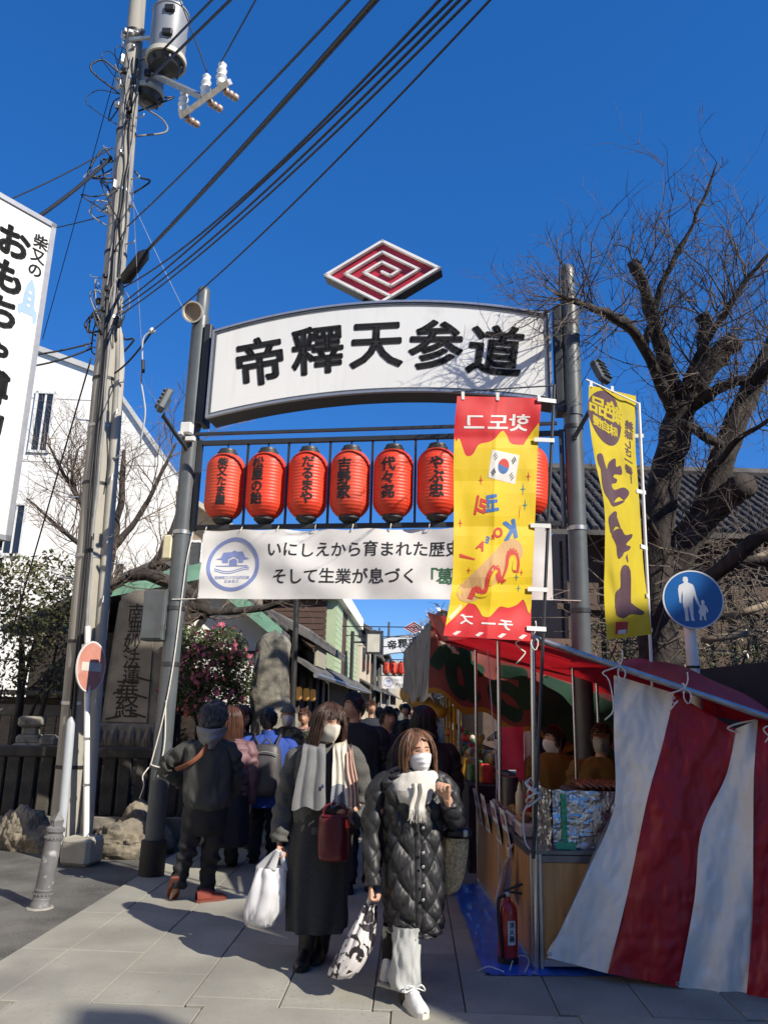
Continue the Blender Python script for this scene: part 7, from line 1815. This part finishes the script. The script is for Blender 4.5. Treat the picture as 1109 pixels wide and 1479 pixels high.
    b.grid(loop, 72, 22, closeu=True); b.build('scarf', sc_m, t_, smooth='all')
    def tail(u, v):
        x = lerp(595, 614, u) + 2 * math.sin(v * 5); y = lerp(1132, 1168, v); return at(x + (u - .5) * 4 * v, y, Y - .175 - .012 * math.sin(u * 11 + v) - .012 * math.sin(math.pi * u))
    b = MB(); b.grid(tail, 22, 22)
    b.grid(lambda u, v: tail(u, v) + V((0, .02, 0)), 22, 22); tl = b.build('scarf_tail', sc_m, t_, smooth='all')
    b = MB(); r_ = random.Random(2)
    for k in range(44):
        u = k / 43; p = tail(u, 1.0); b.tube(crv([p, p + V((r_.gauss(0, .004), -.004, -.03)), p + V((r_.gauss(0, .009), r_.uniform(-.01, .01), -.06 - r_.uniform(0, .02)))], 6), [.0028, .002, .001], 4)
    stuff(b.build('fringe', sc_m, tl))
    trm = M('pale grey wool', (.40, .41, .40), .9, .06, 10, .25, 160)
    rows = []
    for y, xl, xr in ((1335, 568, 608), (1360, 567, 606), (1390, 565, 606), (1416, 563, 607), (1425, 565, 606)):
        a, c = at(xl, y, Y - .10), at(xr, y, Y - .10); rows.append((lerp(a, c, .5), (c - a).length / 2, .085))
    loft(rows, 60, 40, wrinkle(4, .016, 4, 1.2)).build('trouser_leg', trm, t_, smooth='all')
    rows = [(at(575, 1335, Y + .08), .085, .085), (at(572, 1350, Y + .16), .08, .08), (at(571, 1362, Y + .24), .078, .08)]
    loft(rows, 30, 12, wrinkle(5, .006, 3)).build('trouser_leg', trm, t_, smooth='all')
    MB().tube([at(590, 1415, Y - .12), at(588, 1438, Y - .13), at(590, 1446, Y - .15)], [.046, .043, .046], 14).build('sock', black_m, t_, smooth=True)
    MB().tube([at(571, 1338, Y + .08), at(569, 1352, Y + .16), at(566, 1368, Y + .25), at(564, 1386, Y + .30), at(562, 1396, Y + .29)], [.062, .064, .062, .056, .048], 16).build('sock', black_m, t_, smooth=True)
    wsh = M('white leather', (.66, .66, .65), .45, .04, 8); sl = M('shoe sole', (.6, .58, .53), .6, .05, 8)
    hl = at(588, 1452, Y - .12); hl = V((hl.x, hl.y, .028)); tl_ = G(612, 1471, .028)
    sh = shoe(t_, hl, hl + (tl_ - hl).normalized() * .235, wsh, sl)
    for k in range(4):
        c = lerp(hl, hl + (tl_ - hl).normalized() * .235, .42 + .085 * k) + V((0, 0, .092 - .014 * k)); sd = (tl_ - hl).cross(V((0, 0, 1))).normalized()
        b = MB(); b.tube([c - sd * .026 + V((0, 0, -.012)), c + V((0, 0, .002)), c + sd * .026 + V((0, 0, -.012))], .004, 6); b.build('lace', wsh, sh)
    b = MB(); c = lerp(hl, tl_, .4) + V((.0, 0, .10)); b.tube(crv([c, c + V((.04, -.01, .02)), c + V((.06, 0, -.01)), c + V((.02, 0, 0)), c + V((-.04, -.01, .015)), c + V((-.05, -.01, -.02)), c], 18), .004, 6); b.build('lace_bow', wsh, sh, smooth='all')
    shoe(t_, at(561, 1378, Y + .33), at(561, 1378, Y + .33) + V((-.015, -.09, -.215)), wsh, sl)
    return t_
puffer_woman()
# bags of the quilted-coat woman
def sack(name, label, cat, m, rows, seed, amp, handles, grp=None, ax=(1, 0, 0), prints=None, nu=60, nv=40, hm=None):
    t_ = thing(name, label, cat, V((rows[-1][0].x, rows[-1][0].y, rows[-1][0].z)), grp)
    def dsp(u, v):
        a = u * 6.283; return amp * (nz(math.cos(a) * 2.2 + seed, math.sin(a) * 2.2, v * 2.2) + .6 * math.sin(a * 7 + 2 * nz(a, v * 2, seed)) * (1 - .6 * v) + .5 * nz(math.cos(a) * 6, math.sin(a) * 6 + seed, v * 7))
    b = loft(rows, nu, nv, dsp, ax); n0 = len(b.v); b.f.append(tuple(range(n0 - nu, n0))); b.m.append(0)
    b.build('bag', m, t_, smooth='all')
    for h_ in handles: MB().tube(crv(h_[0], 16), h_[1], 8, ell=.35).build('handle', hm or m, t_, smooth='all')
    return t_
Y = 4.78
pat = bpy.data.materials.new('black white print'); pat.use_nodes = True
nt_p = pat.node_tree; Np, Lp = nt_p.nodes, nt_p.links; bp = Np['Principled BSDF']
tcn = Np.new('ShaderNodeTexCoord'); nzn = Np.new('ShaderNodeTexNoise'); nzn.inputs['Scale'].default_value = 13; nzn.inputs['Detail'].default_value = 2.0; nzn.inputs['Distortion'].default_value = 1.4
rpn = Np.new('ShaderNodeValToRGB'); rpn.color_ramp.elements[0].position = .47; rpn.color_ramp.elements[1].position = .49; rpn.color_ramp.elements[0].color = (.018, .014, .016, 1); rpn.color_ramp.elements[1].color = (.58, .55, .54, 1)
Lp.new(tcn.outputs['Object'], nzn.inputs['Vector']); Lp.new(nzn.outputs[0], rpn.inputs[0]); Lp.new(rpn.outputs[0], bp.inputs['Base Color']); bp.inputs['Roughness'].default_value = .4
def brow(l, Y):
    out = []
    for y, xl, xr, dp in l:
        a, c = at(xl, y, Y), at(xr, y, Y); out.append((lerp(a, c, .5), (c - a).length / 2, dp))
    return out
sack('shopping_bag', 'black and white patterned shopping bag held by the quilted-coat woman', 'bag', pat, brow([(1306, 528, 541, .02), (1320, 520, 541, .04), (1345, 506, 540, .07), (1375, 492, 534, .09), (1398, 480, 522, .085), (1409, 474, 508, .06)], Y), 3, .014,
     [([at(530, 1312, Y), at(534, 1298, Y - .02), at(538, 1290, Y - .03), at(541, 1300, Y)], .012)])
wick = M('woven straw', (.50, .36, .19), .85, .35, 60, .6, 120)
sack('straw_handbag', 'woven straw handbag hanging from the bent arm of the quilted-coat woman', 'bag', wick, brow([(1208, 640, 676, .09), (1225, 638, 676, .10), (1255, 637, 672, .10), (1280, 636, 664, .09), (1289, 638, 652, .06)], 4.98), 8, .004, [([at(640, 1205, 4.98), at(650, 1178, 4.93), at(664, 1176, 4.93), at(675, 1204, 4.98)], .010)], hm=black_m)
b = MB(); c = at(660, 1202, 4.98); b.box(c + V((0, 0, .005)), (.165, .19, .06), bev=.02); o = b.build('bag_flap', black_m, None); p = [x for x in bpy.data.objects if x.name.startswith('straw_handbag')][0]; o.parent = p; o.data.transform(Matrix.Translation(-ORG[p.name]))
b = MB(); b.box(at(672, 1204, 4.87), (.03, .012, .04), bev=.005); b.build('clasp', galv, p)

# ---------- woman with grey shawl
def shawl_woman():
    Y = 5.4; t_ = person_root('woman with grey and cream shawl, white face mask and long dark skirt', (-.4, 5.4))
    F = Frame(at(474, 1045, Y - .04), 34, -4, 3, 1.0)
    J = jpt(dict(neck=(468, 1082, Y), chest=(468, 1130, Y), pelvis=(464, 1215, Y), sh_l=(434, 1096, Y), sh_r=(507, 1094, Y), el_l=(412, 1160, Y), wr_l=(403, 1215, Y - .06), el_r=(520, 1155, Y + .05), wr_r=(505, 1178, Y - .12),
                 hip_l=(448, 1225, Y), hip_r=(482, 1225, Y), kn_l=(446, 1310, Y - .05), an_l=(442, 1375, Y - .05), to_l=(437, 1400, Y - .2), kn_r=(470, 1310, Y + .02), an_r=(462, 1370, Y + .08), to_r=(462, 1388, Y - .02)))
    hd = [dict(w=at(403, 1216, Y - .06), d=V((0.05, -.1, -1)), n=V((1, -.15, 0)), thumb=-1, curl=1.1, k=.92), dict(w=at(506, 1184, Y - .13), d=V((-.6, -.4, .5)), n=V((0, .6, -.7)), thumb=1, curl=1.0, k=.9)]
    body(t_, J, F, .0062, hands=hd); face_parts(t_, F, True, mouth=False); mask(t_, F, M('cream mask', (.66, .62, .53), .85, .04, 6), 'cup')
    hair(t_, F, M('dark brown hair', (.055, .026, .017), .42, .35, 9, stretch=(3, 3, .5)), -.155, 640, 7, .050, 44, .01, .018, .22, .006, thick=.0038)
    MB().lathe([(.060, -.02), (.062, -.02), (.062, .02), (.060, .02)], at(470, 1076, Y + .0), 20, caps=False).build('choker', black_m, t_, smooth=True)
    coat = M('grey tweed', (.085, .085, .08), .95, .28, 130, .4, 200); skirt = M('charcoal wool', (.038, .038, .038), .95, .2, 90, .3, 140)
    MB_ = loft(brow([(1072, 455, 484, .06), (1085, 432, 505, .10), (1100, 424, 514, .12), (1140, 424, 514, .135), (1180, 424, 512, .14), (1200, 424, 510, .15)], Y), 60, 30, wrinkle(3, .010, 4), (1, .1, 0)); MB_.build('tweed_jacket', coat, t_, smooth='all')
    loft(brow([(1160, 428, 508, .13), (1190, 424, 510, .15), (1230, 418, 508, .17), (1290, 414, 502, .19), (1325, 414, 501, .195), (1338, 415, 499, .195)], Y), 90, 44, vfold(5, .022, 8), (1, .1, 0)).build('long_skirt', skirt, t_, smooth='all')
    b = MB(); sleeve(b, [at(448, 1084, Y), at(428, 1098, Y), at(418, 1130, Y), at(411, 1165, Y), at(405, 1195, Y - .04), at(404, 1216, Y - .06)], [.05, .075, .075, .068, .066, .060, .056], 4, 50, 26, .011); b.build('sleeve', coat, t_, smooth='all')
    b = MB(); sleeve(b, [at(490, 1084, Y), at(510, 1096, Y), at(519, 1125, Y + .03), at(522, 1160, Y + .04), at(520, 1180, Y - .02), at(508, 1186, Y - .12)], [.05, .075, .075, .07, .062, .056, .05], 6, 50, 26, .011); b.build('sleeve', coat, t_, smooth='all')
    # shawl: two hanging fronts, each a folded sheet, joined behind the neck
    def front(xs, top, bot, Yo, cols, seed, nm, n=30, split=None):
        def f(u, v):
            e = v; xl, xr = lerp(xs[0][0], xs[1][0], e), lerp(xs[0][1], xs[1][1], e)
            y = lerp(top + (8 * (1 - u) if xs[0][0] > 460 else 0), bot, e); fold = .022 * abs(math.sin(u * math.pi * 2.6 + seed)) + .01 * nz(u * 4, v * 3, seed)
            out = .05 * math.sin(math.pi * min(1, v * .6)) + .02
            bk = max(0, 1 - v / .16); wv_ = 3.0 * math.sin(u * 9 + seed) * v * v
            return at(lerp(xl, xr, u) + 2.5 * nz(v * 3, u * 2, seed), y + 5 * bk * bk + wv_, Y - .135 - out + Yo - fold * (.4 + .6 * v) + .20 * bk * bk)
        b = MB(); b.grid(f, 40, n, mi=(lambda u, v: split(u, v)) if split else 0); b.grid(lambda u, v: f(u, v) + V((0, .012, 0)), 40, n, mi=(lambda u, v: split(u, v)) if split else 0); return b.build(nm, cols, t_, smooth='all')
    gw_, cw, pw = M('grey knit', (.16, .162, .165), .95, .07, 18, .35, 170), M('cream knit', (.66, .60, .49), .95, .05, 18, .3, 170), M('dusty pink knit', (.50, .33, .26), .95, .06, 18, .3, 170)
    sl_ = M('slate knit', (.20, .21, .25), .95, .06, 18, .3, 170)
    front(((440, 470), (421, 470)), 1066, 1168, 0, [gw_], 1.2, 'shawl_front')
    front(((482, 500), (478, 512)), 1062, 1166, -.01, [cw, sl_], 2.0, 'shawl_front', split=lambda u, v: 1 if (v > .68 and u < .62) else 0)
    front(((498, 507), (507, 522)), 1068, 1168, -.03, [pw], .4, 'shawl_edge')
    b = MB()
    def coll(u, v):
        a = lerp(R(-10), R(190), u); c = at(470, 1078, Y); return V((c.x + math.cos(a) * (.10 + .035 * v), c.y + .01 + math.sin(a) * (.085 + .03 * v), c.z + .02 - .075 * v + .012 * math.sin(a * 5)))
    b.grid(coll, 40, 8); b.build('shawl_back', gw_, t_, smooth='all')
    MB().box(at(466, 1136, Y - .235), (.014, .004, .022)).build('woven_tag', M('navy tag', (.02, .03, .12), .6, .05, 5), t_)
    bt_ = M('black boot leather', (.012, .012, .013), .4, .2, 8)
    for k, (an, kn, yo) in enumerate((((442, 1380), (446, 1320), -.05), ((462, 1374), (470, 1318), .08))):
        a = at(*an, Y + yo); MB().tube(crv([at(*kn, Y + yo), lerp(at(*kn, Y + yo), a, .5), a, V((a.x, a.y, .07))], 16), [.068, .062, .052, .05, .05], 16, disp=wrinkle(k, .005, 3, 4)).build('boot_shaft', bt_, t_, smooth='all')
        h_ = V((a.x + .005, a.y + .05, .03)); shoe(t_, h_, h_ + V((-.03, -.235, 0)), bt_, black_m, 'boot', w=.048)
    return t_
shawl_woman()
burg = M('burgundy leather', (.10, .008, .014), .32, .2, 5, .05, 60)
Yb_ = 5.16
t_ = thing('burgundy_handbag', 'small burgundy leather handbag hanging in front of the shawl woman', 'bag', at(484, 1240, Yb_))
loft(brow([(1176, 464, 502, .045), (1182, 461, 504, .06), (1215, 459, 505, .07), (1237, 460, 504, .07), (1243, 464, 500, .05)], Yb_), 40, 20, wrinkle(2, .004, 2)).build('bag_body', burg, t_, smooth='all')
MB().box(at(483, 1178, Yb_ - .01), (.17, .10, .012), bev=.005).build('bag_top', burg, t_)
MB().tube(crv([at(466, 1180, Yb_), at(470, 1165, Yb_), at(484, 1160, Yb_ + .02), at(498, 1166, Yb_), at(501, 1180, Yb_)], 14), .008, 8).build('handle', burg, t_, smooth='all')
MB().tube([at(466, 1176, Yb_ - .02), at(467, 1190, Yb_ - .03)], .005, 6).build('clasp', galv, t_)
MB().tube([at(501, 1184, Yb_ - .04), at(503, 1196, Yb_ - .05)], [.012, .016], 8).build('red_charm', f_red, t_)
plas = M('white carrier plastic', (.72, .72, .74), .35, .05, 4, trans=.30)
Yp = 5.33
sack('carrier_bag', 'white plastic carrier bag in the right hand of the shawl woman', 'bag', plas, brow([(1252, 372, 412, .05), (1262, 368, 413, .08), (1285, 362, 414, .11), (1310, 355, 408, .12), (1328, 355, 398, .10), (1336, 366, 394, .06)], Yp), 6, .016,
     [([at(374, 1256, Yp), at(388, 1240, Yp - .02), at(401, 1228, Yp - .05)], [.03, .02, .012]), ([at(412, 1258, Yp), at(408, 1240, Yp - .02), at(404, 1228, Yp - .05)], [.02, .016, .012]), ([at(392, 1256, Yp - .05), at(398, 1240, Yp - .05), at(402, 1228, Yp - .06)], [.03, .02, .012])], nu=80)

# ---------- man in charcoal jacket seen from behind
def back_man():
    Y = 6.95; t_ = person_root('man in charcoal jacket with grey hood and tan strap, seen from behind', (-1.5, 6.9))
    F = Frame(at(308, 1036, Y), 165, 6, 10, 1.04)
    J = jpt(dict(neck=(303, 1070, Y), chest=(298, 1120, Y), pelvis=(294, 1180, Y), sh_l=(262, 1085, Y), sh_r=(334, 1082, Y), el_l=(242, 1108, Y + .05), wr_l=(262, 1130, Y + .2), el_r=(340, 1130, Y + .1), wr_r=(330, 1150, Y + .25),
                 hip_l=(280, 1185, Y), hip_r=(310, 1185, Y), kn_l=(268, 1232, Y - .02), an_l=(256, 1275, Y - .10), to_l=(246, 1300, Y - .12), kn_r=(302, 1240, Y + .02), an_r=(296, 1292, Y), to_r=(300, 1300, Y + .15)))
    body(t_, J, F, .011, m=skin_tan); short_hair(t_, F, M('greying hair', (.10, .095, .09), .45, .6, 26), 5, 1900, -.055, .05, fluff=.020)
    jk = M('charcoal cotton', (.05, .051, .048), .9, .15, 7, .15, 90); jn = M('black denim', (.014, .014, .016), .8, .2, 9, .2, 120)
    loft(brow([(1066, 298, 322, .08), (1076, 272, 332, .11), (1092, 266, 336, .135), (1125, 267, 335, .15), (1150, 266, 333, .155), (1164, 269, 330, .15), (1170, 274, 325, .14)], Y), 80, 40, wrinkle(8, .02, 4, 1.6), (1, 0, 0)).build('jacket', jk, t_, smooth='all')
    b = MB(); sleeve(b, [at(282, 1076, Y), at(264, 1086, Y), at(248, 1098, Y + .04), at(240, 1110, Y + .06), at(252, 1122, Y + .14), at(264, 1130, Y + .22)], [.06, .075, .075, .07, .062, .055], 3, 46, 24, .016); b.build('sleeve', jk, t_, smooth='all')
    b = MB(); sleeve(b, [at(318, 1076, Y), at(334, 1086, Y), at(340, 1108, Y + .05), at(342, 1130, Y + .1), at(334, 1146, Y + .22)], [.06, .072, .07, .065, .055], 4, 46, 24, .016); b.build('sleeve', jk, t_, smooth='all')
    hd_ = M('heather grey jersey', (.20, .205, .21), .95, .12, 25, .25, 150)
    def hood(u, v):
        a = (u - .5) * 2; x = lerp(307, 302, v) + a * 23 * (1 - .62 * v ** 1.6); y = lerp(1053, 1082, v) - 5 * a * a * (1 - v); return at(x, y, Y - .13 - .05 * math.sin(math.pi * v) * (1 - a * a) - .02 + .10 * a * a - .012 * math.sin(v * 14 + a * 2))
    b = MB(); b.grid(hood, 30, 24); b.build('hood', hd_, t_, smooth='all')
    b = MB(); b.tube(crv([at(300, 1076, Y - .16), at(288, 1092, Y - .185), at(272, 1104, Y - .175), at(258, 1110, Y - .10), at(254, 1112, Y + .0)], 20), .021, 8, ell=.2, up=(0, 0, 1)); b.build('shoulder_strap', M('tan leather', (.24, .085, .045), .55, .12, 8), t_, smooth='all')
    for k, (pts, rr) in enumerate((([at(282, 1166, Y), at(277, 1200, Y - .01), at(270, 1232, Y - .03), at(262, 1258, Y - .07), at(257, 1284, Y - .10)], [.105, .09, .072, .062, .062]), ([at(312, 1166, Y), at(310, 1200, Y), at(303, 1240, Y + .02), at(300, 1270, Y + .02), at(297, 1297, Y)], [.105, .09, .074, .065, .068]))):
        b = MB(); sleeve(b, pts, rr, 9 + k, 50, 26, .014); b.build('trouser_leg', jn, t_, smooth='all')
    loft([(at(296, 1155, Y), .165, .13), (at(296, 1175, Y), .17, .14), (at(295, 1195, Y), .165, .135), (at(295, 1206, Y), .12, .10)], 40, 16, wrinkle(5, .012, 4)).build('trouser_seat', jn, t_, smooth='all')
    rs = M('rust suede', (.16, .028, .018), .8, .2, 9); h1 = at(249, 1305, Y - .12)
    shoe(t_, V((h1.x + .02, h1.y - .05, .20)), V((h1.x - .015, h1.y + .06, .02)), rs, M('rust sole', (.14, .04, .025), .7, .1, 8), w=.05)
    h2 = G(283, 1305, .02); shoe(t_, h2, h2 + V((.22, .14, 0)), rs, M('rust sole', (.14, .04, .025)), w=.05)
back_man()
def generic(label, Y, head, yaw, sh, hipx, foot_y, width, coat, hair_m, hair_kind='short', trousers=None, coat_to=1180, seed=1, skin_m=None, tilt=0, feet=True, hl=-.12, k=1.0, face=True, maskm=None, coat_fold=None, facing=1):
    """walker placed by head centre, shoulder line, hip and foot heights"""
    hx, hy = head; bx = at(hipx, coat_to, Y); t_ = person_root(label, (bx.x, Y)); F = Frame(at(hx, hy, Y), yaw, tilt, 0, k)
    pxm = (at(hx + 10, hy, Y) - at(hx, hy, Y)).length / 10; w = width / 2
    z0 = at(hx, sh, Y).z; zh = z0 * .64; zk = z0 * .34
    ca = V((at(hx, sh, Y).x, Y, z0)); cx = bx.x
    J = dict(neck=ca + V((0, 0, .04)), chest=ca + V((0, 0, -.2)), pelvis=V((cx, Y, zh)))
    for s, sg in (('l', -1), ('r', 1)):
        J['sh_' + s] = ca + V((sg * w * .82, 0, -.04)); J['el_' + s] = ca + V((sg * w * 1.02, -.0, -.32)); J['wr_' + s] = ca + V((sg * w * .95, -.08 * facing, -.55))
        J['hip_' + s] = V((cx + sg * .09, Y, zh)); J['kn_' + s] = V((cx + sg * .09, Y - .06 * sg, zk)); J['an_' + s] = V((cx + sg * .09, Y + .06 * sg, .08)); J['to_' + s] = V((cx + sg * .1, Y + .06 * sg - .16 * facing, .03))
    body(t_, J, F, .013, m=skin_m or skin, hands=[dict(w=J['wr_' + s], d=V((0, -.1 * facing, -1)), n=V((-sg, 0, 0)), thumb=1 if facing * sg < 0 else -1, curl=.35) for s, sg in (('l', -1), ('r', 1))])
    zc = max(.1, at(hipx, coat_to, Y).z)
    rows = [(ca + V((0, 0, .07)), .075, .075), (ca + V((0, 0, .03)), w * .62, .10), (ca + V((0, 0, -.06)), w * .92, .13), (ca + V((0, 0, -.28)), w * .9, .15), (V((cx, Y, lerp(z0, zc, .75))), w * .92, .165), (V((cx, Y, zc + .03)), w * .95, .17), (V((cx, Y, zc)), w * .85, .15)]
    loft(rows, 64, 36, coat_fold or wrinkle(seed, .016, 4, 1.6)).build('coat', coat, t_, smooth='all')
    for s in 'lr':
        b = MB(); sleeve(b, [lerp(ca, J['sh_' + s], .6) + V((0, 0, .02)), J['sh_' + s], lerp(J['sh_' + s], J['el_' + s], .5), J['el_' + s], J['wr_' + s]], [.05, .08, .078, .07, .055], seed, 34, 18, .013); b.build('sleeve', coat, t_, smooth='all')
        if feet:
            b = MB(); sleeve(b, [J['hip_' + s] + V((0, 0, .02)), lerp(J['hip_' + s], J['kn_' + s], .5), J['kn_' + s], lerp(J['kn_' + s], J['an_' + s], .5), J['an_' + s]], [.10, .095, .075, .068, .066], seed + 3, 34, 18, .010); b.build('trouser_leg', trousers or jn_dark, t_, smooth='all')
            h_ = J['an_' + s] * V((1, 1, 0)) + V((0, .06 * facing, .02)); shoe(t_, h_, h_ + V((0, -.24 * facing, 0)), black_m, black_m, w=.045)
    if hair_kind == 'short': short_hair(t_, F, hair_m, seed, 500)
    elif hair_kind == 'long': hair(t_, F, hair_m, hl, 320, seed, .05, 48, .01, .018, .12, .004, thick=.005)
    if face and abs(yaw) < 100: face_parts(t_, F, True, mouth=maskm is None)
    if maskm: mask(t_, F, maskm)
    return t_, F, ca, J
jn_dark = M('dark trousers', (.012, .012, .015), .85, .2, 9, .15, 100)
blk_hair = M('black hair', (.014, .012, .012), .4, .3, 9); brn_hair = M('chestnut hair', (.085, .035, .02), .42, .3, 9)
# woman in mauve down jacket, from behind
mauve = M('mauve nylon', (.14, .072, .082), .62, .12, 5, .05, 60)
puff = lambda u, v: .018 * abs(math.sin(v * math.pi * 9)) ** .5 + .008 * nz(u * 9, v * 9)
generic('woman in mauve down jacket and long dark skirt, seen from behind', 8.15, (334, 1040), 150, 1076, 326, 1255, .46, mauve, brn_hair, 'long', coat_to=1150, seed=4, hl=-.2, coat_fold=puff, facing=-1)
mw = [o for o in bpy.data.objects if o.get('label', '').startswith('woman in mauve')][0]
loft([(V((ORG[mw.name].x, 8.15, 1.0)), .19, .17), (V((ORG[mw.name].x, 8.15, .7)), .22, .2), (V((ORG[mw.name].x, 8.15, .28)), .25, .23), (V((ORG[mw.name].x, 8.15, .26)), .22, .2)], 50, 20, vfold(3, .02, 7)).build('long_skirt', M('navy wool', (.012, .013, .022), .9, .2, 8), mw, smooth='all')
# man in blue jacket with rucksack
blue_j = M('blue fleece', (.02, .06, .30), .85, .12, 7, .2, 90)
t_, F, ca, J = generic('man in blue jacket with dark grey rucksack, seen from behind', 8.5, (388, 1040), 180, 1070, 384, 1250, .56, blue_j, blk_hair, 'short', coat_to=1165, seed=6, facing=-1)
MB().lathe([(.07, -.03), (.085, -.03), (.08, .05), (.07, .05)], ca + V((0, 0, .06)), 20, caps=False).build('collar', blue_j, t_, smooth=True)
rk_m = M('dark grey nylon', (.055, .052, .055), .5, .15, 6, .1, 70); rk = thing('rucksack', 'dark grey rucksack on the back of the man in blue', 'rucksack', ca + V((0, -.22, -.5)))
rows = [(ca + V((.02, -.22, -.02)), .06, .04), (ca + V((.02, -.23, -.05)), .13, .07), (ca + V((.02, -.24, -.2)), .16, .10), (ca + V((.02, -.24, -.42)), .165, .11), (ca + V((.02, -.23, -.5)), .15, .09), (ca + V((.02, -.22, -.53)), .08, .05)]
loft(rows, 48, 30, wrinkle(3, .006, 3)).build('pack', rk_m, rk, smooth='all')
b = MB(); b.tube(crv([ca + V((-.11, -.335, -.12)), ca + V((.02, -.35, -.09)), ca + V((.15, -.335, -.12))], 12), .006, 6); b.build('zip_piping', M('piping', (.2, .2, .2), .6, .1, 6), rk)
for sg in (-1, 1): MB().tube(crv([ca + V((sg * .09 + .02, -.2, -.05)), ca + V((sg * .13, -.13, .03)), ca + V((sg * .14, -.0, .06)), ca + V((sg * .15, .12, -.05))], 12), .024, 8, ell=.3).build('shoulder_strap', rk_m, rk, smooth='all')
MB().tube(crv([ca + V((-.03, -.25, -.02)), ca + V((.02, -.26, .03)), ca + V((.07, -.25, -.02))], 8), .008, 6).build('grab_handle', rk_m, rk)
# person in camouflage jacket with knitted cap and mask
camo = M('camouflage cloth', (.05, .055, .035), .9, .5, 11, col2=(.17, .16, .10), spot=((.02, .02, .018), 13, .54), lo=.46, hi=.5)
wmask = MATS['white mask']
t_, F, ca, J = generic('person in camouflage jacket, grey knitted cap and white mask', 9.6, (416, 1033), 8, 1058, 424, 1245, .5, camo, blk_hair, 'none', coat_to=1150, seed=9, maskm=wmask)
b = MB(); knit = M('grey knit cap', (.13, .135, .125), .95, .2, 40, .5, 120)
b.grid(lambda u, v: F.p(*(V(head_xyz(v * 1.32, u * 6.283)) * 1.0 + V(head_xyz(v * 1.32, u * 6.283)).normalized() * (.016 + .003 * math.sin(u * 6.283 * 30)))), 60, 16, closeu=True); b.build('knitted_cap', knit, t_, smooth='all')
b = MB(); b.grid(lambda u, v: F.p(*(V(head_xyz(1.05 + v * .32, u * 6.283)) + V(head_xyz(1.05 + v * .32, u * 6.283)).normalized() * .024)), 48, 5, closeu=True); b.build('cap_cuff', knit, t_, smooth='all')
# others further back
dk1 = M('black coat', (.012, .012, .014), .85, .2, 8, .1, 90); dk2 = M('navy coat', (.014, .017, .03), .85, .2, 8, .1, 90); dk3 = M('brown coat', (.05, .035, .028), .85, .2, 8); gy = M('grey coat', (.12, .12, .12), .9, .15, 8); be = M('beige coat', (.35, .27, .19), .9, .1, 8); rd = M('dull red coat', (.22, .03, .03), .9, .15, 8); ol = M('olive coat', (.10, .09, .05), .9, .15, 8)
generic('tall man in black coat looking left behind the shawl woman', 7.4, (512, 1020), -62, 1055, 522, 1260, .58, dk1, blk_hair, coat_to=1180, seed=11, skin_m=skin_tan, k=1.02)
generic('man in dark jacket with pale collar and sunlit face behind the two women', 8.6, (560, 1038), 28, 1068, 563, 1240, .56, dk2, blk_hair, coat_to=1165, seed=12)
generic('person in black coat with black hair facing the stalls, seen from behind', 7.2, (612, 1042), 150, 1080, 616, 1270, .56, dk1, blk_hair, 'long', coat_to=1200, seed=13, hl=-.16, facing=-1)
generic('woman with chestnut hair partly hidden behind the mauve jacket', 9.3, (350, 1036), 60, 1066, 352, 1245, .44, dk3, brn_hair, 'long', coat_to=1165, seed=14, hl=-.2)
generic('child in dull pink hat standing beyond the camouflage jacket', 10.4, (440, 1036), -10, 1058, 440, 1230, .38, M('pink coat', (.36, .17, .16), .9, .1, 8), brn_hair, coat_to=1140, seed=15, k=.9)
far = [(536, 1022, 14, dk2, 20, 'man in navy coat in the crowd right of the tall man'), (586, 1026, 15, dk1, -20, 'dark-coated man in the far crowd left of the stalls'), (572, 1030, 20, rd, 10, 'person in dull red coat far down the street'), (594, 1028, 22, be, 0, 'person in beige coat far down the street'), (580, 1022, 28, gy, 170, 'person in grey coat far down the street, seen from behind'),
       (560, 1026, 24, ol, 0, 'person in olive coat far down the street'), (548, 1030, 17, dk3, 160, 'person in brown coat in mid street, seen from behind'), (604, 1020, 12.5, dk1, 170, 'person in black coat beside the second stall, seen from behind'), (500, 1030, 12, gy, 15, 'person in grey coat behind the tall man')]
for k, (x, y, Y_, m_, yw, lb) in enumerate(far):
    ct = G(x, 1100).y; zfoot = at(x, y, Y_)
    generic(lb, Y_, (x, y), yw, y + 290 / Y_, x, 1200, .5, m_, blk_hair if k % 3 else brn_hair, coat_to=1020 + 850 / Y_, seed=20 + k, skin_m=skin if k % 2 else skin_tan, facing=1 if abs(yw) < 90 else -1)
# stall holder with cap and mask, and a worker with yellow sleeves
apr = M('ochre apron', (.15, .085, .014), .85, .12, 6, .1, 60)
t_, F, ca, J = generic('stall holder in cap and mask with ochre clothes behind the counter', 6.9, (868, 1066), -20, 1105, 880, 1300, .5, apr, blk_hair, coat_to=1210, seed=31, maskm=M('grey mask', (.35, .33, .3), .8, .05, 6))
b = MB(); b.grid(lambda u, v: F.p(*(V(head_xyz(v * 1.25, u * 6.283)) + V(head_xyz(v * 1.25, u * 6.283)).normalized() * .016)), 40, 12, closeu=True)
b.grid(lambda u, v: F.p((u - .5) * .15, .085 + .085 * v * (1 - ((u - .5) * 2) ** 2 * .6), .035 - .02 * v), 12, 4); b.build('cap', M('brown cap', (.13, .075, .045), .85, .1, 7), t_, smooth='all')
t_, F, ca, J = generic('stall worker in ochre jacket and white mask at the back of the counter', 7.35, (800, 1068), -70, 1098, 800, 1300, .5, apr, blk_hair, coat_to=1210, seed=32, maskm=wmask)
bpy.data.objects.remove(_txto); bpy.data.curves.remove(_txt)
